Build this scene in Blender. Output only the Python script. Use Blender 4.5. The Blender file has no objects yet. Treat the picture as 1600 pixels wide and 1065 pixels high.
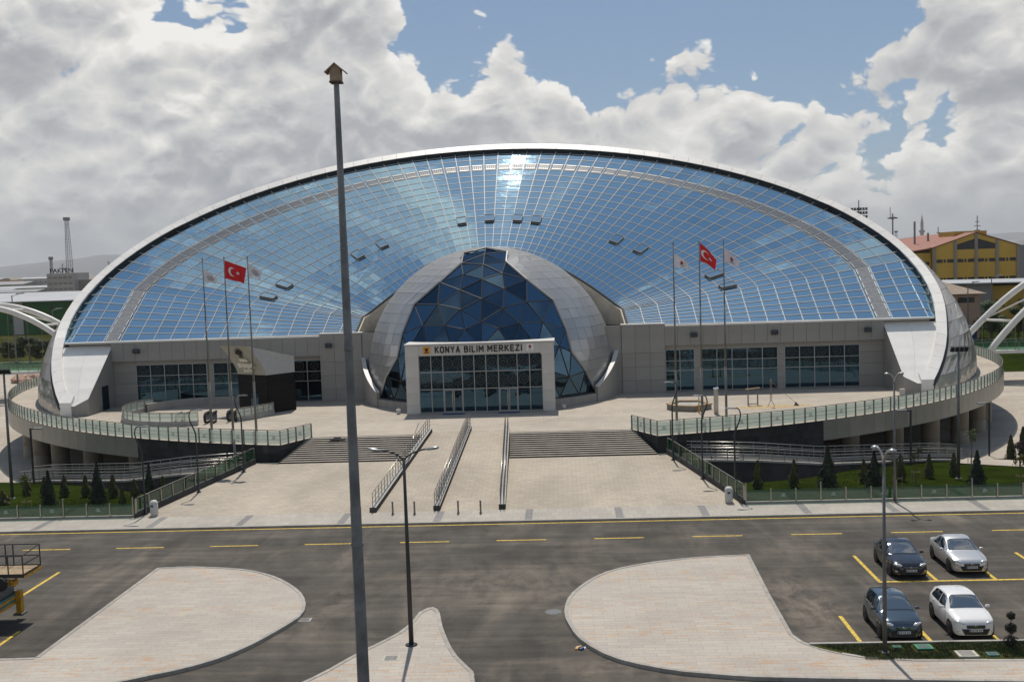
import bpy, bmesh, math, random
from mathutils import Vector, Matrix, noise as mnoise
R = math.radians
random.seed(7)
scene = bpy.context.scene
COL = scene.collection

# ------------------------------------------------------------------ camera
CAM_H = 15.0
yaw, pitch, roll = -0.0485925, 0.0771169, 0.0333556
f_ = Vector((math.sin(yaw)*math.cos(pitch), math.cos(yaw)*math.cos(pitch), -math.sin(pitch)))
r_ = Vector((math.cos(yaw), -math.sin(yaw), 0)); u_ = r_.cross(f_)
r2 = math.cos(roll)*r_ - math.sin(roll)*u_; u2 = math.sin(roll)*r_ + math.cos(roll)*u_
cam = bpy.data.cameras.new('camera'); cam_o = bpy.data.objects.new('camera', cam); COL.objects.link(cam_o)
m = Matrix((r2, u2, -f_)).transposed().to_4x4(); m.translation = (0, 0, CAM_H)
cam_o.matrix_world = m
cam.sensor_width = 36; cam.lens = 36*1648.74/1600; cam.clip_start = 0.5; cam.clip_end = 30000
scene.camera = cam_o

# ------------------------------------------------------------------ light
SUN_EL, SUN_AZ = R(63), R(-3.3)
sd = Vector((math.sin(SUN_AZ)*math.cos(SUN_EL), math.cos(SUN_AZ)*math.cos(SUN_EL), math.sin(SUN_EL)))
sun = bpy.data.lights.new('sun', 'SUN'); sun.energy = 4.05; sun.angle = R(0.53); sun.color = (1.0, 0.935, 0.84)
sun_o = bpy.data.objects.new('sun', sun); COL.objects.link(sun_o)
sun_o.rotation_euler = (-sd).to_track_quat('-Z', 'Y').to_euler(); sun_o.location = (0, 60, 80)
scene.view_settings.view_transform = 'Standard'; scene.view_settings.look = 'None'
scene.view_settings.exposure = 0.0; scene.view_settings.gamma = 1.0

SKY_STRENGTH = 0.1
world = bpy.data.worlds.new('World'); scene.world = world; world.use_nodes = True
class NT:
    """small node-graph helper"""
    def __init__(s, tree): s.t = tree; s.t.nodes.clear()
    def n(s, typ, **kw):
        nd = s.t.nodes.new(typ)
        for k, v in kw.items(): setattr(nd, k, v)
        return nd
    def link(s, a, b): s.t.links.new(a, b)
    def setin(s, sock, v):
        if isinstance(v, bpy.types.NodeSocket): s.link(v, sock)
        else:
            if isinstance(v, (tuple, list)) and len(v) == 3 and sock.type == 'RGBA': v = (*v, 1)
            sock.default_value = v
    def m(s, op, a, b=None, c=None, clamp=False):
        nd = s.n('ShaderNodeMath', operation=op, use_clamp=clamp)
        for i, v in enumerate((a, b, c)):
            if v is not None: s.setin(nd.inputs[i], v)
        return nd.outputs[0]
    def vm(s, op, a, b=None):
        nd = s.n('ShaderNodeVectorMath', operation=op); s.setin(nd.inputs[0], a)
        if b is not None: s.setin(nd.inputs[1], b)
        return nd.outputs[0]
    def mix(s, f, a, b, blend='MIX'):
        nd = s.n('ShaderNodeMix', data_type='RGBA', blend_type=blend)
        s.setin(nd.inputs[0], f); s.setin(nd.inputs[6], a); s.setin(nd.inputs[7], b)
        return nd.outputs[2]
    def fmix(s, f, a, b):
        nd = s.n('ShaderNodeMix', data_type='FLOAT')
        s.setin(nd.inputs[0], f); s.setin(nd.inputs[2], a); s.setin(nd.inputs[3], b)
        return nd.outputs[0]
    def smooth(s, v, a, b, o0=0.0, o1=1.0):
        nd = s.n('ShaderNodeMapRange', interpolation_type='SMOOTHSTEP')
        for i, x in enumerate((v, a, b, o0, o1)): s.setin(nd.inputs[i], x)
        return nd.outputs[0]
    def noise(s, vec, scale, detail=4, rough=0.5, dist=0.0):
        nd = s.n('ShaderNodeTexNoise'); 
        if vec is not None: s.link(vec, nd.inputs['Vector'])
        nd.inputs['Scale'].default_value = scale; nd.inputs['Detail'].default_value = detail
        nd.inputs['Roughness'].default_value = rough; nd.inputs['Distortion'].default_value = dist
        return nd.outputs[0]
    def ramp(s, v, stops, interp='LINEAR'):
        nd = s.n('ShaderNodeValToRGB'); cr = nd.color_ramp; cr.interpolation = interp
        while len(cr.elements) < len(stops): cr.elements.new(0.5)
        for e, (p, c) in zip(cr.elements, stops):
            e.position = p; e.color = (*c, 1) if len(c) == 3 else c
        s.setin(nd.inputs[0], v); return nd.outputs[0]

def build_world():
    g = NT(world.node_tree)
    out = g.n('ShaderNodeOutputWorld'); bg = g.n('ShaderNodeBackground'); g.link(bg.outputs[0], out.inputs[0])
    sky = g.n('ShaderNodeTexSky', sky_type='NISHITA'); sky.sun_disc = False
    sky.sun_elevation = SUN_EL; sky.sun_rotation = SUN_AZ; sky.altitude = 1000; sky.air_density = 1.0; sky.dust_density = 1.2; sky.ozone_density = 1.5
    tc = g.n('ShaderNodeTexCoord').outputs['Generated']
    d = g.vm('NORMALIZE', tc)
    sx = g.n('ShaderNodeSeparateXYZ'); g.link(d, sx.inputs[0]); X, Y, Z = sx.outputs
    az = g.m('ARCTAN2', X, Y); el = g.m('ARCSINE', Z)
    # cloud-bank top (degrees of elevation) along azimuth, radians -0.56 .. 0.48
    A0, A1 = -0.56, 0.48
    tops = [(-0.56, 17), (-0.44, 17), (-0.38, 14.6), (-0.345, 12.8), (-0.285, 13.0), (-0.272, 15.6), (-0.19, 16), (-0.165, 13.8),
            (-0.135, 12.4), (-0.112, 11), (-0.085, 9.7), (-0.062, 11.4), (-0.045, 11.9), (-0.014, 11.0), (0.03, 9.9), (0.075, 9.2), (0.135, 8.4),
            (0.18, 8.0), (0.205, 6.8), (0.225, 6.8), (0.232, 8.6), (0.262, 9.0), (0.315, 9.8), (0.335, 12.2), (0.38, 12.6), (0.44, 13.2), (0.48, 13.4)]
    t = g.m('DIVIDE', g.m('SUBTRACT', az, A0), A1-A0, clamp=True)
    top = g.ramp(t, [((a-A0)/(A1-A0), (v/20,)*3) for a, v in tops], 'B_SPLINE')
    top = g.m('MULTIPLY', top, R(20))
    sc0 = g.vm('MULTIPLY', d, (1, 1, 1.5))
    wob = g.n('ShaderNodeTexNoise'); g.link(sc0, wob.inputs['Vector']); wob.inputs['Scale'].default_value = 9; wob.inputs['Detail'].default_value = 4
    sc = g.vm('ADD', sc0, g.vm('MULTIPLY', g.vm('SUBTRACT', wob.outputs[1], (.5, .5, .5)), (.05, .05, .05)))
    def billow(v, s_, det):
        n = g.noise(v, s_, det, 0.5)
        return g.m('ABSOLUTE', g.m('MULTIPLY', g.m('SUBTRACT', n, 0.5), 2.6))
    def fbm(v, full=True):
        a = g.noise(v, 6.0, 3, 0.5)
        t = g.m('ADD', g.m('MULTIPLY', a, 0.85), g.m('MULTIPLY', billow(v, 15, 0), 0.20))
        t = g.m('ADD', t, g.m('MULTIPLY', billow(v, 37, 0), 0.10))
        return g.m('ADD', t, g.m('MULTIPLY', billow(v, 85, 1.0), 0.05))
    n1 = fbm(sc); n2 = fbm(g.vm('ADD', sc, (0.0, 0.0, 0.017)))
    big = g.noise(g.vm('ADD', sc0, (3.1, 0, 0)), 5.0, 2, 0.5)
    prof = g.m('DIVIDE', g.m('SUBTRACT', top, el), R(2.4))
    prof = g.m('MINIMUM', g.m('MAXIMUM', prof, -3.2), 1.3)
    D1 = g.m('ADD', g.m('MULTIPLY', prof, 0.26), g.m('MULTIPLY', g.m('SUBTRACT', n1, 0.52), 1.9))
    low = g.noise(sc0, 2.3, 2, 0.5)
    D2 = g.m('ADD', g.m('MULTIPLY', g.m('SUBTRACT', low, 0.555), 3.2), g.m('MULTIPLY', g.m('SUBTRACT', n1, 0.55), 1.6))
    D = g.fmix(g.smooth(el, R(16), R(26)), D1, D2)
    alpha = g.smooth(D, g.fmix(g.smooth(el, R(18), R(30)), 0.0, -0.12), g.fmix(g.smooth(el, R(18), R(30)), 0.07, 0.5))
    edge = g.smooth(D, 0.0, 0.45, 0.42, 0.0)                     # thin sunlit margins
    rel = g.m('MULTIPLY', g.m('SUBTRACT', n1, n2), 3.0)
    sh = g.m('ADD', g.m('ADD', 0.47, rel), edge)
    sh = g.m('ADD', sh, g.m('MULTIPLY', g.m('SUBTRACT', big, 0.5), -1.5))
    shc = g.ramp(sh, [(0.0, (0.44, 0.455, 0.49)), (0.3, (0.54, 0.55, 0.575)), (0.55, (0.72, 0.72, 0.72)), (0.8, (0.92, 0.905, 0.87)), (1.0, (1.1, 1.08, 1.03))])
    k = 1.0/SKY_STRENGTH
    cloud = g.vm('MULTIPLY', shc, (k, k, k))
    blue = g.mix(0.5, sky.outputs[0], (0.25*k, 0.38*k, 0.56*k))
    c = g.mix(alpha, blue, cloud)
    hz = g.smooth(el, R(-0.5), R(5.0), 0.85, 0.0)
    c = g.mix(hz, c, (0.53*k, 0.55*k, 0.545*k))
    g.link(c, bg.inputs[0]); bg.inputs[1].default_value = SKY_STRENGTH*0.84
build_world()

# ------------------------------------------------------------------ materials
MATS = {}
def newmat(name):
    mt = bpy.data.materials.new(name); mt.use_nodes = True; MATS[name] = mt
    return mt, NT(mt.node_tree)
def pbr(name, col, rough=0.6, metal=0.0, spec=0.5, var=0.0, scale=3.0, bump=0.0, bscale=40.0, coat=0.0, objvar=0.0, sub=None, em=None):
    """principled material; var = noise mottling, objvar = brightness differing from object to object"""
    mt, g = newmat(name)
    o = g.n('ShaderNodeOutputMaterial'); p = g.n('ShaderNodeBsdfPrincipled'); g.link(p.outputs[0], o.inputs[0])
    p.inputs['Roughness'].default_value = rough; p.inputs['Metallic'].default_value = metal
    p.inputs['Specular IOR Level'].default_value = spec; p.inputs['Coat Weight'].default_value = coat
    c = None
    tc = g.n('ShaderNodeTexCoord').outputs['Object']
    if var:
        nz = g.noise(tc, scale, 8, 0.62)
        f = g.smooth(nz, 0.3, 0.7, 1-var, 1+var)
        c = g.mix(1.0, (*col, 1), f, 'MULTIPLY')
    if objvar:
        oi = g.n('ShaderNodeObjectInfo').outputs['Random']
        f = g.m('ADD', 1-objvar, g.m('MULTIPLY', oi, 2*objvar))
        c = g.mix(1.0, c if c is not None else (*col, 1), f, 'MULTIPLY')
    g.setin(p.inputs['Base Color'], c if c is not None else col)
    if bump:
        b = g.n('ShaderNodeBump'); b.inputs['Strength'].default_value = bump; b.inputs['Distance'].default_value = 0.02
        g.link(g.noise(tc, bscale, 6, 0.6), b.inputs['Height']); g.link(b.outputs[0], p.inputs['Normal'])
    return mt

pbr('white_clad', (0.60, 0.585, 0.56), 0.5, var=0.06, scale=0.8, objvar=0.05)
pbr('white_rim', (0.74, 0.715, 0.67), 0.45, var=0.05, scale=0.7, objvar=0.05)
pbr('portal_panel', (0.52, 0.50, 0.46), 0.55, var=0.05, scale=0.6, objvar=0.04)
pbr('wall_panel', (0.27, 0.26, 0.24), 0.55, var=0.05, scale=0.6, objvar=0.045)
pbr('joint_dark', (0.05, 0.05, 0.05), 0.8)
pbr('kiosk_cream', (0.36, 0.34, 0.28), 0.8, var=0.06, scale=1.0)
pbr('cream_render', (0.55, 0.49, 0.39), 0.85, var=0.12, scale=1.2, bump=0.5, bscale=12)
pbr('kiosk_side', (0.40, 0.395, 0.38), 0.6, var=0.05)
pbr('black_clad', (0.010, 0.009, 0.009), 0.6, spec=0.15, var=0.2, scale=1, objvar=0.15)
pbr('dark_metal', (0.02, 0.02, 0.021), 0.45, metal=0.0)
pbr('steel', (0.42, 0.40, 0.37), 0.32, metal=1.0, var=0.1, scale=4)
pbr('steel_dull', (0.19, 0.18, 0.155), 0.5, metal=0.4, var=0.12, scale=3)
pbr('galvanised', (0.17, 0.18, 0.185), 0.5, metal=0.35, var=0.3, scale=2.2, bump=0.15, bscale=8)
pbr('lamp_pole_dark', (0.035, 0.036, 0.037), 0.45, metal=0.2)
pbr('lamp_pole_grey', (0.14, 0.14, 0.135), 0.5, metal=0.3, var=0.15)
pbr('lamp_head', (0.30, 0.31, 0.31), 0.35, metal=0.4)
pbr('mullion_white', (0.36, 0.35, 0.335), 0.5, spec=0.3)
pbr('mullion_dark', (0.025, 0.021, 0.018), 0.6)
pbr('mullion_grey', (0.34, 0.33, 0.32), 0.45, metal=0.3)
pbr('louvre', (0.36, 0.36, 0.36), 0.5, metal=0.4, var=0.15)
pbr('louvre_dark', (0.10, 0.11, 0.12), 0.5)
pbr('granite_dark', (0.034, 0.034, 0.034), 0.75, spec=0.2, var=0.18, scale=0.8, objvar=0.22)
pbr('granite_wall', (0.06, 0.058, 0.056), 0.75, spec=0.2, var=0.25, scale=0.9)
pbr('concrete', (0.33, 0.315, 0.29), 0.8, var=0.12, scale=0.8, bump=0.1)
pbr('column_concrete', (0.24, 0.205, 0.155), 0.6, var=0.15, scale=1.2)
pbr('kerb_stone', (0.30, 0.28, 0.25), 0.75, var=0.15, scale=2.5, objvar=0.1)
pbr('fascia_panel', (0.25, 0.24, 0.21), 0.34, metal=0.25, var=0.08, scale=0.5, objvar=0.06)
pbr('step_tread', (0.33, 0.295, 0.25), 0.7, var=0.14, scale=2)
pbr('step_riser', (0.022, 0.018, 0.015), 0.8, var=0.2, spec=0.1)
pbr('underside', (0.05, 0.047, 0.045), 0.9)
pbr('letter_black', (0.012, 0.012, 0.012), 0.5)
pbr('logo_orange', (0.75, 0.30, 0.012), 0.5)
pbr('logo_white', (0.72, 0.71, 0.70), 0.5)
pbr('logo_red', (0.62, 0.02, 0.03), 0.5)
pbr('letter_gold', (0.85, 0.80, 0.66), 0.4)
pbr('flag_red', (0.62, 0.012, 0.016), 0.75, var=0.12, scale=1.5)
pbr('flag_white', (0.72, 0.68, 0.70), 0.8, var=0.06)
pbr('flag_print', (0.13, 0.11, 0.12), 0.8)
pbr('paint_yellow', (0.55, 0.38, 0.045), 0.8, var=0.38, scale=7)
pbr('green_wall', (0.018, 0.095, 0.016), 0.6, var=0.1, scale=0.2)
pbr('shed_white', (0.38, 0.36, 0.33), 0.8, var=0.1, scale=0.1, objvar=0.2)
pbr('shed_roof', (0.24, 0.245, 0.25), 0.7, var=0.1, scale=0.1, objvar=0.2)
pbr('sheet_roof_white', (0.36, 0.37, 0.38), 0.6, var=0.1, scale=0.1)
pbr('yellow_wall', (0.50, 0.32, 0.05), 0.7, var=0.06, scale=0.3)
pbr('ochre_wall', (0.40, 0.25, 0.035), 0.7, var=0.1, scale=0.3)
pbr('tile_red', (0.27, 0.115, 0.08), 0.8, var=0.15, scale=0.6)
pbr('tile_brown', (0.26, 0.20, 0.15), 0.85, var=0.2, scale=0.8)
pbr('pink_wall', (0.40, 0.26, 0.19), 0.85, var=0.08, scale=0.4)
pbr('pilaster_grey', (0.24, 0.22, 0.21), 0.8)
pbr('window_black', (0.012, 0.013, 0.015), 0.2)
pbr('mast_red', (0.35, 0.09, 0.07), 0.7)
pbr('mast_steel', (0.20, 0.20, 0.205), 0.6)
pbr('minaret_stone', (0.40, 0.38, 0.35), 0.8)
pbr('hill', (0.13, 0.125, 0.115), 0.95, var=0.15, scale=0.002)
pbr('leaf_conifer', (0.030, 0.042, 0.012), 0.8, var=0.5, scale=6, objvar=0.2)
pbr('leaf_spruce', (0.016, 0.026, 0.014), 0.85, var=0.4, scale=6, objvar=0.2)
pbr('leaf_thuja_gold', (0.085, 0.072, 0.010), 0.8, var=0.4, scale=6, objvar=0.2)
pbr('leaf_green', (0.040, 0.075, 0.016), 0.75, var=0.5, scale=2.5, objvar=0.15)
pbr('grass_blade', (0.025, 0.037, 0.007), 0.9, spec=0.1, var=0.3, scale=0.5)
pbr('weed_dry', (0.11, 0.085, 0.045), 0.9, var=.3, scale=5)
pbr('leaf_young', (0.085, 0.11, 0.025), 0.75, var=0.4, scale=5)
pbr('leaf_purple', (0.035, 0.012, 0.014), 0.75, var=0.4, scale=5)
pbr('topiary_dark', (0.012, 0.017, 0.009), 0.85, var=0.4, scale=8)
pbr('bark', (0.10, 0.075, 0.05), 0.9, var=0.3, scale=8)
pbr('timber', (0.30, 0.22, 0.13), 0.85, var=0.2, scale=6)
pbr('birdhouse_wood', (0.34, 0.25, 0.165), 0.8, var=0.18, scale=9)
pbr('rubber', (0.014, 0.014, 0.014), 0.85)
pbr('rim_alloy', (0.40, 0.40, 0.41), 0.3, metal=0.8)
pbr('car_black', (0.008, 0.010, 0.018), 0.16, coat=1.0)
pbr('car_silver', (0.62, 0.615, 0.60), 0.28, metal=0.6, coat=0.8)
pbr('car_teal', (0.055, 0.085, 0.115), 0.2, metal=0.6, coat=1.0)
pbr('car_white', (0.74, 0.73, 0.71), 0.25, coat=0.9)
pbr('car_plastic', (0.014, 0.014, 0.015), 0.5)
pbr('chrome', (0.6, 0.6, 0.6), 0.15, metal=1.0)
pbr('headlamp', (0.62, 0.63, 0.64), 0.15, metal=0.35, coat=1.0)
pbr('tail_lamp', (0.45, 0.01, 0.01), 0.2, coat=1.0)
pbr('plate_white', (0.62, 0.62, 0.6), 0.5)
pbr('plate_blue', (0.02, 0.05, 0.3), 0.5)
pbr('machine_yellow', (0.46, 0.235, 0.012), 0.5, var=0.25, scale=4)
pbr('machine_teal', (0.05, 0.16, 0.15), 0.6, var=0.2, scale=4)
pbr('machine_grey', (0.10, 0.105, 0.11), 0.6, var=0.2, scale=4)
pbr('bin_white', (0.50, 0.49, 0.46), 0.6, var=0.1)
pbr('orange_post', (0.60, 0.24, 0.01), 0.6)
pbr('blue_box', (0.012, 0.05, 0.17), 0.6)
pbr('hatch_green', (0.03, 0.18, 0.10), 0.7, var=0.2)
pbr('cover_stone', (0.42, 0.39, 0.33), 0.8, var=0.2)
pbr('arch_white', (0.62, 0.60, 0.56), 0.4, var=0.06, scale=0.8)
pbr('pale_paint', (0.55, 0.55, 0.53), 0.5)
pbr('red_small', (0.5, 0.03, 0.03), 0.6)
pbr('sand', (0.40, 0.30, 0.17), 0.95, var=0.25, scale=3)

def mirror_glass(name, col, rough, wav, objvar=0.12, wscale=0.9, base=(0.01, 0.02, 0.04), fac=0.85):
    """reflective coated glazing: tinted mirror over a dark body, with slight waviness"""
    mt, g = newmat(name)
    o = g.n('ShaderNodeOutputMaterial')
    tc = g.n('ShaderNodeTexCoord').outputs['Object']
    oi = g.n('ShaderNodeObjectInfo').outputs['Random']
    c = g.mix(1.0, (*col, 1), g.m('ADD', 1-objvar, g.m('MULTIPLY', oi, 2*objvar)), 'MULTIPLY')
    gl = g.n('ShaderNodeBsdfGlossy'); gl.inputs['Roughness'].default_value = rough; g.link(c, gl.inputs[0])
    df = g.n('ShaderNodeBsdfDiffuse'); df.inputs[0].default_value = (*base, 1)
    nz = g.noise(g.vm('MULTIPLY', tc, (1, 1, 2.0)), wscale, 3, 0.5, 0.6)
    b = g.n('ShaderNodeBump'); b.inputs['Strength'].default_value = wav; b.inputs['Distance'].default_value = 0.05
    g.link(nz, b.inputs['Height']); g.link(b.outputs[0], gl.inputs['Normal'])
    mx = g.n('ShaderNodeMixShader'); mx.inputs[0].default_value = fac
    g.link(df.outputs[0], mx.inputs[1]); g.link(gl.outputs[0], mx.inputs[2]); g.link(mx.outputs[0], o.inputs[0])
mirror_glass('roof_glass', (0.48, 0.71, 0.84), 0.025, 0.14, 0.07, 0.9, (0.03, 0.06, 0.10), 0.86)
mirror_glass('dome_glass', (0.072, 0.13, 0.19), 0.015, 0.03, 0.5, 0.6, (0.005, 0.012, 0.03), 0.9)
mirror_glass('facade_glass', (0.05, 0.10, 0.145), 0.012, 0.025, 0.12, 0.9, (0.003, 0.008, 0.016), 0.92)
mirror_glass('car_glass', (0.42, 0.43, 0.43), 0.02, 0.05, 0.0, 2.0, (0.006, 0.006, 0.007), 0.85)
mirror_glass('silver_panel', (0.50, 0.495, 0.48), 0.24, 0.03, 0.10, 0.8, (0.40, 0.39, 0.375), 0.45)
mirror_glass('shell_panel', (0.56, 0.56, 0.56), 0.09, 0.10, 0.12, 0.5, (0.34, 0.335, 0.33), 0.6)

def clear_glass(name, tint, body, fac):
    mt, g = newmat(name)
    o = g.n('ShaderNodeOutputMaterial')
    tr = g.n('ShaderNodeBsdfTransparent'); tr.inputs[0].default_value = (*tint, 1)
    df = g.n('ShaderNodeBsdfDiffuse'); df.inputs[0].default_value = (*body, 1)
    tl = g.n('ShaderNodeBsdfTranslucent'); tl.inputs[0].default_value = (*body, 1)
    a = g.n('ShaderNodeMixShader'); a.inputs[0].default_value = 0.5; g.link(df.outputs[0], a.inputs[1]); g.link(tl.outputs[0], a.inputs[2])
    b = g.n('ShaderNodeMixShader'); b.inputs[0].default_value = fac; g.link(tr.outputs[0], b.inputs[1]); g.link(a.outputs[0], b.inputs[2])
    gl = g.n('ShaderNodeBsdfGlossy'); gl.inputs['Roughness'].default_value = 0.03
    c = g.n('ShaderNodeMixShader'); c.inputs[0].default_value = 0.10; g.link(b.outputs[0], c.inputs[1]); g.link(gl.outputs[0], c.inputs[2])
    g.link(c.outputs[0], o.inputs[0])
clear_glass('rail_glass', (0.84, 0.91, 0.88), (0.68, 0.73, 0.69), 0.5)
clear_glass('fence_glass', (0.42, 0.66, 0.52), (0.10, 0.17, 0.13), 0.22)
pbr('etch_dark', (0.25, 0.30, 0.28), 0.8)
pbr('etch_light', (0.42, 0.52, 0.48), 0.8)

def ground_mat(name, col, brick=None, mortar=0.72, stain=0.0, dust=0.0, mott=0.1, rough=0.85, rot=0.0, bs=(0.4, 0.2), stretch=(1, 1, 1), bumpk=0.25, spec=0.3):
    mt, g = newmat(name)
    o = g.n('ShaderNodeOutputMaterial'); p = g.n('ShaderNodeBsdfPrincipled'); g.link(p.outputs[0], o.inputs[0])
    p.inputs['Roughness'].default_value = rough; p.inputs['Specular IOR Level'].default_value = spec
    pos = g.n('ShaderNodeNewGeometry').outputs['Position']
    n1 = g.noise(g.vm('MULTIPLY', pos, stretch), 0.22, 8, 0.62)
    n2 = g.noise(pos, 14, 4, 0.6)
    f = g.m('MULTIPLY', g.smooth(n1, 0.28, 0.72, 1-mott, 1+mott), g.smooth(n2, 0.2, 0.8, 0.9, 1.1))
    c = g.mix(1.0, (*col, 1), f, 'MULTIPLY')
    b = g.n('ShaderNodeBump'); b.inputs['Strength'].default_value = bumpk; b.inputs['Distance'].default_value = 0.01
    h = n2
    if brick:
        mp = g.n('ShaderNodeMapping'); mp.inputs['Rotation'].default_value = (0, 0, rot); g.link(pos, mp.inputs[0])
        br = g.n('ShaderNodeTexBrick'); g.link(mp.outputs[0], br.inputs[0])
        br.inputs['Color1'].default_value = (1.05, 1.04, 1.02, 1); br.inputs['Color2'].default_value = (0.93, 0.92, 0.92, 1)
        br.inputs['Mortar'].default_value = (mortar, mortar, mortar, 1); br.inputs['Scale'].default_value = 1.0
        br.inputs['Mortar Size'].default_value = 0.012; br.inputs['Mortar Smooth'].default_value = 0.3
        br.inputs['Brick Width'].default_value = bs[0]; br.inputs['Row Height'].default_value = bs[1]
        c = g.mix(1.0, c, br.outputs[0], 'MULTIPLY')
    if stain:
        ns = g.noise(g.vm('MULTIPLY', pos, (0.8, 3.2, 1)), 1.5, 8, 0.72)
        ns2 = g.noise(g.vm('MULTIPLY', pos, (0.05, 0.6, 1)), 0.7, 2, 0.5)
        k = g.m('MULTIPLY', g.smooth(ns, 0.49, 0.68), g.smooth(ns2, 0.42, 0.58))
        c = g.mix(g.m('MULTIPLY', k, stain), c, (0.42, 0.22, 0.09, 1))
    if dust:
        nd = g.noise(g.vm('MULTIPLY', pos, (0.35, 1.3, 1)), 0.35, 9, 0.66, 0.5)
        nd2 = g.noise(g.vm('MULTIPLY', pos, (1.1, 0.35, 1)), 0.25, 6, 0.6, 0.8)
        k = g.m('ADD', g.m('MULTIPLY', g.smooth(nd, 0.45, 0.78), 0.6), g.m('MULTIPLY', g.smooth(nd2, 0.5, 0.72), 0.5))
        c = g.mix(g.m('MULTIPLY', k, dust, clamp=True), c, (0.165, 0.140, 0.110, 1))
        # worn streaks along the driving direction, swirls near the turn-in, pale scuffs
        nt = g.noise(g.vm('MULTIPLY', pos, (0.10, 1.6, 1)), 1.0, 6, 0.65, 0.3)
        cw = g.n('ShaderNodeTexNoise'); g.link(pos, cw.inputs['Vector']); cw.inputs['Scale'].default_value = 0.09; cw.inputs['Detail'].default_value = 3
        sw = g.noise(g.vm('ADD', g.vm('MULTIPLY', pos, (1.1, 0.25, 1)), g.vm('MULTIPLY', cw.outputs[1], (9, 9, 0))), 0.8, 6, 0.65)
        c = g.mix(1.0, c, g.m('MULTIPLY', g.smooth(nt, 0.3, 0.7, 0.78, 1.2), g.smooth(sw, 0.3, 0.7, 0.8, 1.2)), 'MULTIPLY')
        px = g.n('ShaderNodeSeparateXYZ'); g.link(pos, px.inputs[0])
        dirt = None
        for cx, cy, sx_, sy_, a_ in ((10.0, 44.3, 1.5, 4.2, 1.0), (-3.0, 47.5, 5.0, 3.5, .55), (-10.6, 44.5, 1.3, 4.0, .5), (-17.5, 44.5, 3.0, 1.6, .45), (1.2, 37.6, 2.2, 1.2, .6)):
            e = g.m('ADD', g.m('POWER', g.m('DIVIDE', g.m('SUBTRACT', px.outputs[0], cx), sx_), 2.0), g.m('POWER', g.m('ABSOLUTE', g.m('DIVIDE', g.m('SUBTRACT', px.outputs[1], cy), sy_)), 2.0))
            v_ = g.m('MULTIPLY', g.m('EXPONENT', g.m('MULTIPLY', e, -1.0)), a_); dirt = v_ if dirt is None else g.m('ADD', dirt, v_)
        dn = g.noise(g.vm('MULTIPLY', pos, (1.0, 0.6, 1)), 0.9, 9, 0.7, 0.4)
        c = g.mix(g.m('MULTIPLY', g.m('MULTIPLY', dirt, g.smooth(dn, 0.36, 0.66)), 0.75, clamp=True), c, (0.235, 0.195, 0.15, 1))
        sc_ = g.noise(g.vm('MULTIPLY', pos, (0.5, 1.5, 1)), 2.2, 9, 0.72)
        c = g.mix(g.smooth(sc_, 0.62, 0.75, 0.0, 0.55), c, (0.22, 0.195, 0.16, 1))
    g.setin(p.inputs['Base Color'], c); g.link(h, b.inputs['Height']); g.link(b.outputs[0], p.inputs['Normal'])
ground_mat('asphalt', (0.056, 0.049, 0.041), dust=0.95, mott=0.3, bumpk=0.5)
ground_mat('paving_plaza', (0.385, 0.338, 0.275), brick=True, bs=(0.6, 0.4), mortar=0.66, mott=0.13, stretch=(1, 0.6, 1))
ground_mat('paving_island', (0.395, 0.36, 0.315), brick=True, bs=(0.9, 0.3), mortar=0.74, stain=0.7, mott=0.09)
ground_mat('paving_walk', (0.36, 0.335, 0.295), brick=True, bs=(0.5, 0.9), mortar=0.72, mott=0.08)
ground_mat('paving_terrace', (0.385, 0.342, 0.285), brick=True, bs=(0.6, 0.6), mortar=0.72, mott=0.12, stretch=(0.6, 1.2, 1))
ground_mat('paving_strip', (0.21, 0.205, 0.20), brick=True, bs=(0.4, 0.4), mott=0.1)
ground_mat('lawn', (0.019, 0.029, 0.005), mott=0.35, rough=1.0, bumpk=1.0, spec=0.0)
ground_mat('lawn_dry', (0.045, 0.048, 0.016), mott=0.4, rough=1.0, bumpk=1.0, spec=0.0)
ground_mat('plain', (0.19, 0.165, 0.12), mott=0.35, rough=0.95)

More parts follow.
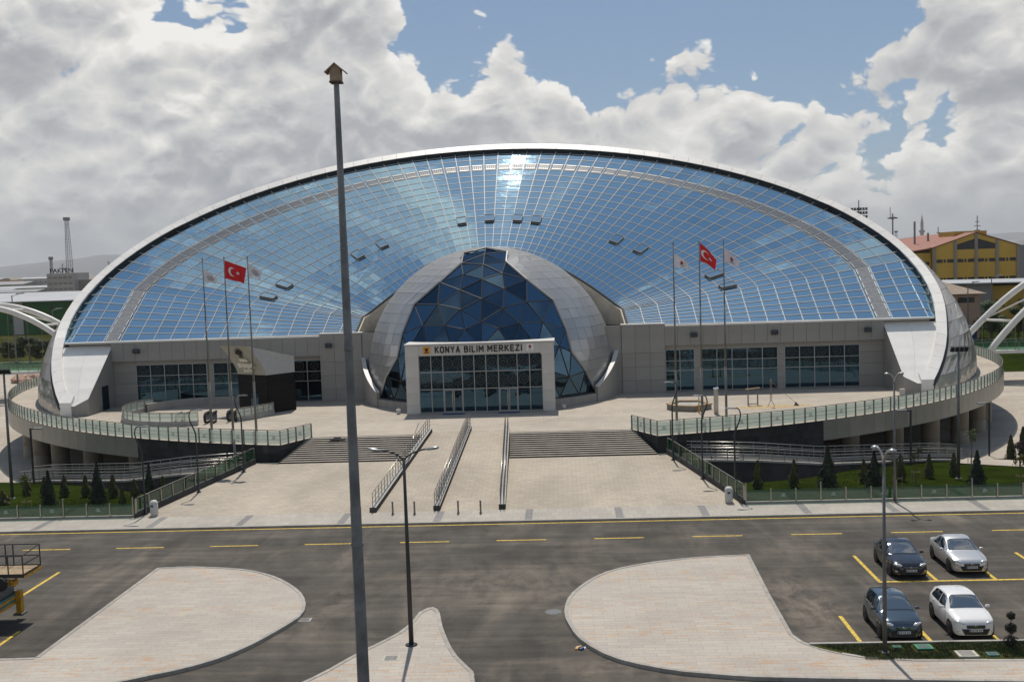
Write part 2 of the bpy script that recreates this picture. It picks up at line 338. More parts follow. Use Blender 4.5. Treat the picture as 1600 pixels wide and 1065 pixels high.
# ------------------------------------------------------------------ object helpers
WL = {}
def link_obj(o, parent=None, kind=None, label=None, cat=None, group=None):
    COL.objects.link(o)
    if parent is not None:
        o.parent = parent; o.location = o.location - WL.get(parent.name, Vector((0, 0, 0)))
    if kind: o['kind'] = kind
    if label: o['label'] = label
    if cat: o['category'] = cat
    if group: o['group'] = group
    return o
def thing(name, label, cat, loc=(0, 0, 0), group=None):
    o = bpy.data.objects.new(name, None); o.empty_display_size = 0.3; o.location = loc
    link_obj(o, None, None, label, cat, group); WL[o.name] = Vector(loc)
    return o
class MB:
    def __init__(s): s.v = []; s.f = []; s.mi = []; s.cur = 0
    def face(s, pts):
        b = len(s.v); s.v += [tuple(p) for p in pts]; s.f.append(tuple(range(b, b+len(pts)))); s.mi.append(s.cur)
    def add(s, vs, fs):
        b = len(s.v); s.v += [tuple(p) for p in vs]
        for f in fs: s.f.append(tuple(i+b for i in f)); s.mi.append(s.cur)
    def box(s, x0, x1, y0, y1, z0, z1):
        v = [(x, y, z) for z in (z0, z1) for y in (y0, y1) for x in (x0, x1)]
        s.add(v, [(0, 2, 3, 1), (4, 5, 7, 6), (0, 1, 5, 4), (2, 6, 7, 3), (0, 4, 6, 2), (1, 3, 7, 5)])
    def obox(s, c, ax, ay, az):
        """box centred at c with half-axis vectors"""
        c, ax, ay, az = map(Vector, (c, ax, ay, az)); v = [c+i*ax+j*ay+k*az for k in (-1, 1) for j in (-1, 1) for i in (-1, 1)]
        s.add(v, [(0, 2, 3, 1), (4, 5, 7, 6), (0, 1, 5, 4), (2, 6, 7, 3), (0, 4, 6, 2), (1, 3, 7, 5)])
    def slab(s, pts, t, nrm=None):
        """flat polygon given thickness t backwards along its normal"""
        P = [Vector(p) for p in pts]
        if nrm is None:
            nrm = Vector((0, 0, 0))
            for i in range(len(P)): nrm += (P[i]-P[0]).cross(P[(i+1) % len(P)]-P[0])
            nrm.normalize()
        Q = [p-nrm*t for p in P]; n = len(P)
        s.add(P+Q, [tuple(range(n)), tuple(range(2*n-1, n-1, -1))]+[(i, i+n, (i+1) % n+n, (i+1) % n) for i in range(n)])
    def prism(s, poly, z0, z1):
        n = len(poly); s.add([(x, y, z0) for x, y in poly]+[(x, y, z1) for x, y in poly],
              [tuple(range(n-1, -1, -1)), tuple(range(n, 2*n))]+[(i, (i+1) % n, (i+1) % n+n, i+n) for i in range(n)])
    def tube(s, pts, r, n=8, caps=True):
        P = [Vector(p) for p in pts]; rr = r if isinstance(r, (list, tuple)) else [r]*len(P)
        vs = []; up = None
        for i, p in enumerate(P):
            t = (P[min(i+1, len(P)-1)]-P[max(i-1, 0)]).normalized()
            if up is None: up = Vector((0, 0, 1)) if abs(t.z) < 0.9 else Vector((1, 0, 0))
            a = t.cross(up)
            if a.length < 1e-4: a = t.orthogonal()
            a.normalize(); b = a.cross(t); up = b
            vs += [p+(a*math.cos(2*math.pi*k/n)+b*math.sin(2*math.pi*k/n))*rr[i] for k in range(n)]
        fs = [(i*n+k, i*n+(k+1) % n, (i+1)*n+(k+1) % n, (i+1)*n+k) for i in range(len(P)-1) for k in range(n)]
        if caps: fs += [tuple(range(n-1, -1, -1)), tuple(range((len(P)-1)*n, len(P)*n))]
        s.add(vs, fs)
    def lathe(s, prof, c=(0, 0, 0), n=16, a0=0, a1=2*math.pi):
        c = Vector(c); full = abs(a1-a0-2*math.pi) < 1e-6; nn = n if full else n+1
        vs = [c+Vector((r*math.cos(a0+(a1-a0)*k/n), r*math.sin(a0+(a1-a0)*k/n), z)) for r, z in prof for k in range(nn)]
        s.add(vs, [(i*nn+k, i*nn+(k+1) % nn, (i+1)*nn+(k+1) % nn, (i+1)*nn+k) for i in range(len(prof)-1) for k in range(n)])
    def mesh(s, name, mats, smooth=False):
        me = bpy.data.meshes.new(name); me.from_pydata(s.v, [], s.f)
        if isinstance(mats, str): mats = [mats]
        for mt in mats: me.materials.append(MATS[mt])
        if len(mats) > 1: me.polygons.foreach_set('material_index', s.mi)
        if smooth:
            me.polygons.foreach_set('use_smooth', [True]*len(me.polygons))
        me.update(); return me
    def build(s, name, mat, parent=None, smooth=False, clean=False, **kw):
        me = s.mesh(name, mat, smooth)
        if clean:
            bm = bmesh.new(); bm.from_mesh(me); bmesh.ops.remove_doubles(bm, verts=bm.verts, dist=1e-4)
            bmesh.ops.recalc_face_normals(bm, faces=bm.faces); bm.to_mesh(me); bm.free()
        return link_obj(bpy.data.objects.new(name, me), parent, **kw)
def autosmooth(o, ang=35):
    bm = bmesh.new(); bm.from_mesh(o.data); lim = R(ang)
    for e in bm.edges:
        e.smooth = not (len(e.link_faces) == 2 and e.calc_face_angle(0) > lim)
    for f in bm.faces: f.smooth = True
    bm.to_mesh(o.data); bm.free(); return o
def inst(name, me, loc, rz=0, parent=None, scale=None, rot=None, **kw):
    o = bpy.data.objects.new(name, me); o.location = loc; o.rotation_euler = rot if rot else (0, 0, rz)
    if scale: o.scale = scale if isinstance(scale, (tuple, list)) else (scale,)*3
    return link_obj(o, parent, **kw)
def copy_thing(root, loc, rz=0, label=None, scale=None):
    r = root.copy(); COL.objects.link(r); r.location = loc; r.rotation_euler = (0, 0, rz)
    if scale: r.scale = (scale,)*3 if not isinstance(scale, tuple) else scale
    if label: r['label'] = label
    WL[r.name] = Vector(loc)
    for ch in list(root.children):
        c = ch.copy(); COL.objects.link(c); c.parent = r
        for gch in ch.children:
            d = gch.copy(); COL.objects.link(d); d.parent = c
    return r
def pieces(name, items, parent, cap=300):
    """items: list of (polygon, thickness, material). Largest `cap` as parts of their own, the others joined."""
    def size(it):
        P = [Vector(p) for p in it[0]]; c = sum(P, Vector())/len(P)
        a = sum(((P[i]-P[0]).cross(P[i+1]-P[0]).length for i in range(1, len(P)-1)))/2
        n = (P[1]-P[0]).cross(P[2]-P[0]); v = Vector((0, 0, CAM_H))-c
        cs = max(0.02, n.normalized().dot(v.normalized())) if n.length > 0 else 0.02
        return -a*cs/v.length_squared
    items = sorted(items, key=size); rest = {}
    for i, (poly, t, mat) in enumerate(items):
        if i < cap:
            P = [Vector(p) for p in poly]; c = sum(P, Vector())/len(P)
            b = MB(); b.slab([p-c for p in P], t)
            o = bpy.data.objects.new(name, b.mesh(name, mat)); o.location = c; link_obj(o, parent)
        else:
            rest.setdefault(mat, []).append((poly, t))
    for mat, L in rest.items():
        b = MB()
        for poly, t in L: b.slab(poly, t)
        b.build(name+'_field', mat, parent, kind='stuff')
def text_mesh(txt, size, bold=0.0, depth=0.02, align='CENTER'):
    cu = bpy.data.curves.new('txt', 'FONT'); cu.body = txt; cu.size = size; cu.extrude = depth; cu.offset = bold; cu.align_x = align
    o = bpy.data.objects.new('txt', cu); COL.objects.link(o)
    dg = bpy.context.evaluated_depsgraph_get(); dg.update()
    me = bpy.data.meshes.new_from_object(o.evaluated_get(dg)); bpy.data.objects.remove(o); bpy.data.curves.remove(cu)
    return me
STROKES = {
 'K': (.9, [[(0, 0), (0, 1.45)], [(0, .6), (.85, 1.45)], [(.3, .85), (.9, 0)]]),
 'O': (.95, [[(.25, 0), (.7, 0), (.95, .25), (.95, 1.2), (.7, 1.45), (.25, 1.45), (0, 1.2), (0, .25), (.25, 0)]]),
 'N': (.9, [[(0, 0), (0, 1.45), (.9, 0), (.9, 1.45)]]), 'Y': (.9, [[(0, 1.45), (.45, .7), (.9, 1.45)], [(.45, .7), (.45, 0)]]),
 'A': (.96, [[(0, 0), (.48, 1.45), (.96, 0)], [(.2, .42), (.76, .42)]]),
 'B': (.88, [[(0, 0), (0, 1.45), (.6, 1.45), (.8, 1.27), (.8, .95), (.6, .78), (0, .78)], [(.6, .78), (.88, .58), (.88, .2), (.65, 0), (0, 0)]]),
 'i': (.0, [[(0, 0), (0, .92)], [(0, 1.32), (0, 1.45)]]), 'L': (.75, [[(0, 1.45), (0, 0), (.75, 0)]]),
 'M': (1.1, [[(0, 0), (0, 1.45), (.55, .55), (1.1, 1.45), (1.1, 0)]]), 'E': (.78, [[(.78, 0), (0, 0), (0, 1.45), (.78, 1.45)], [(0, .75), (.68, .75)]]),
 'R': (.9, [[(0, 0), (0, 1.45), (.65, 1.45), (.86, 1.25), (.86, .9), (.65, .7), (0, .7)], [(.45, .7), (.9, 0)]]), 'Z': (.85, [[(0, 1.45), (.85, 1.45), (0, 0), (.85, 0)]]),
 'Ü': (.85, [[(0, 1.2), (0, .25), (.25, 0), (.6, 0), (.85, .25), (.85, 1.2)], [(.2, 1.55), (.2, 1.66)], [(.65, 1.55), (.65, 1.66)]]),
 'S': (.85, [[(.85, 1.2), (.6, 1.45), (.25, 1.45), (0, 1.2), (0, .95), (.85, .5), (.85, .25), (.6, 0), (.25, 0), (0, .25)]]),
 'Ş': (.85, [[(.85, 1.2), (.6, 1.45), (.25, 1.45), (0, 1.2), (0, .95), (.85, .5), (.85, .25), (.6, 0), (.25, 0), (0, .25)], [(.42, -.1), (.42, -.38)]]),
 'H': (.9, [[(0, 0), (0, 1.45)], [(.9, 0), (.9, 1.45)], [(0, .75), (.9, .75)]]), 'D': (.88, [[(0, 0), (0, 1.45), (.55, 1.45), (.88, 1.15), (.88, .3), (.55, 0), (0, 0)]]),
 'İ': (.0, [[(0, 0), (0, 1.3)], [(0, 1.6), (0, 1.7)]]), 'P': (.86, [[(0, 0), (0, 1.45), (.65, 1.45), (.86, 1.25), (.86, .9), (.65, .7), (0, .7)]])}
def stroke_letter(ch, cap, w, depth, mat):
    """one cut-out letter in the xy plane, capital height cap, stroke width w"""
    wd, L = STROKES[ch]; k = cap/1.45; b = MB(); lv = 0
    for pl in L:
        for (x0, y0), (x1, y1) in zip(pl, pl[1:]):
            p, q = Vector((x0*k, y0*k)), Vector((x1*k, y1*k)); d = (q-p).normalized(); n = Vector((-d.y, d.x))*w/2; e = d*w*.42; lv += 1
            z = depth+.0008*(lv % 5)
            v = [p-e-n, q+e-n, q+e+n, p-e+n]; b.add([(a.x, a.y, 0) for a in v]+[(a.x, a.y, z) for a in v], [(4, 5, 6, 7), (0, 1, 5, 4), (1, 2, 6, 5), (2, 3, 7, 6), (3, 0, 4, 7)])
    return b.mesh('letter', mat), wd*k
def stroke_word(txt, cap, w, gap, loc, ux, rot, mat, parent, depth=.03, fit=None):
    """letters placed along unit vector ux, centred on loc; fit = total width"""
    L = [stroke_letter(c, cap, w, depth, mat) for c in txt]; tot = sum(wd for _, wd in L)+gap*(len(L)-1)
    sc_ = (fit-w)/tot if fit else 1.0; x = -tot/2
    for (me, wd), c in zip(L, txt):
        inst('letter', me, Vector(loc)+Vector(ux)*x*sc_, parent=parent, rot=rot, scale=(sc_, 1, 1)); x += wd+gap
def text(name, txt, size, loc, mat, parent, rot=(R(90), 0, 0), bold=0.0, depth=0.02, sx=1.0, **kw):
    me = text_mesh(txt, size, bold, depth); me.materials.clear(); me.materials.append(MATS[mat])
    return inst(name, me, loc, parent=parent, rot=rot, scale=(sx, 1, 1), **kw)

# ================================================================== SETTING
AX = -7.0                      # axis of the building
TCX, TCY, TR = -7.1, 129.5, 55.7   # terrace disc
ZT = 2.0                       # terrace level
ZL = -3.0                      # lower court level
GZ = -3.3                      # the plain
def plaza_z(y): return 0.1+0.72*min(1, max(0, (y-62.1)/12.5))
def catmull(P, n=5, closed=False):
    out = []; N = len(P)
    rng = range(N if closed else N-1)
    for i in rng:
        p0, p1, p2, p3 = (P[(i-1) % N] if closed or i > 0 else P[0]), P[i], P[(i+1) % N], (P[(i+2) % N] if closed or i+2 < N else P[-1])
        for k in range(n):
            t = k/n
            out.append(tuple(0.5*((2*p1[j])+(-p0[j]+p2[j])*t+(2*p0[j]-5*p1[j]+4*p2[j]-p3[j])*t*t+(-p0[j]+3*p1[j]-3*p2[j]+p3[j])*t**3) for j in range(len(p1))))
    if not closed: out.append(tuple(P[-1]))
    return out

# far plain and hills
b = MB(); b.face([(-14000, -400, GZ), (14000, -400, GZ), (14000, 16000, GZ), (-14000, 16000, GZ)])
b.build('ground', 'plain', kind='structure')
b = MB(); nx = 120
def hill_h(x):
    return 60+95*math.exp(-((x+3250)/900)**2)+40*math.exp(-((x+1700)/600)**2)+45*math.exp(-((x-4200)/1500)**2)+22*mnoise.noise((x*0.0016, 3.1, 0))+9*mnoise.noise((x*0.006, 1.1, 0))
prof = [(0, -3), (350, 0.35), (900, 0.8), (1500, 1.0), (2600, 0.6)]
vs = []
for i in range(nx+1):
    x = -8000+16000*i/nx
    for j, (dy, k) in enumerate(prof):
        vs.append((x*1.8, 13000+dy+250*mnoise.noise((x*0.001, 9, 0)), -4 if j == 0 else 1.75*hill_h(x)*k*(1+0.12*mnoise.noise((x*0.004, dy*0.01, 4)))))
fs = [(i*5+j, (i+1)*5+j, (i+1)*5+j+1, i*5+j+1) for i in range(nx) for j in range(4)]
b.add(vs, fs); b.build('hills', 'hill', smooth=True, kind='structure')

# lower court round the terrace
b = MB(); b.box(-150, 150, 63, 215, GZ-.2, ZL)
b.build('lower_court', 'paving_terrace', kind='structure')

# road
road = MB(); road.box(-170, 170, -60, 59.3, GZ-.1, 0.0)
road = road.build('road', 'asphalt', kind='structure')
def marking(pts):
    b = MB(); b.face([(x, y, 0.005) for x, y in pts]); b.build('lane_marking', 'paint_yellow', road)
def line_mark(x0, y0, x1, y1, w):
    d = Vector((x1-x0, y1-y0)).normalized(); n = Vector((-d.y, d.x))*w/2
    marking([(x0-n.x, y0-n.y), (x1-n.x, y1-n.y), (x1+n.x, y1+n.y), (x0+n.x, y0+n.y)])
for i in range(-12, 14): line_mark(i*7.0, 59.05, i*7.0+6.99, 59.05, 0.13)
for i in range(-8, 12): line_mark(1.33+5.21*i, 55.52, 3.99+5.21*i, 55.52, 0.13)
for x in (13.9, 16.45, 19.05, 21.65, 24.2): line_mark(x, 47.3, x, 51.4, 0.16)
line_mark(13.83, 47.2, 26.8, 47.2, 0.17)
for x in (11.0, 13.64, 16.15, 18.75, 21.3): line_mark(x, 39.52, x, 42.8, 0.16)
line_mark(9.3, 39.44, 26.0, 39.44, 0.13)
for x in (-25.8, -28.4, -31.0): line_mark(x, 47.3, x, 51.2, 0.16)
for x in (-23.37, -25.97): line_mark(x, 38.9, x, 42.6, 0.16)

# pavement along the road, with darker bands, and kerb stones
walk = MB(); walk.box(-160, 160, 59.5, 62.1, GZ-.1, 0.1)
walk = walk.build('pavement', 'paving_walk', kind='structure')
for x in (-41.2, -36.3, -31.4, -24.5, -19.2, -13.2, -7.6, -2.3, 2.95, 7.85, 13.6, 18.5, 23.5, 28.5):
    b = MB(); b.face([(x-0.22, 59.5, 0.104), (x+0.22, 59.5, 0.104), (x+0.22, 62.05, 0.104), (x-0.22, 62.05, 0.104)]); b.build('paving_band', 'paving_strip', walk)
kerb_me = MB(); kerb_me.box(-0.495, 0.495, -0.1, 0.1, -0.3, 0.0); kerb_me = kerb_me.mesh('kerb_stone', 'kerb_stone')
for i in range(-45, 45): inst('kerb_stone', kerb_me, (i*1.0-7, 59.4, 0.112+random.uniform(-.004, .004)), 0, walk)
b = MB(); b.box(-160, -52.6, 59.3, 59.5, -0.3, 0.11); b.box(38.6, 160, 59.3, 59.5, -0.3, 0.11); b.build('kerb_run', 'kerb_stone', walk)

def island(name, smooth_pts, straight_pts, mat, kerb=True, z=0.13):
    P = catmull(smooth_pts, 6)+straight_pts
    bm = bmesh.new(); vs = [bm.verts.new((x, y, z)) for x, y in P]; f = bm.faces.new(vs)
    bmesh.ops.recalc_face_normals(bm, faces=[f])
    if f.normal.z < 0: f.normal_flip()
    ex = bmesh.ops.extrude_face_region(bm, geom=[f])
    for v in ex['geom']:
        if isinstance(v, bmesh.types.BMVert): v.co.z = z
    for v in vs: v.co.z = -0.3
    bmesh.ops.triangulate(bm, faces=[fc for fc in bm.faces if len(fc.verts) > 4])
    bmesh.ops.recalc_face_normals(bm, faces=bm.faces)
    me = bpy.data.meshes.new(name); bm.to_mesh(me); bm.free(); me.materials.append(MATS[mat])
    o = link_obj(bpy.data.objects.new(name, me), kind='structure')
    if kerb:
        Q = [Vector(p) for p in P]; area = sum(Q[i].x*Q[(i+1) % len(Q)].y-Q[(i+1) % len(Q)].x*Q[i].y for i in range(len(Q)))
        sgn = 1 if area > 0 else -1
        # walk the outline in ~1 m stones
        L = [0]
        for i in range(len(Q)): L.append(L[-1]+(Q[(i+1) % len(Q)]-Q[i]).length)
        def pt(s):
            s %= L[-1]
            for i in range(len(Q)):
                if L[i+1] >= s:
                    k = (s-L[i])/max(1e-9, L[i+1]-L[i]); return Q[i]+(Q[(i+1) % len(Q)]-Q[i])*k
        n = int(L[-1]/0.85); st = L[-1]/n
        for i in range(n):
            a, c = pt(i*st), pt((i+1)*st-0.012)
            if a.y < 33 or abs(a.x) > 29.5: continue
            d = (c-a); d.normalize(); nn = Vector((-d.y, d.x))*sgn
            b = MB(); zz = z+0.018+random.uniform(-.003, .003)
            b.prism([tuple(a-nn*0.03), tuple(c-nn*0.03), tuple(c+nn*0.13), tuple(a+nn*0.13)] if sgn > 0 else [tuple(a+nn*0.13), tuple(c+nn*0.13), tuple(c-nn*0.03), tuple(a-nn*0.03)], -0.2, zz)
            b.build('kerb_stone', 'kerb_stone', o)
    return o
island('traffic_island', [(-20.7, 51.14), (-19, 51.25), (-16.2, 50.64), (-14.2, 49.26), (-12.6, 47.2), (-11.8, 45.36), (-11.57, 43.68), (-12, 42.1), (-12.6, 40.5), (-13.4, 39.05), (-14.5, 37.95), (-15.9, 37.1), (-19, 35.5), (-30, 32)],
       [(-30, 39.1), (-20.93, 39.14)], 'paving_island')
island('traffic_island', [(8.82, 51.48), (5.95, 51.12), (3.38, 50.22), (1.48, 48.79), (0.09, 46.03), (-0.26, 43.67), (-0.08, 41.96), (0.4, 40.15), (1.55, 38.33), (3.33, 37.17), (5.08, 36.64), (8.98, 36.1), (30, 34.6)],
       [(30, 37.5), (16.1, 37.56), (12.1, 37.7), (10.4, 38.1), (9.4, 38.8), (8.9, 39.35), (8.53, 40.1), (8.62, 45.5)], 'paving_island')
island('traffic_island', [(-3.0, 33), (-3.55, 36.5), (-3.61, 37.1), (-4.5, 39), (-5.2, 41.5), (-5.5, 43), (-5.72, 44.1), (-6.09, 44.4), (-6.42, 43.9), (-6.55, 43), (-6.9, 41.5), (-7.64, 40.15), (-8.4, 38.85), (-9.41, 36.86), (-12, 33)],
       [], 'paving_island')
g_strip = island('grass_strip', [(9.0, 39.22), (9.45, 38.75), (10.4, 38.14), (12.1, 37.76), (16.1, 37.62), (30, 37.56)], [(30, 39.2)], 'lawn_dry', kerb=False, z=0.15)
b = MB(); b.box(8.95, 30, 39.24, 39.38, -0.2, 0.2); b.build('kerb_run', 'kerb_stone', g_strip)
# rough plants in the strip
rnd = random.Random(3); b = MB(); b2 = MB()
COVERS = ((14.3, 38.05, .45), (13.0, 38.75, .38), (12.05, 38.85, .2), (15.2, 38.0, .28))
for i in range(26000):
    x = 9.3+rnd.random()*16; y = rnd.uniform(37.72, 39.2)
    if x < 10.6 and y < 39.15-(x-9.3)*0.85: continue
    if any(abs(x-cx) < cr+.05 and abs(y-cy) < cr for cx, cy, cr in COVERS): continue
    dens = mnoise.noise((x*1.1, y*2.2, 0))
    h = (0.035+0.06*rnd.random())*(1.0+1.6*max(0, dens)); a = rnd.uniform(0, 6.28); w = rnd.uniform(0.008, 0.02)
    dx, dy = math.cos(a)*w, math.sin(a)*w; lx, ly = rnd.uniform(-.05, .05), rnd.uniform(-.05, .05)
    (b if rnd.random() < 0.72+.3*dens else b2).face([(x-dx, y-dy, 0.145), (x+dx, y+dy, 0.145), (x+lx, y+ly, 0.15+max(0.03, h))])
b.build('grass', 'leaf_green', kind='stuff', label='rough grass and weeds in the strip below the parked cars', cat='grass')
b2.build('dry_weeds', 'weed_dry', kind='stuff', label='dry brown stalks among the grass of the strip', cat='weeds')

# plaza, ramp and stairs ------------------------------------------------------
railL = [(-11.75, 62.1), (-10.45, 80.0)]; railM = [(-7.9, 62.2), (-7.45, 80.5)]; railR = [(-3.95, 62.2), (-4.5, 80.0)]
def lerp(a, b, t): return a+(b-a)*t
def xline(l, y): return lerp(l[0][0], l[1][0], (y-l[0][1])/(l[1][1]-l[0][1]))
edgeL = [(-26.35, 62.0), (-22.65, 75.0)]; edgeR = [(10.5, 62.0), (7.2, 75.0)]
plaza = MB(); N = 14
YS0 = 74.7                     # foot of the stairs
for l0, l1 in ((edgeL, railL), (railR, edgeR)):
    for i in range(N):
        y0, y1 = lerp(62.1, YS0+0.4, i/N), lerp(62.1, YS0+0.4, (i+1)/N)
        plaza.face([(xline(l0, y0), y0, plaza_z(y0)), (xline(l1, y0), y0, plaza_z(y0)), (xline(l1, y1), y1, plaza_z(y1)), (xline(l0, y1), y1, plaza_z(y1))])
plaza.build('plaza', 'paving_plaza', kind='structure')
ramp = MB()
def ramp_z(y): return 0.1+1.9*(y-62.1)/17.9
ramp.add([(xline(railL, 62.1), 62.1, 0.1), (xline(railR, 62.1), 62.1, 0.1), (-4.5, 80, 2.0), (-10.45, 80, 2.0),
          (xline(railL, 62.1), 62.1, -0.5), (xline(railR, 62.1), 62.1, -0.5), (-4.5, 80, -0.5), (-10.45, 80, -0.5)],
         [(0, 1, 2, 3), (0, 3, 7, 4), (1, 5, 6, 2)])
ramp.build('entrance_ramp', 'paving_plaza', kind='structure')

def stair(label, xa, xb):
    """xa(y), xb(y): side lines"""
    t = thing('stair_flight', label, 'stairs', ((xa(76)+xb(76))/2, 76, 0.8))
    n = 12; run = (78.5-YS0)/n; rise = (ZT-0.82)/n
    for i in range(n):
        y0 = YS0+i*run; y1 = 78.75; z0 = 0.82+i*rise; z1 = z0+rise
        b = MB()
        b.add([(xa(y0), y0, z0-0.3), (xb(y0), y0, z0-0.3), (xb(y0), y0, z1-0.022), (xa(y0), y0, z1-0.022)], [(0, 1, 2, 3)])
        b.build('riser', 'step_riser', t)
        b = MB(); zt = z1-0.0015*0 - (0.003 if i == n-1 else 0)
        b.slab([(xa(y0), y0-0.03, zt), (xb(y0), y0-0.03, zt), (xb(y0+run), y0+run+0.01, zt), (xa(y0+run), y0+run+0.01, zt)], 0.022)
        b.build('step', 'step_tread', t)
    return t
wallL = [(-20.75, 75.0), (-19.35, 78.75)]; wallR = [(6.35, 75.0), (4.95, 78.75)]
stair('wide flight of dark-nosed steps left of the entrance ramp', lambda y: xline(wallL, y), lambda y: xline(railL, y)-0.24)
stair('wide flight of dark-nosed steps right of the entrance ramp', lambda y: xline(railR, y)+0.24, lambda y: xline(wallR, y))

# terrace slab: disc with the stair bay cut out of its front
def arc_pt(a, r=TR): return (TCX+r*math.sin(a), TCY-r*math.cos(a))     # a = 0 faces the camera, + to the right
AW = 0.252                      # angle where the granite wall meets the stair cheek
aR0 = math.asin((6.6-TCX)/TR); aL0 = -math.asin((TCX+20.95)/TR)
arc = [arc_pt(lerp(aR0, 2*math.pi+aL0, i/160)) for i in range(161)]
outline = arc+[(-19.35, 78.75), (-10.48, 78.75), (-10.45, 80.0), (-4.5, 80.0), (-4.52, 78.75), (4.95, 78.75)]
bm = bmesh.new(); vs = [bm.verts.new((x, y, ZT)) for x, y in outline]; f = bm.faces.new(vs); f.normal_update()
if f.normal.z < 0: f.normal_flip()
bmesh.ops.triangulate(bm, faces=bm.faces[:]); me = bpy.data.meshes.new('terrace'); bm.to_mesh(me); bm.free(); me.materials.append(MATS['paving_terrace'])
link_obj(bpy.data.objects.new('terrace', me), kind='structure')
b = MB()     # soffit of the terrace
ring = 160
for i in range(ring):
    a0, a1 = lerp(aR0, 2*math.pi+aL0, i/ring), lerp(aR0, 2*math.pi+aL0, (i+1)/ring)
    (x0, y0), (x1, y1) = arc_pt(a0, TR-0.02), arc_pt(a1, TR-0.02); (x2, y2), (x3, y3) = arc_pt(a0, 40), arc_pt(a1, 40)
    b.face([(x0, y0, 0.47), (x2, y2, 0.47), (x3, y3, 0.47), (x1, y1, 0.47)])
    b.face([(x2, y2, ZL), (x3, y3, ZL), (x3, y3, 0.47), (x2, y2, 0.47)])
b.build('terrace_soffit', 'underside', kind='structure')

# granite retaining walls near the stairs (slabs one by one) and pale fascia panels further round
def arc_wall(name, label, cat, a_from, a_to, zlo, zhi, mat, piece, w, rows, back):
    mid = arc_pt((a_from+a_to)/2); t = thing(name, label, cat, (mid[0], mid[1], zlo))
    n = max(1, int(abs(a_to-a_from)*TR/w)); items = []; jo = MB()
    for i in range(n):
        a0, a1 = lerp(a_from, a_to, i/n), lerp(a_from, a_to, (i+1)/n)
        if a1 < a0: a0, a1 = a1, a0
        for k in range(rows):
            z0, z1 = lerp(zlo, zhi, k/rows), lerp(zlo, zhi, (k+1)/rows)
            g = 0.012; rr = TR+random.uniform(0, 0.006)
            s = (0.5/n*(a_to-a_from) if (k % 2 and piece == 'granite_slab' and 0 < i < n-1) else 0)
            (x0, y0), (x1, y1) = arc_pt(a0+s+g/TR/2, rr), arc_pt(a1+s-g/TR/2, rr)
            items.append(([(x0, y0, z0+g/2), (x1, y1, z0+g/2), (x1, y1, z1-g/2), (x0, y0, z1-g/2)], 0.03, mat))
        (x0, y0), (x1, y1) = arc_pt(a0, TR-0.03), arc_pt(a1, TR-0.03); (x2, y2), (x3, y3) = arc_pt(a0, TR-back), arc_pt(a1, TR-back)
        jo.add([(x0, y0, zlo), (x1, y1, zlo), (x1, y1, zhi-.004), (x0, y0, zhi-.004), (x2, y2, zlo), (x3, y3, zlo), (x3, y3, zhi-.004), (x2, y2, zhi-.004)],
               [(0, 1, 2, 3), (5, 4, 7, 6), (0, 4, 5, 1), (3, 2, 6, 7), (0, 3, 7, 4), (1, 5, 6, 2)])
    pieces(piece, items, t); jo.build('backing_wall', 'joint_dark', t)
    return t
aLw = -math.asin((TCX+33.6)/TR*1.0)         # where the left granite wall ends
aRw = math.asin((19.6-TCX)/TR)
arc_wall('retaining_wall', 'dark granite retaining wall left of the stairs', 'wall', aL0, aLw, -2.8, ZT-0.01, 'granite_dark', 'granite_slab', 0.95, 8, 0.35)
arc_wall('retaining_wall', 'dark granite retaining wall right of the stairs', 'wall', aR0, aRw, -2.8, ZT-0.01, 'granite_dark', 'granite_slab', 0.95, 8, 0.35)
arc_wall('terrace_fascia', 'pale panelled edge of the round terrace left of the granite wall', 'terrace edge', aLw, -1.75, 0.45, ZT-0.01, 'fascia_panel', 'fascia_panel', 1.35, 1, 0.3)
arc_wall('terrace_fascia', 'grey panelled edge of the round terrace right of the granite wall', 'terrace edge', aRw, 1.75, 0.45, ZT-0.01, 'fascia_panel', 'fascia_panel', 1.35, 1, 0.3)
# cheek walls beside the stairs, and the end doors in the granite
for lab, P, Q in (('granite cheek wall on the left side of the left stairs', arc_pt(aL0), wallL[1]), ('granite cheek wall on the right side of the right stairs', arc_pt(aR0), wallR[1])):
    t = thing('cheek_wall', lab, 'wall', (P[0], P[1], 0)); p, q = Vector(P), Vector(Q)
    d = (q-p); L = d.length; d.normalize(); nn = Vector((-d.y, d.x)); nn = nn if nn.x*(AX-p.x) > 0 else -nn
    items = []
    for k in range(5):
        for i in range(3):
            a, c = p+d*(L*i/3+.006), p+d*(L*(i+1)/3-.006); z0, z1 = lerp(0.3, ZT-.01, k/5)+.005, lerp(0.3, ZT-.01, (k+1)/5)-.005
            poly = [(*(a+nn*.03), z0), (*(c+nn*.03), z0), (*(c+nn*.03), z1), (*(a+nn*.03), z1)]
            if (Vector(poly[1])-Vector(poly[0])).cross(Vector(poly[2])-Vector(poly[0])).xy.dot(nn) < 0: poly.reverse()
            items.append((poly, .03, 'granite_dark'))
    pieces('granite_slab', items, t)
    b = MB(); b.slab([(*p, -.2), (*q, -.2), (*q, ZT-.006), (*p, ZT-.006)], 0.2, nrm=Vector((nn.x, nn.y, 0))); b.build('backing_wall', 'joint_dark', t)
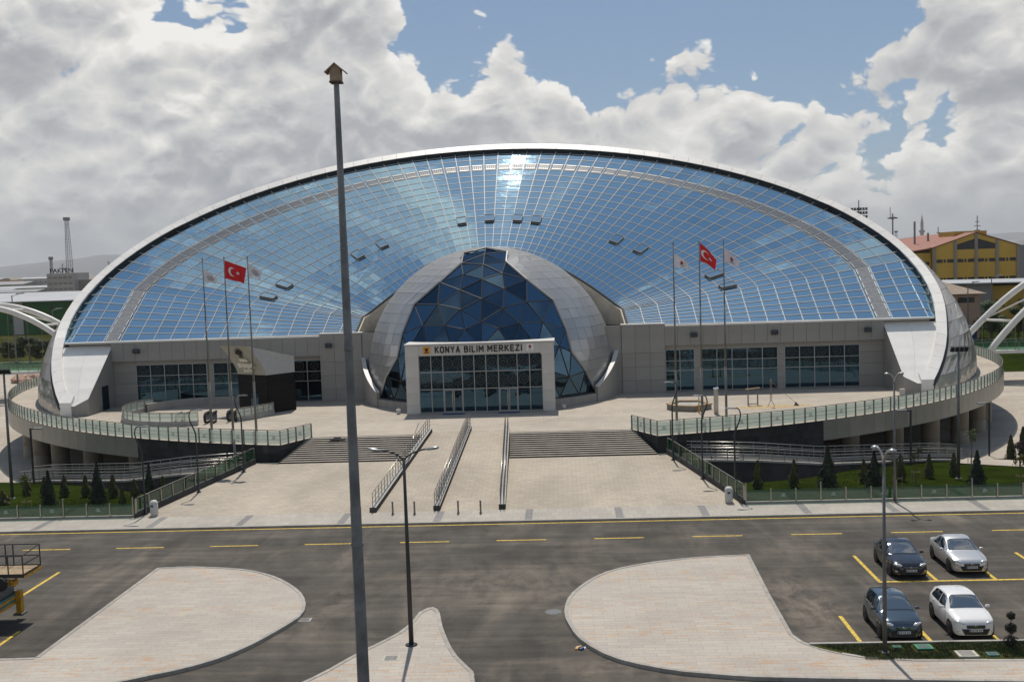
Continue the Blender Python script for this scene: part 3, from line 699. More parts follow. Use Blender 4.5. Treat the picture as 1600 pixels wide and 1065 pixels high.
for lab, a in (('dark service door in the left granite wall', -0.455), ('dark service door in the right granite wall', 0.42)):
    (x, y) = arc_pt(a, TR+0.02); t = thing('service_door', lab, 'door', (x, y, -1.2)); tx, ty = math.cos(a), math.sin(a)
    b = MB(); b.obox((x, y, -0.6), (tx*0.5, ty*0.5, 0), (ty*0.04, -tx*0.04, 0), (0, 0, 0.95)); b.build('door_leaf', 'window_black', t)
    b = MB()
    for s in (-1, 1): b.obox((x+tx*.56*s, y+ty*.56*s, -.6), (tx*.06, ty*.06, 0), (ty*.07, -tx*.07, 0), (0, 0, 1.0))
    b.obox((x, y, .4), (tx*.62, ty*.62, 0), (ty*.075, -tx*.075, 0), (0, 0, .06)); b.build('door_frame', 'granite_wall', t)

# concrete columns under the rim of the terrace
colm = MB(); colm.lathe([(0.80, ZL), (0.80, -1.9), (0.75, -1.88), (0.75, -1.78), (0.78, -1.76), (0.78, 0.47)], n=20)
colm = colm.mesh('column', 'column_concrete', True)
cl = [(-1.02, 'first'), (-0.90, 'second'), (-0.79, 'third'), (-0.685, 'fourth'), (-0.56, 'fifth')]
for i, a in enumerate((-1.18, -1.03, -0.905, -0.79, -0.665, -0.54)):
    x, y = arc_pt(a, TR-1.9)
    inst('concrete_column', colm, (x, y, 0), label='round concrete column under the left terrace rim, number %d counted from the granite wall' % (6-i), cat='column', group='columns under the terrace rim')
for i, a in enumerate((0.585, 0.69, 0.80, 0.925, 1.05, 1.18)):
    x, y = arc_pt(a, TR-1.9)
    inst('concrete_column', colm, (x, y, 0), label='round concrete column under the right terrace rim, number %d counted from the granite wall' % (i+1), cat='column', group='columns under the terrace rim')

# sloping lawns, side ramps
LAWN_B = [(-23.3, 72.5, .85), (-27.9, 72.6, .95), (-31, 74.2, 1.1), (-36.2, 78.8, 1.45), (-43.3, 84.6, 2.25), (-50, 88.5, 2.9), (-100, 92, 3.02)]
def lawn_back(x):
    for (x0, y0, h0), (x1, y1, h1) in zip(LAWN_B, LAWN_B[1:]):
        if x >= x1: k = max(0, (x-x0)/(x1-x0)); return lerp(y0, y1, k), lerp(h0, h1, k)
    return LAWN_B[-1][1:]
mxs = lambda x, sgn: x if sgn < 0 else 2*AX-.3-x
def lawn_h(x, y):
    xl = x if x < AX else 2*AX-.3-x; yb, h = lawn_back(min(xl, -23.3)); v = max(0, min(1, (y-62.3)/(yb-62.3)))
    return 0.06-h*v+0.07*mnoise.noise((xl*.2, y*.2, 0))*v*(1-v)*4
for sgn in (-1, 1):
    b = MB(); nx, ny = 56, 16; vs = []
    for i in range(nx+1):
        for j in range(ny+1):
            v = j/ny; xb = -23.3-76*(i/nx)**1.4; xf = -26.45-74*(i/nx)**1.4; yb = lawn_back(xb)[0]; x, y = lerp(xf, xb, v), lerp(62.3, yb, v)
            h = lawn_back(xb)[1]; vs.append((mxs(x, sgn), y, 0.06-h*v+0.07*mnoise.noise((x*.2, y*.2, 0))*v*(1-v)*4))
    fs = [(i*(ny+1)+j, (i+1)*(ny+1)+j, (i+1)*(ny+1)+j+1, i*(ny+1)+j+1) for i in range(nx) for j in range(ny)]
    if sgn < 0: fs = [f[::-1] for f in fs]
    b.add(vs, fs); b.build('lawn', 'lawn', smooth=True, kind='structure')
rnd = random.Random(11); b = MB()
for sgn in (-1, 1):
    for i in range(15000):
        x = -24.0-rnd.random()*22; y = rnd.uniform(62.4, 78)
        if x > -26.45+(y-62.3)*0.29-.2 or y > lawn_back(x)[0]-.3: continue
        z = lawn_h(x, y)-.01; X = mxs(x, sgn); a = rnd.uniform(0, 6.28); w = .035; dx, dy = math.cos(a)*w, math.sin(a)*w
        b.face([(X-dx, y-dy, z), (X+dx, y+dy, z), (X+rnd.uniform(-.05, .05), y+rnd.uniform(-.05, .05), z+rnd.uniform(.02, .055))])
b.build('grass', 'grass_blade', kind='stuff', label='mown grass on the sloping lawns beside the plaza', cat='grass')
RP = [(-22.9, 73.0, .62), (-27.9, 73.9, .25), (-33.2, 77.0, -.72), (-43.5, 84.6, -2.1), (-46.5, 86.6, -2.6)]
for sgn in (-1, 1):
    b = MB()
    for p, q in zip(RP, RP[1:]):
        v = [(mxs(p[0], sgn), p[1], p[2]), (mxs(q[0], sgn), q[1], q[2]), (mxs(q[0], sgn), q[1]+2.2, q[2]), (mxs(p[0], sgn), p[1]+2.2, p[2])]
        b.add(v+[(x, y, GZ) for x, y, z in v], [(0, 1, 2, 3), (0, 4, 5, 1), (3, 2, 6, 7)])
    b.build('side_ramp', 'granite_wall', kind='structure', clean=True)
    RL = [0]
    for p, q in zip(RP, RP[1:]): RL.append(RL[-1]+(Vector(q)-Vector(p)).length)
    for off, lab in ((0, 'front'), (2.2, 'back')):
        t = thing('ramp_railing', 'horizontal steel railing along the %s edge of the %s side ramp' % (lab, 'left' if sgn < 0 else 'right'), 'railing', (mxs(-31, sgn), 75+off, 0))
        P = [Vector((mxs(p[0], sgn), p[1]+off, p[2])) for p in RP]
        def rp(s):
            s *= RL[-1]
            for i in range(len(P)-1):
                if s <= RL[i+1]+1e-6: return P[i].lerp(P[i+1], (s-RL[i])/(RL[i+1]-RL[i]))
            return P[-1]
        b = MB(); up = Vector((0, 0, .14))
        for p, q in zip(P, P[1:]):
            dv = (q-p); nv = Vector((-dv.y, dv.x, 0)).normalized()*0.15; e = Vector((0, 0, .003))
            b.add([p-nv+e, q-nv+e, q+nv+e, p+nv+e, p-nv+up, q-nv+up, q+nv+up, p+nv+up], [(0, 1, 5, 4), (2, 3, 7, 6), (4, 5, 6, 7)])
        b.build('kerb', 'concrete', t)
        post = MB(); post.tube([(0, 0, 0.1), (0, 0, 1.0)], 0.028, 8); post = post.mesh('post', 'steel')
        n = 24
        for i in range(n): inst('post', post, rp((i+.3)/n), 0, t)
        for h in (0.35, 0.55, 0.75, 1.0):
            b = MB(); b.tube([p+Vector((0, 0, h)) for p in P], 0.026 if h < 1 else 0.034, 8); b.build('rail', 'steel', t, smooth=True)

# paved path and second lawn patch at the right
b = MB(); P = [(30.2, 83.2), (34, 80.4), (44, 76.8), (64, 71.5), (64, 75.5), (45, 80.6), (37.0, 84.4), (33, 87.5)]
b.face([(x, y, max(ZL+.03, lawn_h(x, y)+.08)) for x, y in P]); b.build('path', 'paving_terrace', kind='structure')
b = MB(); P = catmull([(34.6, 87.0), (38, 84.9), (45, 81.4), (64, 76.5), (64, 100), (50, 96), (43, 91.5), (37, 88.2)], 4, True)
b.face([(x, y, ZL+.03+0.35*max(0, min(1, (y-83)/9))) for x, y in P]); o = b.build('lawn', 'lawn', kind='structure')
bm = bmesh.new(); bm.from_mesh(o.data); bm.normal_update(); bmesh.ops.triangulate(bm, faces=bm.faces[:])
for fc in bm.faces:
    if fc.normal.z < 0: fc.normal_flip()
bm.to_mesh(o.data); bm.free()

# ================================================================== THE SCIENCE CENTRE
BX, EYC, ER, EH = -6.85, 128.73, 52.72, 26.27
def rimY(z): return 100+1.81343*(z-8)-0.03174*(z-8)**2 if z >= 8 else 100-(8-z)*1.33
half = []
for i in range(2601):
    z = 3.0+25.4*i/2600; rr = ER*math.sqrt(max(0, 1-((z-2)/EH)**2)); d2 = rr*rr-(rimY(z)-EYC)**2
    if d2 <= 0: break
    half.append(Vector((math.sqrt(d2), rimY(z), z)))
half.append(Vector((0, half[-1].y, half[-1].z+0.01)))
HS = [0.0]
for i in range(1, len(half)): HS.append(HS[-1]+(half[i]-half[i-1]).length)
import bisect
def rim_at(s):
    i = min(len(HS)-1, max(1, bisect.bisect_left(HS, s))); k = (s-HS[i-1])/max(1e-9, HS[i]-HS[i-1])
    return half[i-1].lerp(half[i], k)
def s_of(fn):
    for i, p in enumerate(half):
        if fn(p): return HS[i]
S_FAC = s_of(lambda p: p.y >= 100.0); S_KINK = s_of(lambda p: p.z >= 13.9); S_TOP = HS[-1]
NA, NB = 7, 30
def inner_pt(i):
    if i <= NA: return Vector((12.95, 100.15, 8.42)).lerp(Vector((12.7, 102.4, 9.7)), i/NA)
    a = (i-NA)/NB*math.pi/2
    return Vector((12.7*math.cos(a), 102.4+3.6*math.sin(a), 9.7+5.9*math.sin(a)**2.2))
def rib_s(i): return lerp(S_FAC, S_KINK, i/NA) if i <= NA else lerp(S_KINK, S_TOP, (i-NA)/NB)
def frame(s):
    p = rim_at(s); q = rim_at(min(s+0.05, S_TOP)); p0 = rim_at(max(0, s-0.05)); T = (q-p0).normalized()
    if s >= S_TOP-0.2: T = Vector((-1, 0, 0))
    return p, T
def rim_frame(s):
    p, T = frame(s)
    plane_n = Vector((0, -0.545, 0.838)) if p.z < 20 else Vector((0, -0.60, 0.80))
    d = plane_n.cross(T).normalized()            # in-plane, pointing inwards
    if d.dot(Vector((-p.x, 104-p.y, 10-p.z))) < 0: d = -d
    return p, T, d, plane_n
def rim_w(p): return lerp(0.95, 1.05, min(1, max(0, (p.z-8)/16)))
def outer_pt(i):
    if i == 0:
        p = rim_at(S_FAC); return Vector((p.x-0.95, 100.1, 8.32))
    p, T, d, n = rim_frame(rib_s(i)); q = p+d*(rim_w(p)+0.02)-n*0.22
    q.y = max(q.y, 100.12); return q
NR = 18; UNITS = 17.35
def uk(k): return 0.0 if k == 0 else (k-0.65)/UNITS
def mirror(v, s): return Vector((BX+s*v.x, v.y, v.z))
GRID = [[outer_pt(i).lerp(inner_pt(i), uk(k)) for k in range(NR+1)] for i in range(NA+NB+1)]
for i in range(1, NA):
    for k in range(1, NR+1): GRID[i][k] = GRID[0][k].lerp(GRID[NA][k], i/NA)
    GRID[i][0] = outer_pt(i)

SC = thing('science_center', 'silver domed science centre with blue glass fan roof and sign over its entrance', 'building', (AX, 100, ZT))
roof = MB(); roof.slab([(-19, 100.3, 8.2), (5, 100.3, 8.2), (5, 112, 8.2), (-19, 112, 8.2)], 0.1)
roof = roof.build('glass_roof', 'louvre_dark', SC)
rnd = random.Random(21)
HATCH = {(-1, 33, 12), (-1, 36, 12), (1, 34, 12), (1, 32, 12), (-1, 21, 12), (-1, 24, 12), (-1, 12, 11), (-1, 9, 11), (1, 23, 12), (1, 20, 12), (1, 11, 11), (1, 8, 11)}
panes = []; cells = []
for s in (-1, 1):
    for i in range(NA+NB):
        for k in range(NR):
            P = [GRID[i][k], GRID[i+1][k], GRID[i+1][k+1], GRID[i][k+1]]
            P = [mirror(p, s) for p in P]
            if (P[1]-P[0]).cross(P[2]-P[0]).z < 0: P.reverse()
            n = (P[1]-P[0]).cross(P[3]-P[0]).normalized()
            cells.append((s, i, k, sum(P, Vector())/4))
            if (s, i, k) in HATCH:
                b = MB(); Q = [p+n*0.2 for p in P]
                c = sum(Q, Vector())/4; Q = [c+(p-c)*0.96 for p in Q]
                b.slab(Q, 0.03); hp = b.build('roof_hatch', 'roof_glass', roof)
                fr = MB()
                for j in range(4):
                    a, e = Q[j], Q[(j+1) % 4]; fr.add([a-n*.03, e-n*.03, e-n*.2, a-n*.2], [(0, 1, 2, 3)])
                link_obj(bpy.data.objects.new('hatch_frame', fr.mesh('hatch_frame', 'dark_metal')), roof)
                fw = MB()
                for j in range(4): fw.tube([Q[j]+n*.02, Q[(j+1) % 4]+n*.02], 0.05, 4)
                link_obj(bpy.data.objects.new('hatch_edge', fw.mesh('hatch_edge', 'mullion_white')), roof)
                panes.append((P, 0.04, 'louvre_dark')); continue
            if k == 3:        # louvred vent
                c = sum(P, Vector())/4; b = MB(); e1 = (P[1]-P[0]); 
                Q = [c+(p-c)*0.74+n*0.03 for p in P]; b.cur = 1; b.slab(Q, 0.06); b.cur = 0
                # slats run radially (outer to inner)
                O0, O1, I1, I0 = [mirror(p, s) for p in (GRID[i][k], GRID[i+1][k], GRID[i+1][k+1], GRID[i][k+1])]
                O0, O1, I1, I0 = [c+(p-c)*0.74 for p in (O0, O1, I1, I0)]
                ns = 5
                for q in range(ns+1):
                    a, e = O0.lerp(O1, q/ns), I0.lerp(I1, q/ns); w = (O1-O0).normalized()*0.05
                    b.add([a-w+n*.035, a+w+n*.07, e+w+n*.07, e-w+n*.035], [(0, 1, 2, 3)])
                for a, e in ((O0, O1), (I0, I1)):
                    w = (I0-O0).normalized()*0.05; b.add([a-w+n*.075, e-w+n*.075, e+w+n*.075, a+w+n*.075], [(0, 1, 2, 3)])
                link_obj(bpy.data.objects.new('vent_louvre', b.mesh('vent_louvre', ['louvre', 'louvre_dark'])), roof)
                # glass margin under the louvre
                panes.append((P, 0.03, 'roof_glass')); continue
            c = sum(P, Vector())/4; n = (P[2]-P[0]).cross(P[3]-P[1]).normalized(); t1 = (P[1]-P[0]).normalized(); t2 = n.cross(t1)
            al, be_ = rnd.gauss(0, .004), rnd.gauss(0, .004)      # each pane sits flat, a little out of true
            P = [p-n*(p-c).dot(n)+n*((p-c).dot(t1)*al+(p-c).dot(t2)*be_) for p in P]
            panes.append((P, 0.03, 'roof_glass'))
pieces('glass_pane', panes, roof)
def bar_strip(b, pts, nrms, w, h):
    """flat bar following pts, half-width w, raised h along the normals"""
    w0 = w if isinstance(w, (list, tuple)) else [w]*len(pts)
    for i in range(len(pts)-1):
        p, q = pts[i], pts[i+1]; t = (q-p).normalized(); n0, n1 = nrms[i], nrms[i+1]
        s0, s1 = t.cross(n0).normalized()*w0[i], t.cross(n1).normalized()*w0[i+1]
        v = [p-s0-n0*.03, p+s0-n0*.03, p+s0+n0*h, p-s0+n0*h, q-s1-n1*.03, q+s1-n1*.03, q+s1+n1*h, q-s1+n1*h]
        b.add(v, [(0, 4, 7, 3), (3, 7, 6, 2), (2, 6, 5, 1), (0, 3, 2, 1), (4, 5, 6, 7)])
def gn(i, k):
    i0, i1 = max(0, i-1), min(NA+NB, i+1); k0, k1 = max(0, k-1), min(NR, k+1)
    n = (GRID[i1][k]-GRID[i0][k]).cross(GRID[i][k1]-GRID[i][k0]); 
    n = n if n.z > 0 else -n
    if i == NA+NB: n.x = 0
    return n.normalized()
NRM = [[gn(i, k) for k in range(NR+1)] for i in range(NA+NB+1)]
mvec = lambda v, s: Vector((v.x*s, v.y, v.z))
for s in (-1, 1):
    for i in range(NA+NB+1):
        if i == NA+NB and s > 0: continue
        b = MB(); ks = [0, 6, 12, NR] if i > NA+1 else list(range(NR+1))
        bar_strip(b, [mirror(GRID[i][k], s) for k in ks], [mvec(NRM[i][k], s) for k in ks], [lerp(.046, .02, k/NR) for k in ks], 0.045)
        b.build('rib', 'mullion_white', roof)
    for k in range(1, NR+1):
        b = MB(); bar_strip(b, [mirror(GRID[i][k], s) for i in range(NA+NB+1)], [mvec(NRM[i][k], s) for i in range(NA+NB+1)], 0.034 if k not in (3, 4) else 0.04, 0.035)
        b.build('ring_bar', 'mullion_white', roof)
# drum wall round the entrance dome where the fan ends, and its dark gutter
b = MB(); gt = []
pts = [mirror(inner_pt(i), -1) for i in range(NA+NB+1)]+[mirror(inner_pt(i), 1) for i in range(NA+NB-1, -1, -1)]
for i in range(len(pts)-1):
    p, q = pts[i], pts[i+1]; ci = Vector((BX, 102, 0)); dp = (p-ci); dp.z = 0; dq = (q-ci); dq.z = 0
    p2, q2 = p-dp.normalized()*0.25, q-dq.normalized()*0.25
    b.add([(p.x, p.y, 8.3), (q.x, q.y, 8.3), (q.x, q.y, q.z+.1), (p.x, p.y, p.z+.1), (p2.x, p2.y, 8.3), (q2.x, q2.y, 8.3), (q2.x, q2.y, q.z+.1), (p2.x, p2.y, p.z+.1)],
          [(0, 1, 2, 3), (5, 4, 7, 6), (3, 2, 6, 7)])
b.build('drum_wall', 'cream_render', SC)
b = MB(); b.tube([p+Vector((0, 0, .12)) for p in pts], 0.12, 6); b.build('roof_gutter', 'joint_dark', SC)

# white rim: coping blocks, dark inner face, legs
rimpart = MB(); rimpart.tube([mirror(rim_at(S_TOP*i/60), -1)-Vector((0, 0, .25)) for i in range(61)], 0.2, 5); 
rimpart.tube([mirror(rim_at(S_TOP*i/60), 1)-Vector((0, 0, .25)) for i in range(61)], 0.2, 5)
rimpart = rimpart.build('rim', 'joint_dark', SC)
nb = 42
for s in (-1, 1):
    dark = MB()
    for i in range(nb):
        s0, s1 = lerp(0.0, S_TOP, i/nb), lerp(0.0, S_TOP, (i+1)/nb)-0.03
        c0, c1 = [], []
        for ss, cc in ((s0, c0), (s1, c1)):
            p, T, d, n = rim_frame(ss); w = rim_w(p)
            cc += [mirror(p+n*0.22, s), mirror(p+d*w+n*0.22, s), mirror(p+d*w-n*0.25, s), mirror(p-n*0.30, s)]
        b = MB(); b.add(c0+c1, [(0, 1, 5, 4), (4, 7, 3, 0), (0, 3, 2, 1), (4, 5, 6, 7), (1, 2, 6, 5)])
        o = b.build('coping_block', 'white_rim', rimpart, clean=True)
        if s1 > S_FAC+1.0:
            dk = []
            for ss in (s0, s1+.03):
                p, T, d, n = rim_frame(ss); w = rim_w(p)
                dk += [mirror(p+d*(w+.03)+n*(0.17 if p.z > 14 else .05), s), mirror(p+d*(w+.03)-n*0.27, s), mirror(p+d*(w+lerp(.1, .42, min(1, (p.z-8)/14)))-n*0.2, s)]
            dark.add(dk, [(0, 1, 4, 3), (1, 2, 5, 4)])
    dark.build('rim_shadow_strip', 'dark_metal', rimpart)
XI = 36.75                      # inner wall of the legs
for s in (-1, 1):
    leg = MB(); items = []
    zz = [3.0, 3.55, 4.4, 5.3, 6.2, 7.1, 7.95]
    def lp(z, x): return mirror(Vector((x, rimY(z), z)), s)
    # front face and inner wall
    rx = lambda z: rim_at(s_of(lambda p: p.z >= z)).x-0.93
    leg.add([lp(3.0, XI+1.0)+Vector((0, -.02, 0)), lp(3.0, half[0].x), mirror(Vector((half[0].x, rimY(3), ZT)), s), mirror(Vector((XI+1.0, rimY(3), ZT)), s)], [(0, 1, 2, 3)])
    leg.add([mirror(Vector((XI+1.0, rimY(3.0), 3.0)), s), mirror(Vector((XI+1.0, rimY(3.0), ZT)), s), mirror(Vector((XI, rimY(3.55), ZT)), s), mirror(Vector((XI, rimY(3.55), 3.55)), s)], [(0, 1, 2, 3)])
    leg.add([mirror(Vector((XI, rimY(3.55), ZT)), s), mirror(Vector((XI, 100.2, ZT)), s), mirror(Vector((XI, 100.2, 7.95)), s), mirror(Vector((XI, rimY(3.55), 3.55)), s)], [(0, 1, 2, 3)])
    lg = leg.build('leg', 'wall_panel', SC)
    for j in range(len(zz)-1):
        z0, z1 = zz[j], zz[j+1]; xi0, xi1 = (XI+1.0 if j == 0 else XI), XI
        for q in range(2):
            P = [lp(z0, lerp(xi0, rx(z0), q/2)+.006), lp(z0, lerp(xi0, rx(z0), (q+1)/2)-.006), lp(z1, lerp(xi1, rx(z1), (q+1)/2)-.006), lp(z1, lerp(xi1, rx(z1), q/2)+.006)]
            if (P[1]-P[0]).cross(P[2]-P[0]).z < 0: P.reverse()
            items.append((P, 0.05, 'white_rim'))
    pieces('leg_plate', items, lg)
    eb = MB(); hx0 = half[0].x; pr_ = [(93.28, ZT), (93.28, 3.33), (94.1, 3.95), (94.1, ZT)]
    eb.add([mirror(Vector((x, y, z)), s) for x in (hx0-1.0, hx0+.06) for y, z in pr_], [(0, 1, 2, 3), (7, 6, 5, 4), (0, 4, 5, 1), (1, 5, 6, 2)])
    eb.build('leg_end_block', 'white_rim', lg, clean=True)

# silver shell behind the rim
def amin(z):
    r = ER*math.sqrt(max(1e-6, 1-((z-2)/EH)**2)); c = (EYC-(rimY(max(z, 3.0))+0.05))/r
    return None if c < -1 else math.acos(min(1, c)), r
shell = MB(); shell.lathe([(ER-.1, ZT-.3), (ER-.1, ZT+.15)], (BX, EYC, 0), 90, R(-45), R(225)); shell = shell.build('shell', 'joint_dark', SC)
items = []; beta = [R(x*3.2) for x in range(0, 29)]; rnd = random.Random(5)
for j in range(len(beta)-1):
    z0, z1 = ZT+EH*math.sin(beta[j]), ZT+EH*math.sin(beta[j+1]); (a0, r0), (a1, r1) = amin(z0), amin(z1)
    if a0 is None: continue
    if a1 is None: a1 = math.pi-0.001
    n = max(2, int((2*math.pi-2*a0)*r0/2.3))
    for i in range(n):
        A = [lerp(a0, 2*math.pi-a0, i/n), lerp(a0, 2*math.pi-a0, (i+1)/n)]; B = [lerp(a1, 2*math.pi-a1, i/n), lerp(a1, 2*math.pi-a1, (i+1)/n)]
        g = 0.012
        P = [Vector((BX+r0*math.sin(A[0]+g/r0), EYC-r0*math.cos(A[0]+g/r0), z0+g)), Vector((BX+r0*math.sin(A[1]-g/r0), EYC-r0*math.cos(A[1]-g/r0), z0+g)),
             Vector((BX+r1*math.sin(B[1]-g/r1), EYC-r1*math.cos(B[1]-g/r1), z1-g)), Vector((BX+r1*math.sin(B[0]+g/r1), EYC-r1*math.cos(B[0]+g/r1), z1-g))]
        c = sum(P, Vector())/4; nn = Vector((c.x-BX, c.y-EYC, 0)).normalized()
        P = [p+nn*rnd.uniform(-.018, .018) for p in P]
        items.append((P, 0.03, 'shell_panel'))
pieces('shell_panel', items, shell)
b = MB(); vs = []     # dark liner inside the shell
for j in range(0, 29, 2):
    z = ZT+EH*math.sin(beta[j]); a, r = amin(z)
    if a is None: break
    vs.append([(BX+(r-.12)*math.sin(lerp(a+.01, 2*math.pi-a-.01, i/60)), EYC-(r-.12)*math.cos(lerp(a+.01, 2*math.pi-a-.01, i/60)), z) for i in range(61)])
for j in range(len(vs)-1):
    for i in range(60): b.face([vs[j][i], vs[j][i+1], vs[j+1][i+1], vs[j+1][i]])
b.build('shell_liner', 'joint_dark', shell)

# wing walls -----------------------------------------------------------------
wins = [(16.45, 19.2, 2), (19.85, 27.0, 5), (27.6, 34.6, 5)]
ornament_cache = {}
def octa(b, cx, cz, y, r, w):
    for rr, n, ph in ((r, 8, math.pi/8), (r*0.55, 4, 0)):
        for i in range(n):
            a0, a1 = ph+2*math.pi*i/n, ph+2*math.pi*(i+1)/n
            o0, o1 = (cx+rr*math.cos(a0), cz+rr*math.sin(a0)), (cx+rr*math.cos(a1), cz+rr*math.sin(a1))
            k = 1-w/rr
            i0, i1 = (cx+(o0[0]-cx)*k, cz+(o0[1]-cz)*k), (cx+(o1[0]-cx)*k, cz+(o1[1]-cz)*k)
            b.face([(o0[0], y, o0[1]), (i0[0], y, i0[1]), (i1[0], y, i1[1]), (o1[0], y, o1[1])])
pbr('ornament', (0.045, 0.038, 0.028), 0.6)
for s in (-1, 1):
    side = 'left' if s < 0 else 'right'
    w = MB(); xs = sorted((BX+s*12.4, BX+s*41.2)); w.box(xs[0], xs[1], 100.115, 100.6, ZT, 8.2)
    wing = w.build('wing_wall', 'joint_dark', SC, label=side+' wing of the facade')
    items = []
    def panel(x0, x1, y, z0, z1, mat='wall_panel', t=0.06):
        a, c = BX+s*x0, BX+s*x1; a, c = min(a, c), max(a, c); g = .011
        items.append(([(a+g, y, z0+g), (c-g, y, z0+g), (c-g, y, z1-g), (a+g, y, z1-g)], t, mat))
    n = 17
    for i in range(n): panel(lerp(16.4, 36.75, i/n), lerp(16.4, 36.75, (i+1)/n), 99.55, 6.4, 8.2)
    panel(36.75, 38.6, 99.9, 7.4, 8.2); panel(38.6, 41.0, 99.9, 7.4, 8.2)
    zr = [ZT, 3.1, 4.2, 5.3, 6.4]
    for k in range(4):
        for x0, x1 in ((19.2, 19.85), (27.0, 27.6), (34.6, 36.75)): panel(x0, x1, 99.98, zr[k], zr[k+1])
    # pylon next to the dome
    for k, (z0, z1) in enumerate(((ZT, 3.2), (3.2, 4.5), (4.5, 5.8), (5.8, 8.45))): panel(10.4, 12.35, 99.62, z0, z1)
    for k, (z0, z1) in enumerate(((ZT, 3.2), (3.2, 4.5), (4.5, 5.8), (5.8, 8.45))):
        for x0, x1 in ((12.35, 13.6), (13.6, 15.0), (15.0, 16.4)): panel(x0, x1, 99.5, z0, z1)
    for x0, x1, nc in wins: panel(x0, x1, 99.98, 6.0, 6.4)
    pieces('wall_panel', items, wing)
    b = MB(); a, c = sorted((BX+s*16.4, BX+s*36.75)); b.box(a, c, 99.6, 100.1, 6.42, 8.19); a, c = sorted((BX+s*10.4, BX+s*16.39)); b.box(a, c, 99.70, 100.1, ZT, 8.44)
    b.build('fascia_core', 'joint_dark', wing)
    b = MB(); a, c = sorted((BX+s*16.42, BX+s*41.3)); b.box(a, c, 99.48, 100.15, 8.203, 8.36); b.build('parapet_coping', 'white_clad', wing)
    b = MB(); a, c = sorted((BX+s*12.3, BX+s*16.45)); b.box(a, c, 99.44, 100.3, 8.452, 8.56); b.build('parapet_coping', 'white_clad', wing)
    for x0, x1, nc in wins:
        a, c = sorted((BX+s*x0, BX+s*x1)); zl = [2.08, 4.0, 4.92, 5.98]
        fr = MB()
        for i in range(nc+1):
            x = lerp(a+.03, c-.03, i/nc); fr.box(x-.035, x+.035, 100.0, 100.1, zl[0], zl[-1])
        for z in zl: fr.box(a, c, 100.01, 100.1, z-.03, z+.03)
        win = fr.build('window', 'mullion_grey', wing) if False else None
        wo = bpy.data.objects.new('window_frame', fr.mesh('window_frame', 'mullion_grey')); link_obj(wo, wing)
        for i in range(nc):
            for k in range(3):
                xx0, xx1 = lerp(a+.03, c-.03, i/nc)+.03, lerp(a+.03, c-.03, (i+1)/nc)-.03; t1 = rnd.uniform(-.003, .003); t2 = rnd.uniform(-.003, .003)
                p = MB(); p.slab([(xx0, 100.05+t1, zl[k]+.03), (xx1, 100.05+t2, zl[k]+.03), (xx1, 100.05, zl[k+1]-.03), (xx0, 100.05, zl[k+1]-.03)], .012)
                link_obj(bpy.data.objects.new('window_pane', p.mesh('window_pane', 'facade_glass')), wing)
        for i in range(nc):
            for k in (1, 2):
                if 'om' not in globals():
                    om = MB(); octa(om, 0, 0, 0, 0.40, 0.06); om = om.mesh('window_ornament', 'ornament')
                inst('window_ornament', om, (lerp(a, c, (i+.5)/nc), 100.035, (zl[k]+zl[k+1])/2), parent=wing)
    for x in ((15.5, 34.2) if s < 0 else (19.1, 26.6, 35.2)):
        b = MB(); cx = BX+s*x; y0 = 99.55
        b.add([(cx-.3, y0-.45, 7.25), (cx+.3, y0-.45, 7.25), (cx+.3, y0-.1, 7.15), (cx-.3, y0-.1, 7.15), (cx-.3, y0-.35, 7.62), (cx+.3, y0-.35, 7.62), (cx+.3, y0-.06, 7.55), (cx-.3, y0-.06, 7.55)],
              [(0, 1, 5, 4), (4, 5, 6, 7), (1, 2, 6, 5), (0, 4, 7, 3), (3, 2, 1, 0), (2, 3, 7, 6)])
        b.box(cx-.05, cx+.05, y0-.1, y0, 7.3, 7.4); b.build('floodlight', 'lamp_pole_dark', wing)
# glazed door in the left leg wall
b = MB(); b.box(BX-XI+.005, BX-XI+.04, 97.0, 98.4, ZT+.05, 4.3); b.build('side_door', 'facade_glass', SC)

# entrance dome ---------------------------------------------------------------
DC = Vector((AX-.05, 102.0, 4.4)); DR = 11.9
def dpt(lon, lat, r=DR):
    lo, la = R(lon), R(lat); return DC+Vector((r*math.cos(la)*math.sin(lo), -r*math.cos(la)*math.cos(lo), r*math.sin(la)))
core = MB(); core.lathe([((DR-.35)*math.cos(R(a)), (DR-.35)*math.sin(R(a))) for a in range(-12, 91, 6)], DC, 48)
dome = core.build('entrance_dome', 'joint_dark', SC, smooth=True)
GV = dict(a=(0, 80.5), c=(34, 72), d=(0, 69.5), f=(20.6, 60.7), g=(0, 59.2), i=(13.9, 52.1), j=(0, 48.5), n=(29.1, 47.3), m=(12.9, 42.4), q=(23.9, 35.1), s=(39.9, 35.1), p=(0, 37.4),
          u=(10.5, 32.4), y=(17.6, 25), z=(29.5, 25), x=(0, 26.3), B=(41.3, 21), D=(7.7, 23.1), V1=(0, 15.5), V2=(13, 14.5), V3=(24.5, 14.5), V4=(35.5, 14), M=(41.6, 10.9),
          W1=(6, 4.5), W2=(18, 4.5), W3=(29, 4), S=(39, .5), Q=(49.2, 2), b0=(0, -8), b1=(12, -8), b2=(24, -8), b3=(34, -8), X=(45, -7.8), U=(57, -8))
GT = 'a c d;d c f;d f g;g f i;g i j;f n i;i n m;j i m;j m p;m n q;n s q;m q u;p m u;q s z;q z y;u q y;p u x;x u D;u y D;s B z;x D V1;D V2 V1;D y V2;y V3 V2;y z V3;z V4 V3;z B V4;B M V4;V1 V2 W1;V2 W2 W1;V2 V3 W2;V3 W3 W2;V3 V4 W3;V4 S W3;V4 M S;M Q S;W1 b1 b0;W1 W2 b1;W2 b2 b1;W2 W3 b2;W3 b3 b2;W3 S b3;S X b3;S Q X;Q U X'
items = []; edges = {}; rnd = random.Random(9)
tris = [t.split() for t in GT.split(';')]
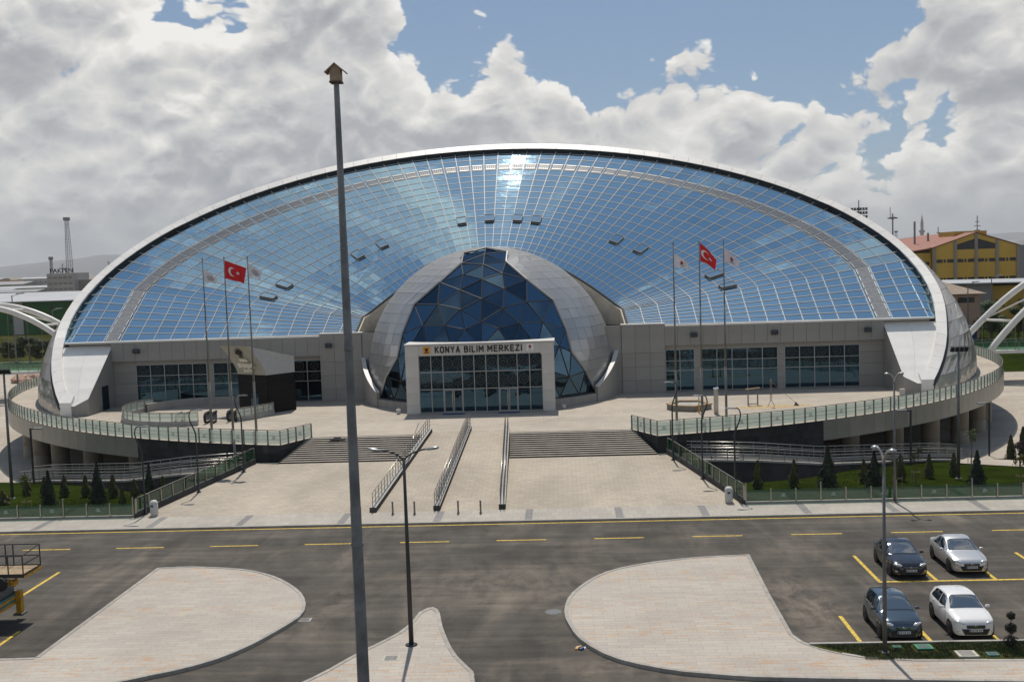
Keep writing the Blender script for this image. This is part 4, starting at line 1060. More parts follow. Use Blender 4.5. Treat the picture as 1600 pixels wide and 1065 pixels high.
def addtri(P, keys):
    if (P[1]-P[0]).cross(P[2]-P[0]).dot(P[0]-DC) < 0: P = P[::-1]
    c = sum(P, Vector())/3; n = (c-DC).normalized()
    items.append(([c+(p-c)*0.985+n*rnd.uniform(-.03, .03) for p in P], 0.03, 'dome_glass'))
    for i in range(3):
        k = frozenset((keys[i], keys[(i+1) % 3])); edges[k] = edges.get(k, 0)+1
for s in (-1, 1):
    for t in tris:
        K = [(s if GV[k][0] > 0 else 0, k) for k in t]
        addtri([dpt(s*GV[k][0], GV[k][1]) for k in t], K)
for t in (('V1', 'W1', 'W1'), ('W1', 'b0', 'W1')):
    K = [(0, 'V1'), (1, 'W1'), (-1, 'W1')] if t[0] == 'V1' else [(1, 'W1'), (0, 'b0'), (-1, 'W1')]
    addtri([dpt((sg if sg else 0)*GV[k][0], GV[k][1]) for sg, k in K], K)
pieces('glass_pane', items, dome)
for k, cnt in edges.items():
    (s0, k0), (s1, k1) = tuple(k); p, q = dpt(s0*GV[k0][0], GV[k0][1], DR+.01), dpt(s1*GV[k1][0], GV[k1][1], DR+.01)
    b = MB(); b.tube([p, q], 0.045 if cnt == 2 else 0.085, 5); b.build('glazing_bar', 'mullion_dark', dome)
BL = [(-12, 60), (-8, 57), (2, 49.2), (10.9, 41.6), (21, 41.3), (35.1, 39.9), (47.3, 29.1), (60.7, 20.6), (72, 34), (80.5, 0), (88, 0)]
def lonb(lat):
    for (l0, v0), (l1, v1) in zip(BL, BL[1:]):
        if l0 <= lat <= l1: return lerp(v0, v1, (lat-l0)/(l1-l0))
    return 0
rows = [-12, -8, -3, 2, 6.5, 10.9, 16, 21, 25.7, 30.4, 35.1, 41.2, 47.3, 51.8, 56.2, 60.7, 66.4, 72, 76.2, 80.5, 85, 89]
items = []
for s in (-1, 1):
    for l0, l1 in zip(rows, rows[1:]):
        s0, s1 = lonb(l0)+(0.5 if l0 < 80 else 0), lonb(l1)+(0.5 if l1 < 80 else 0); e = 150 if l0 > 15 else 100
        n = max(2, int((e-(s0+s1)/2)*R(1)*DR*math.cos(R((l0+l1)/2))/1.15))
        for i in range(n):
            A0, A1, B0, B1 = lerp(s0, e, i/n), lerp(s0, e, (i+1)/n), lerp(s1, e, i/n), lerp(s1, e, (i+1)/n)
            g0 = .045/math.cos(R(min(86, abs(l0)))); g1 = .045/math.cos(R(min(86, abs(l1))))
            P = [dpt(s*(A0+g0), l0+.05), dpt(s*(A1-g0), l0+.05), dpt(s*(B1-g1), l1-.05), dpt(s*(B0+g1), l1-.05)]
            if (P[1]-P[0]).cross(P[2]-P[0]).dot(P[0]-DC) < 0: P.reverse()
            P = [p+(p-DC).normalized()*rnd.uniform(-.012, .012) for p in P]
            items.append((P, 0.04, 'silver_panel'))
pieces('silver_panel', items, dome)
b = MB()
for s in (-1, 1): b.tube([dpt(s*v, l, DR+.03) for l, v in BL[1:-1]], 0.11, 5)
b.build('opening_edge', 'mullion_grey', dome)
# plinth and the two curved blade walls
for s in (-1, 1):
    b = MB(); n = 14
    for i in range(n):
        t0, t1 = lerp(30, 66, i/n)*s, (lerp(30, 66, (i+1)/n)-.08)*s
        P = []
        for z in (ZT-.05, 2.72):
            for r in (12.3, 11.7):
                for t in (t0, t1): P.append((DC.x+r*math.sin(R(t)), DC.y-r*math.cos(R(t)), z))
        pb = MB(); pb.add(P, [(0, 1, 5, 4), (4, 5, 7, 6), (0, 4, 6, 2), (1, 3, 7, 5)]); pb.build('plinth_block', 'wall_panel', dome, clean=True)
    n = 12; wb = MB(); cp = MB()
    ring = []
    for i in range(n+1):
        th = R(lerp(54, 88, i/n))*s; zt = 3.3+3.9*(i/n)**1.1
        ring.append([Vector((DC.x+r*math.sin(th), DC.y-r*math.cos(th), z)) for r, z in ((12.42, ZT-.05), (12.42, zt), (12.12, zt), (12.12, ZT-.05))]+[Vector((DC.x+r*math.sin(th), DC.y-r*math.cos(th), zt+dz)) for r, dz in ((12.48, .003), (12.48, .08), (12.08, .08), (12.08, .003))])
    for i in range(n):
        a, c = ring[i], ring[i+1]
        for j in range(3): wb.face([a[j], c[j], c[j+1], a[j+1]])
        for j in range(4, 8): cp.face([a[j], c[j], c[(j-3) % 4+4], a[(j-3) % 4+4]])
    wb.face(ring[0][:4]); cp.face(ring[0][4:]); cp.face(ring[-1][4:])
    o = wb.build('blade_wall', 'wall_panel', SC, clean=True); cp.build('blade_coping', 'white_clad', o, clean=True)

# entrance portal ---------------------------------------------------------------
px0, px1, py = -13.6, -0.8, 89.65
gx0, gx1 = -12.45, -1.87; gz1 = 7.0; ztop = 7.93
por = MB(); por.box(px0+.03, gx0-.02, py+.05, 93.6, ZT, ztop-.02); por.box(gx1+.02, px1-.03, py+.05, 93.6, ZT, ztop-.02); por.box(gx0-.05, gx1+.05, py+.05, 93.6, gz1+.02, ztop-.03)
por = por.build('entrance_portal', 'portal_panel', SC)
items = []
zr = [ZT, 2.75, 3.75, 5.15, 6.85, ztop]
for k in range(4):
    for a, c in ((px0, gx0), (gx1, px1)):
        items.append(([(a+.01, py, zr[k]+.01), (c-.01, py, zr[k]+.01), (c-.01, py, zr[k+1]-.01), (a+.01, py, zr[k+1]-.01)], .05, 'portal_panel'))
n = 11
for i in range(n):
    a, c = lerp(px0, px1, i/n), lerp(px0, px1, (i+1)/n)
    items.append(([(a+.01, py, (gz1 if gx0-.2 < (a+c)/2 < gx1+.2 else 6.85)+.01), (c-.01, py, (gz1 if gx0-.2 < (a+c)/2 < gx1+.2 else 6.85)+.01), (c-.01, py, ztop-.06), (a+.01, py, ztop-.06)], .05, 'portal_panel'))
pieces('wall_panel', items, por)
b = MB(); b.box(px0-.05, px1+.05, py-.08, 93.7, ztop-.01, ztop+.09); b.build('portal_coping', 'white_clad', por)
cx = [0, 130, 260, 470, 600, 730, 865, 1070, 1205, 1340]; cx = [lerp(gx0, gx1, v/1340) for v in cx]; cz = [2.06, 4.05, 5.53, 6.98]; gy = py+.28
fr = MB()
for x in cx: fr.box(x-.035, x+.035, gy-.06, gy+.05, 2.02, gz1)
for z in cz: fr.box(gx0, gx1, gy-.05, gy+.05, z-.035, z+.035)
fr.build('glazing_frame', 'mullion_grey', por)
orn = MB()
for i in range(9):
    for k in range(3):
        if k == 0 and i in (2, 6): continue
        P = [(cx[i]+.03, gy+.02+rnd.uniform(-.004, .004), cz[k]+.03), (cx[i+1]-.03, gy+.02+rnd.uniform(-.004, .004), cz[k]+.03), (cx[i+1]-.03, gy+.02, cz[k+1]-.03), (cx[i]+.03, gy+.02, cz[k+1]-.03)]
        p = MB(); p.slab(P, .012); p.build('window_pane', 'facade_glass', por)
        if k > 0:
            xm = [(cx[i]+cx[i+1])/2] if i not in (2, 6) else [lerp(cx[i], cx[i+1], .25), lerp(cx[i], cx[i+1], .75)]
            for x in xm:
                inst('window_ornament', om, (x, gy, (cz[k]+cz[k+1])/2), parent=por, scale=1.15)
                orn.box(x-.03, x+.03, gy-.002, gy+.002, cz[k]+.05, cz[k]+.27); orn.box(x-.03, x+.03, gy-.002, gy+.002, cz[k+1]-.27, cz[k+1]-.05)
orn.build('ornament_link', 'ornament', por, kind='stuff')
for i in (2, 6):
    x0, x1 = cx[i]+.035, cx[i+1]-.035; xm = (x0+x1)/2
    for a, c in ((x0, xm-.02), (xm+.02, x1)):
        d = MB(); d.box(a+.05, c-.05, gy+.01, gy+.025, 2.14, 3.95); d.build('door_glass', 'facade_glass', por)
        d = MB(); d.box(a, a+.07, gy-.03, gy+.04, 2.03, 4.0); d.box(c-.07, c, gy-.03, gy+.04, 2.03, 4.0); d.box(a+.07, c-.07, gy-.03, gy+.04, 2.03, 2.14); d.box(a+.07, c-.07, gy-.03, gy+.04, 3.93, 4.0); d.build('door_frame', 'mullion_grey', por)
    d = MB(); d.tube([(xm-.1, gy-.1, 2.5), (xm-.1, gy-.1, 3.6)], .02, 6); d.tube([(xm+.1, gy-.1, 2.5), (xm+.1, gy-.1, 3.6)], .02, 6); d.build('door_handle', 'steel', por)
    b = MB(); b.box(x0-.1, x1+.2, 88.75, 89.45, ZT+.004, ZT+.025); b.build('door_mat', 'blue_box', label='dark mat in front of the %s entrance door' % ('left' if i == 2 else 'right'), cat='door mat')
# sign: three words and two emblems
for txt, xa, xb in (('KONYA', -11.02, -8.83), ('BiLiM', -8.50, -6.80), ('MERKEZi', -6.5, -3.52)):
    stroke_word(txt, .47, .115, .22, ((xa+xb)/2, py-.005, 7.25), (1, 0, 0), (R(90), 0, 0), 'letter_black', por, fit=xb-xa)
b = MB(); b.box(-12.02, -11.42, py-.03, py-.002, 7.17, 7.77); e1 = b.build('emblem_plate', 'logo_orange', por)
b = MB(); 
b.lathe([(0.0, -.0), (.13, 0.0), (.13, .01), (0, .01)], (0, 0, 0), 14); b.box(-.2, .2, -.26, -.21, 0, .01); b.box(-.17, .17, -.19, -.16, 0, .01); b.add([(-.2, .12, .01), (-.05, .02, .01), (-.05, .16, .01), (.2, .12, .01), (.05, .16, .01), (.05, .02, .01)], [(0, 1, 2), (3, 4, 5)])
link_obj(bpy.data.objects.new('emblem', b.mesh('emblem', 'letter_black')), por); o = bpy.data.objects['emblem']; o.location = Vector((-11.72, py-.045, 7.50))-WL.get(por.name, Vector()); o.rotation_euler = (R(90), 0, 0)
b = MB(); b.box(-3.15, -2.55, py-.03, py-.002, 7.19, 7.79); b.build('emblem_plate', 'logo_white', por)
b = MB(); b.add([(-.14, .06, 0), (-.07, .13, 0), (0, .04, 0), (.07, .13, 0), (.14, .06, 0), (0, -.09, 0)], [(0, 5, 2, 1), (2, 5, 4, 3)]); b.box(-.17, .17, -.2, -.17, -.002, .002)
o = bpy.data.objects.new('emblem', b.mesh('emblem', 'letter_black')); link_obj(o, por); o.location = Vector((-2.85, py-.04, 7.48)); o.rotation_euler = (R(90), 0, 0)
b = MB(); b.lathe([(0, 0), (.085, 0), (.085, .012), (0, .012)], (0, 0, 0), 14)
o = bpy.data.objects.new('emblem', b.mesh('emblem', 'logo_red')); link_obj(o, por); o.location = Vector((-2.85, py-.045, 7.63)); o.rotation_euler = (R(90), 0, 0)

# ================================================================== RAILINGS, FENCES
def etched(mat, size):
    b = MB()
    n = 8
    for i in range(n):
        a0, a1 = math.pi*i/n, math.pi*(i+1)/n
        b.face([(math.cos(a0)*.5, 0, .1+math.sin(a0)*.5), (math.cos(a1)*.5, 0, .1+math.sin(a1)*.5), (math.cos(a1)*.32, 0, .1+math.sin(a1)*.32), (math.cos(a0)*.32, 0, .1+math.sin(a0)*.32)])
    b.face([(-.2, 0, .05), (.2, 0, .05), (.0, 0, .32)]); b.face([(-.75, 0, -.12), (.75, 0, -.12), (.75, 0, -.02), (-.75, 0, -.02)]); b.face([(-.55, 0, -.3), (.55, 0, -.3), (.55, 0, -.2), (-.55, 0, -.2)])
    b.v = [(x*size, y, z*size) for x, y, z in b.v]
    return b.mesh('etched_emblem', mat)
ET_D, ET_L = etched('etch_dark', 0.26), etched('etch_light', 0.22)
def balustrade(name, label, cat, P, h=1.0, post_h=1.05, gmat='rail_glass', rail=True, wires=True, emb=None, emb_every=3, tall_every=0, tall_h=0, base=None, post_mat='steel_dull', pw=0.035, off=0):
    P = [Vector(p) for p in P]; t = thing(name, label, cat, P[len(P)//2])
    pm = {}
    for i, p in enumerate(P):
        d = (P[min(i+1, len(P)-1)]-P[max(i-1, 0)]); rz = math.atan2(d.y, d.x)
        hh = tall_h if tall_every and (i+off) % tall_every == 0 else post_h
        if hh not in pm:
            b = MB(); b.box(-pw, pw, -.05, .05, -.05, hh); b.box(-pw*1.6, pw*1.6, -.07, .07, -.05, .04); pm[hh] = b.mesh('post', post_mat)
        inst('post', pm[hh], p, rz, t)
    for i in range(len(P)-1):
        a, c = P[i], P[i+1]; d = (c-a); L = d.length; d.normalize(); n = Vector((-d.y, d.x, 0)).normalized()
        a2, c2 = a+d*.05, c-d*.05; b = MB()
        b.slab([a2+Vector((0, 0, .08)), c2+Vector((0, 0, .08)), c2+Vector((0, 0, h)), a2+Vector((0, 0, h))], .012)
        b.build('glass_panel', gmat, t)
        if emb and i % emb_every == 1:
            o = bpy.data.objects.new('etched_emblem', emb); mid = (a+c)/2; o.location = mid-Vector((0, 0, 0))+Vector((0, 0, h*.5))-n*0.03*(1 if n.y > 0 else -1); o.rotation_euler = (0, 0, math.atan2(d.y, d.x)); link_obj(o, t)
    if rail:
        b = MB(); b.tube([p+Vector((0, 0, post_h+.03)) for p in P], .03, 6); b.build('handrail', 'steel_dull', t, smooth=True)
    if wires:
        for z in (.4, .68):
            b = MB(); b.tube([p+Vector((0, 0, z)) for p in P], .012, 4); b.build('wire', 'steel_dull', t)
    if base:
        b = MB()
        for i in range(len(P)-1):
            a, c = P[i], P[i+1]; d = (c-a).normalized(); n = Vector((-d.y, d.x, 0)).normalized()*base[0]
            z0, z1 = Vector((0, 0, base[1])), Vector((0, 0, base[2]))
            b.add([a-n+z0, c-n+z0, c+n+z0, a+n+z0, a-n+z1, c-n+z1, c+n+z1, a+n+z1], [(0, 1, 5, 4), (2, 3, 7, 6), (4, 5, 6, 7), (0, 4, 7, 3), (1, 2, 6, 5)])
        b.build('base_kerb', base[3], t)
    return t
for s, lab in ((-1, 'left'), (1, 'right')):
    P = []
    q0 = Vector((*(wallL[1] if s < 0 else wallR[1]), ZT)); a0 = aL0 if s < 0 else aR0
    c0 = Vector((*arc_pt(a0, TR-.12), ZT))
    P += [q0.lerp(c0, i/4) for i in range(4)]
    n = int((1.78-abs(a0))*TR/1.02)
    P += [Vector((*arc_pt(lerp(a0, s*1.78, i/n), TR-.12), ZT)) for i in range(n+1)]
    balustrade('terrace_balustrade', 'pale glass balustrade round the %s side of the terrace' % lab, 'balustrade', P, emb=ET_D)
for s, lab, x0, x1 in ((-1, 'left', -26.5, -39.5), (1, 'right', 10.55, 31.0)):
    n = int(abs(x1-x0)/1.42); P = [(lerp(x0, x1, i/n), 62.25, 0.2) for i in range(n+1)]
    balustrade('lawn_fence', 'low green-tinted glass fence along the pavement in front of the %s lawn' % lab, 'fence', P, h=.72, post_h=.78, gmat='fence_glass', rail=False, wires=False, emb=ET_L, emb_every=2, tall_every=3, tall_h=1.12, base=(.1, -.3, .02, 'kerb_stone'), post_mat='steel')
for s, lab, l in ((-1, 'left', edgeL), (1, 'right', edgeR)):
    n = 11; P = [(xline(l, lerp(62.2, 74.9, i/n)), lerp(62.2, 74.9, i/n), plaza_z(lerp(62.2, 74.9, i/n))+.3) for i in range(n+1)]
    balustrade('plaza_balustrade', 'sloping glass balustrade on a granite kerb along the %s edge of the plaza' % lab, 'balustrade', P, h=.78, post_h=.82, gmat='fence_glass', wires=False, base=(.14, -.75, .02, 'granite_wall'), post_mat='steel')
for lab, l, both in (('left', railL, False), ('middle', railM, True), ('right', railR, True)):
    t = thing('ramp_handrail', 'steel handrail on a granite kerb, %s of the three on the entrance ramp' % lab, 'handrail', (l[0][0], l[0][1], 0))
    p, q = Vector((*l[0], ramp_z(l[0][1]))), Vector((*l[1], ramp_z(l[1][1]))); d = (q-p).normalized(); n = Vector((d.y, -d.x, 0)).normalized()
    b = MB(); w = .2
    z0, z1 = Vector((0, 0, -.9)), Vector((0, 0, .3))
    b.add([p-n*w+z0, q-n*w+z0, q+n*w+z0, p+n*w+z0, p-n*w+z1, q-n*w+z1, q+n*w+z1, p+n*w+z1], [(0, 1, 5, 4), (2, 3, 7, 6), (4, 5, 6, 7), (0, 4, 7, 3), (1, 2, 6, 5)])
    b.build('kerb', 'granite_wall', t)
    b = MB(); b.add([p-n*.21+z1+Vector((0, 0, .003)), q-n*.21+z1+Vector((0, 0, .003)), q+n*.21+z1+Vector((0, 0, .003)), p+n*.21+z1+Vector((0, 0, .003))], [(0, 1, 2, 3)]); b.build('kerb_top', 'concrete', t)
    pm = MB(); pm.tube([(0, 0, 0), (0, 0, .82)], .022, 6); pm.tube([(0, 0, .82), (.09, 0, .86)], .012, 4); pm = pm.mesh('post', 'steel_dull')
    L = (q-p).length; k = int(L/.78)
    offs = (-.1, .1) if both else (0,)
    for o_ in offs:
        for i in range(k+1): inst('post', pm, p+d*(L*i/k)+n*o_+Vector((0, 0, .3)), 0, t)
        for z in (.55, .85, 1.16):
            b = MB(); b.tube([p+n*o_+Vector((0, 0, z)), q+n*o_+Vector((0, 0, z))], .018, 6); b.build('rail', 'steel', t, smooth=True)
    if lab == 'left':
        b = MB(); b.tube([Vector((-10.75-.55, 74.9, 1.7)), Vector((-10.55-.55, 78.7, 2.9))], .03, 6); b.build('rail', 'steel', t, smooth=True)
bol = MB(); bol.tube([(0, 0, 0), (0, 0, .72)], .055, 10); bol.lathe([(.055, .70), (.062, .71), (.062, .76), (.03, .79), (0, .79)], n=10); bol.lathe([(.09, 0), (.09, .05), (.055, .06)], n=10)
bol = bol.mesh('bollard', 'steel_dull', True)
for (x, y), lab in zip(((-10.44, 61.5), (-9.12, 61.4), (-6.51, 61.35), (-5.17, 61.3)), ('leftmost of the four slim steel bollards at the foot of the ramp', 'second from left of the four slim steel bollards at the ramp foot', 'third from left of the four slim steel bollards at the ramp foot', 'rightmost of the four slim steel bollards at the foot of the ramp')):
    inst('bollard', bol, (x, y, 0.1), label=lab, cat='bollard', group='bollards at the foot of the entrance ramp')

# ================================================================== LAMPS AND MASTS
def curved_lamp(s):
    t = thing('plaza_lamp', 'x', 'street lamp', (0, 0, 0), 'curved dark lamps beside the plaza')
    b = MB(); b.lathe([(.16, 0), (.16, .04), (.08, .06), (.07, .9), (.06, .95)], n=10)
    pts = [(0, 0, .5), (0, 0, 3.4), (s*.02, 0, 3.9), (s*.16, 0, 4.3), (s*.32, 0, 4.7), (s*.38, 0, 5.05), (s*.30, 0, 5.35), (s*.12, 0, 5.47)]
    pts = catmull(pts, 4); b.tube(pts, [.058-.025*i/len(pts) for i in range(len(pts))], 8); b.build('pole', 'lamp_pole_dark', t, smooth=True)
    h = MB(); v = [(s*.15, -.06, 5.46), (s*.15, .06, 5.46), (-s*.3, .12, 5.49), (-s*.52, .07, 5.47), (-s*.52, -.07, 5.47), (-s*.3, -.12, 5.49)]
    h.slab(v if s < 0 else v[::-1], .07, nrm=Vector((0, 0, 1))); h.build('lamp_head', 'lamp_head', t)
    return t
pl = {-1: curved_lamp(-1), 1: curved_lamp(1)}
for s, spots in ((-1, ((-25.95, 62.75, 'nearest the road'), (-24.25, 67.5, 'halfway up'), (-22.75, 72.5, 'nearest the stairs'))), (1, ((10.15, 63.6, 'nearest the road'), (8.75, 67.9, 'halfway up'), (7.4, 73.0, 'nearest the stairs')))):
    for i, (x, y, w) in enumerate(spots):
        lab = 'slim dark lamp with curled top on the %s plaza edge, %s' % ('left' if s < 0 else 'right', w)
        if i == 0: pl[s].location = (x, y, plaza_z(y)); pl[s]['label'] = lab
        else: copy_thing(pl[s], (x, y, plaza_z(y)), 0, lab)
def double_arm():
    t = thing('street_lamp', 'tall dark street lamp with two outstretched heads on the splitter island', 'street lamp', (-6.27, 39.95, .13))
    b = MB(); b.lathe([(.24, 0), (.24, .03), (.11, .05)], n=12); b.tube([(0, 0, .0), (0, 0, 7.4)], [.1, .055], 10); b.build('pole', 'lamp_pole_dark', t, smooth=True)
    for s in (-1, 1):
        a = MB(); a.tube(catmull([(0, 0, 7.3), (s*.25, 0, 7.52), (s*.6, 0, 7.66), (s*.9, 0, 7.72)], 3), .035, 6); 
        a.tube([(0, 0, 7.05), (s*.12, 0, 7.18), (s*.3, 0, 7.5)], .015, 4); a.build('arm', 'lamp_pole_dark', t, smooth=True)
        h = MB(); h.lathe([(0, 0), (.06, .02), (.11, .15), (.13, .35), (.1, .5), (.0, .55)], n=10)
        o = h.build('lamp_head', 'lamp_head', t, smooth=True); o.location = (s*.85, 0, 7.70); o.rotation_euler = (0, s*R(82), 0); o.scale = (.55, 1, 1)
    for ch in t.children:
        if ch.location.length > 8 and not ch.name.startswith('lamp_head'): ch.location = (0, 0, 0)
    return t
# parts above are in local coordinates: reset their offsets
t = double_arm()
for ch in t.children:
    if not ch.name.startswith('lamp_head'): ch.location = (0, 0, 0)
def y_lamp(label, loc, h=7.6, rz=0):
    t = thing('street_lamp', label, 'street lamp', (0, 0, 0)); t.location = loc; t.rotation_euler = (0, 0, rz)
    b = MB(); b.lathe([(.2, 0), (.2, .04), (.1, .06)], n=12); b.tube([(0, 0, 0), (0, 0, h-.55)], [.085, .05], 10); b.build('pole', 'lamp_pole_grey', t, smooth=True)
    for s in (-1, 1):
        a = MB(); a.tube(catmull([(0, 0, h-.6), (s*.06, 0, h-.3), (s*.2, 0, h-.08), (s*.42, 0, h+.02)], 3), .04, 8); a.build('arm', 'steel', t, smooth=True)
        hd = MB(); hd.lathe([(0, -.10), (.08, -.08), (.15, -.04), (.15, 0), (.1, .05), (0, .07)], (s*.42, 0, h-.02), 12); hd.build('lamp_head', 'lamp_head', t, smooth=True)
    return t
y_lamp('grey lamp post with two round heads on the right pavement', (19.1, 61.8, .1))
y_lamp('grey lamp post with two round heads in the grass strip by the parked cars', (11.48, 38.4, .14), 7.6, R(-62))
def flood_mast(label, loc, h):
    t = thing('floodlight_mast', label, 'floodlight mast', (0, 0, 0)); t.location = loc
    b = MB(); b.tube([(0, 0, 0), (0, 0, h)], [.12, .07], 10); b.lathe([(.22, 0), (.22, .05), (.12, .07)], n=10); b.build('pole', 'lamp_pole_grey', t, smooth=True)
    b = MB(); b.box(-.55, .55, -.04, .04, h-.1, h-.02); b.build('crossbar', 'lamp_pole_dark', t)
    for i in range(4):
        x = -.45+.3*i; f = MB(); f.obox((x, -.18, h+.08), (.11, 0, 0), (0, .06, .04), (0, -.1, .16)); f.build('floodlight', 'lamp_pole_dark', t)
    return t
flood_mast('floodlight mast on the right lawn before the terrace rim', (26.3, 71.4, -.7), 8.7)
flood_mast('floodlight mast at the left frame edge on the lawn', (-39.8, 72.9, -.9), 9.1)
def ell_lamp(label, loc, s, h):
    t = thing('court_lamp', label, 'street lamp', (0, 0, 0), 'dark angled lamps round the lower court'); t.location = loc
    b = MB(); b.box(-.06, .06, -.06, .06, 0, h); b.build('pole', 'lamp_pole_dark', t)
    b = MB(); b.box(min(0, s*.9), max(0, s*.9), -.05, .05, h-.1, h); b.build('arm', 'lamp_pole_dark', t)
    b = MB(); b.slab([(s*.3, -.14, h+.03), (s*1.0, -.18, h+.03), (s*1.0, .18, h+.03), (s*.3, .14, h+.03)] if s > 0 else [(s*.3, .14, h+.03), (s*1.0, .18, h+.03), (s*1.0, -.18, h+.03), (s*.3, -.14, h+.03)], .09, nrm=Vector((0, 0, 1))); b.build('lamp_head', 'lamp_head', t)
ell_lamp('black angled lamp in front of the left columns', (-43.9, 83.9, -2.3), 1, 4.8)
ell_lamp('black angled lamp right of the right granite wall', (25.8, 79.6, -1.4), -1, 4.2)
ell_lamp('black angled lamp on the right lawn patch by the path', (35.9, 90.5, -3), -1, 4.55)
# camera posts
for lab, loc, h in (('short steel post with a security camera by the left side ramp', (-24.0, 74.6, .1), 2.6),):
    t = thing('camera_post', lab, 'camera post', (0, 0, 0)); t.location = loc
    b = MB(); b.tube([(0, 0, 0), (0, 0, h)], .09, 8); b.build('post', 'steel_dull', t, smooth=True)
    b = MB(); b.box(0, .3, -.03, .03, h-.08, h-.02); b.lathe([(0, -.12), (.09, -.08), (.1, 0), (.06, .05)], (.3, 0, h-.08), 10); b.build('camera', 'bin_white', t)
# bins
def bin_(label, loc):
    t = thing('litter_bin', label, 'litter bin', (0, 0, 0)); t.location = loc
    b = MB(); n = 18
    b.lathe([(.22, .05), (.24, .1), (.24, .72), (.22, .74)], n=n); b.build('body', 'bin_white', t, smooth=True)
    b = MB(); b.lathe([(.25, .74), (.25, .80), (.16, .93), (0, .97)], n=n); b.lathe([(.2, 0), (.2, .05)], n=n); b.build('lid', 'bin_white', t, smooth=True)
    b = MB(); b.obox((-.03, -.235, .62), (.08, 0, 0), (0, .02, 0), (0, 0, .05)); b.build('opening', 'letter_black', t)
bin_('white litter bin at the left foot of the plaza', (-25.3, 62.5, .12)); bin_('white litter bin at the right foot of the plaza', (9.6, 62.6, .13))

# the near tall pole with the bird box
t = thing('tall_pole', 'tall galvanised octagonal pole in the foreground', 'pole', (-3.5, 17.0, 0))
b = MB(); zs = [0, 6.0, 11.02, 15.3, 17.9]; rs = [.128, .112, .087, .060, .043]
for i in range(4):
    b.tube([(-3.5, 17, zs[i]), (-3.5, 17, zs[i+1])], [rs[i], rs[i+1]*1.04], 8)
b.build('shaft', 'galvanised', t)
b = MB(); b.lathe([(.09, 10.35), (.106, 10.36), (.106, 10.42), (.09, 10.43)], (-3.5, 17, 0), 8); b.lathe([(.07, 13.6), (.083, 13.61), (.082, 13.7), (.07, 13.71)], (-3.5, 17, 0), 8); b.build('sleeve_ring', 'galvanised', t)
b = MB(); b.lathe([(.3, .0), (.3, .05), (.16, .08)], (-3.5, 17, 0), 8); b.build('base_plate', 'galvanised', t)
t = thing('bird_box', 'small wooden bird box with a gabled roof on top of the tall pole', 'bird box', (-3.5, 17, 17.9))
x0, y0, z0 = -3.5, 17, 17.9
b = MB(); b.add([(x0-.085, y0-.09, z0+.02), (x0+.085, y0-.09, z0+.02), (x0+.085, y0-.09, z0+.21), (x0, y0-.09, z0+.285), (x0-.085, y0-.09, z0+.21), (x0-.085, y0+.09, z0+.02), (x0+.085, y0+.09, z0+.02), (x0+.085, y0+.09, z0+.21), (x0, y0+.09, z0+.285), (x0-.085, y0+.09, z0+.21)],
                [(0, 1, 2, 3, 4), (9, 8, 7, 6, 5), (0, 4, 9, 5), (1, 6, 7, 2), (0, 5, 6, 1), (2, 7, 8, 3), (3, 8, 9, 4)]); b.build('box', 'birdhouse_wood', t)
for s in (-1, 1):
    b = MB(); P = [(x0+s*.002, y0-.12, z0+.305), (x0+s*.17, y0-.12, z0+.16), (x0+s*.17, y0+.12, z0+.16), (x0+s*.002, y0+.12, z0+.305)]
    b.slab(P if s > 0 else P[::-1], .02); b.build('roof_board', 'birdhouse_wood', t)
b = MB(); b.box(x0-.095, x0+.095, y0-.11, y0+.11, z0-.005, z0+.02); b.build('floor_board', 'bark', t)

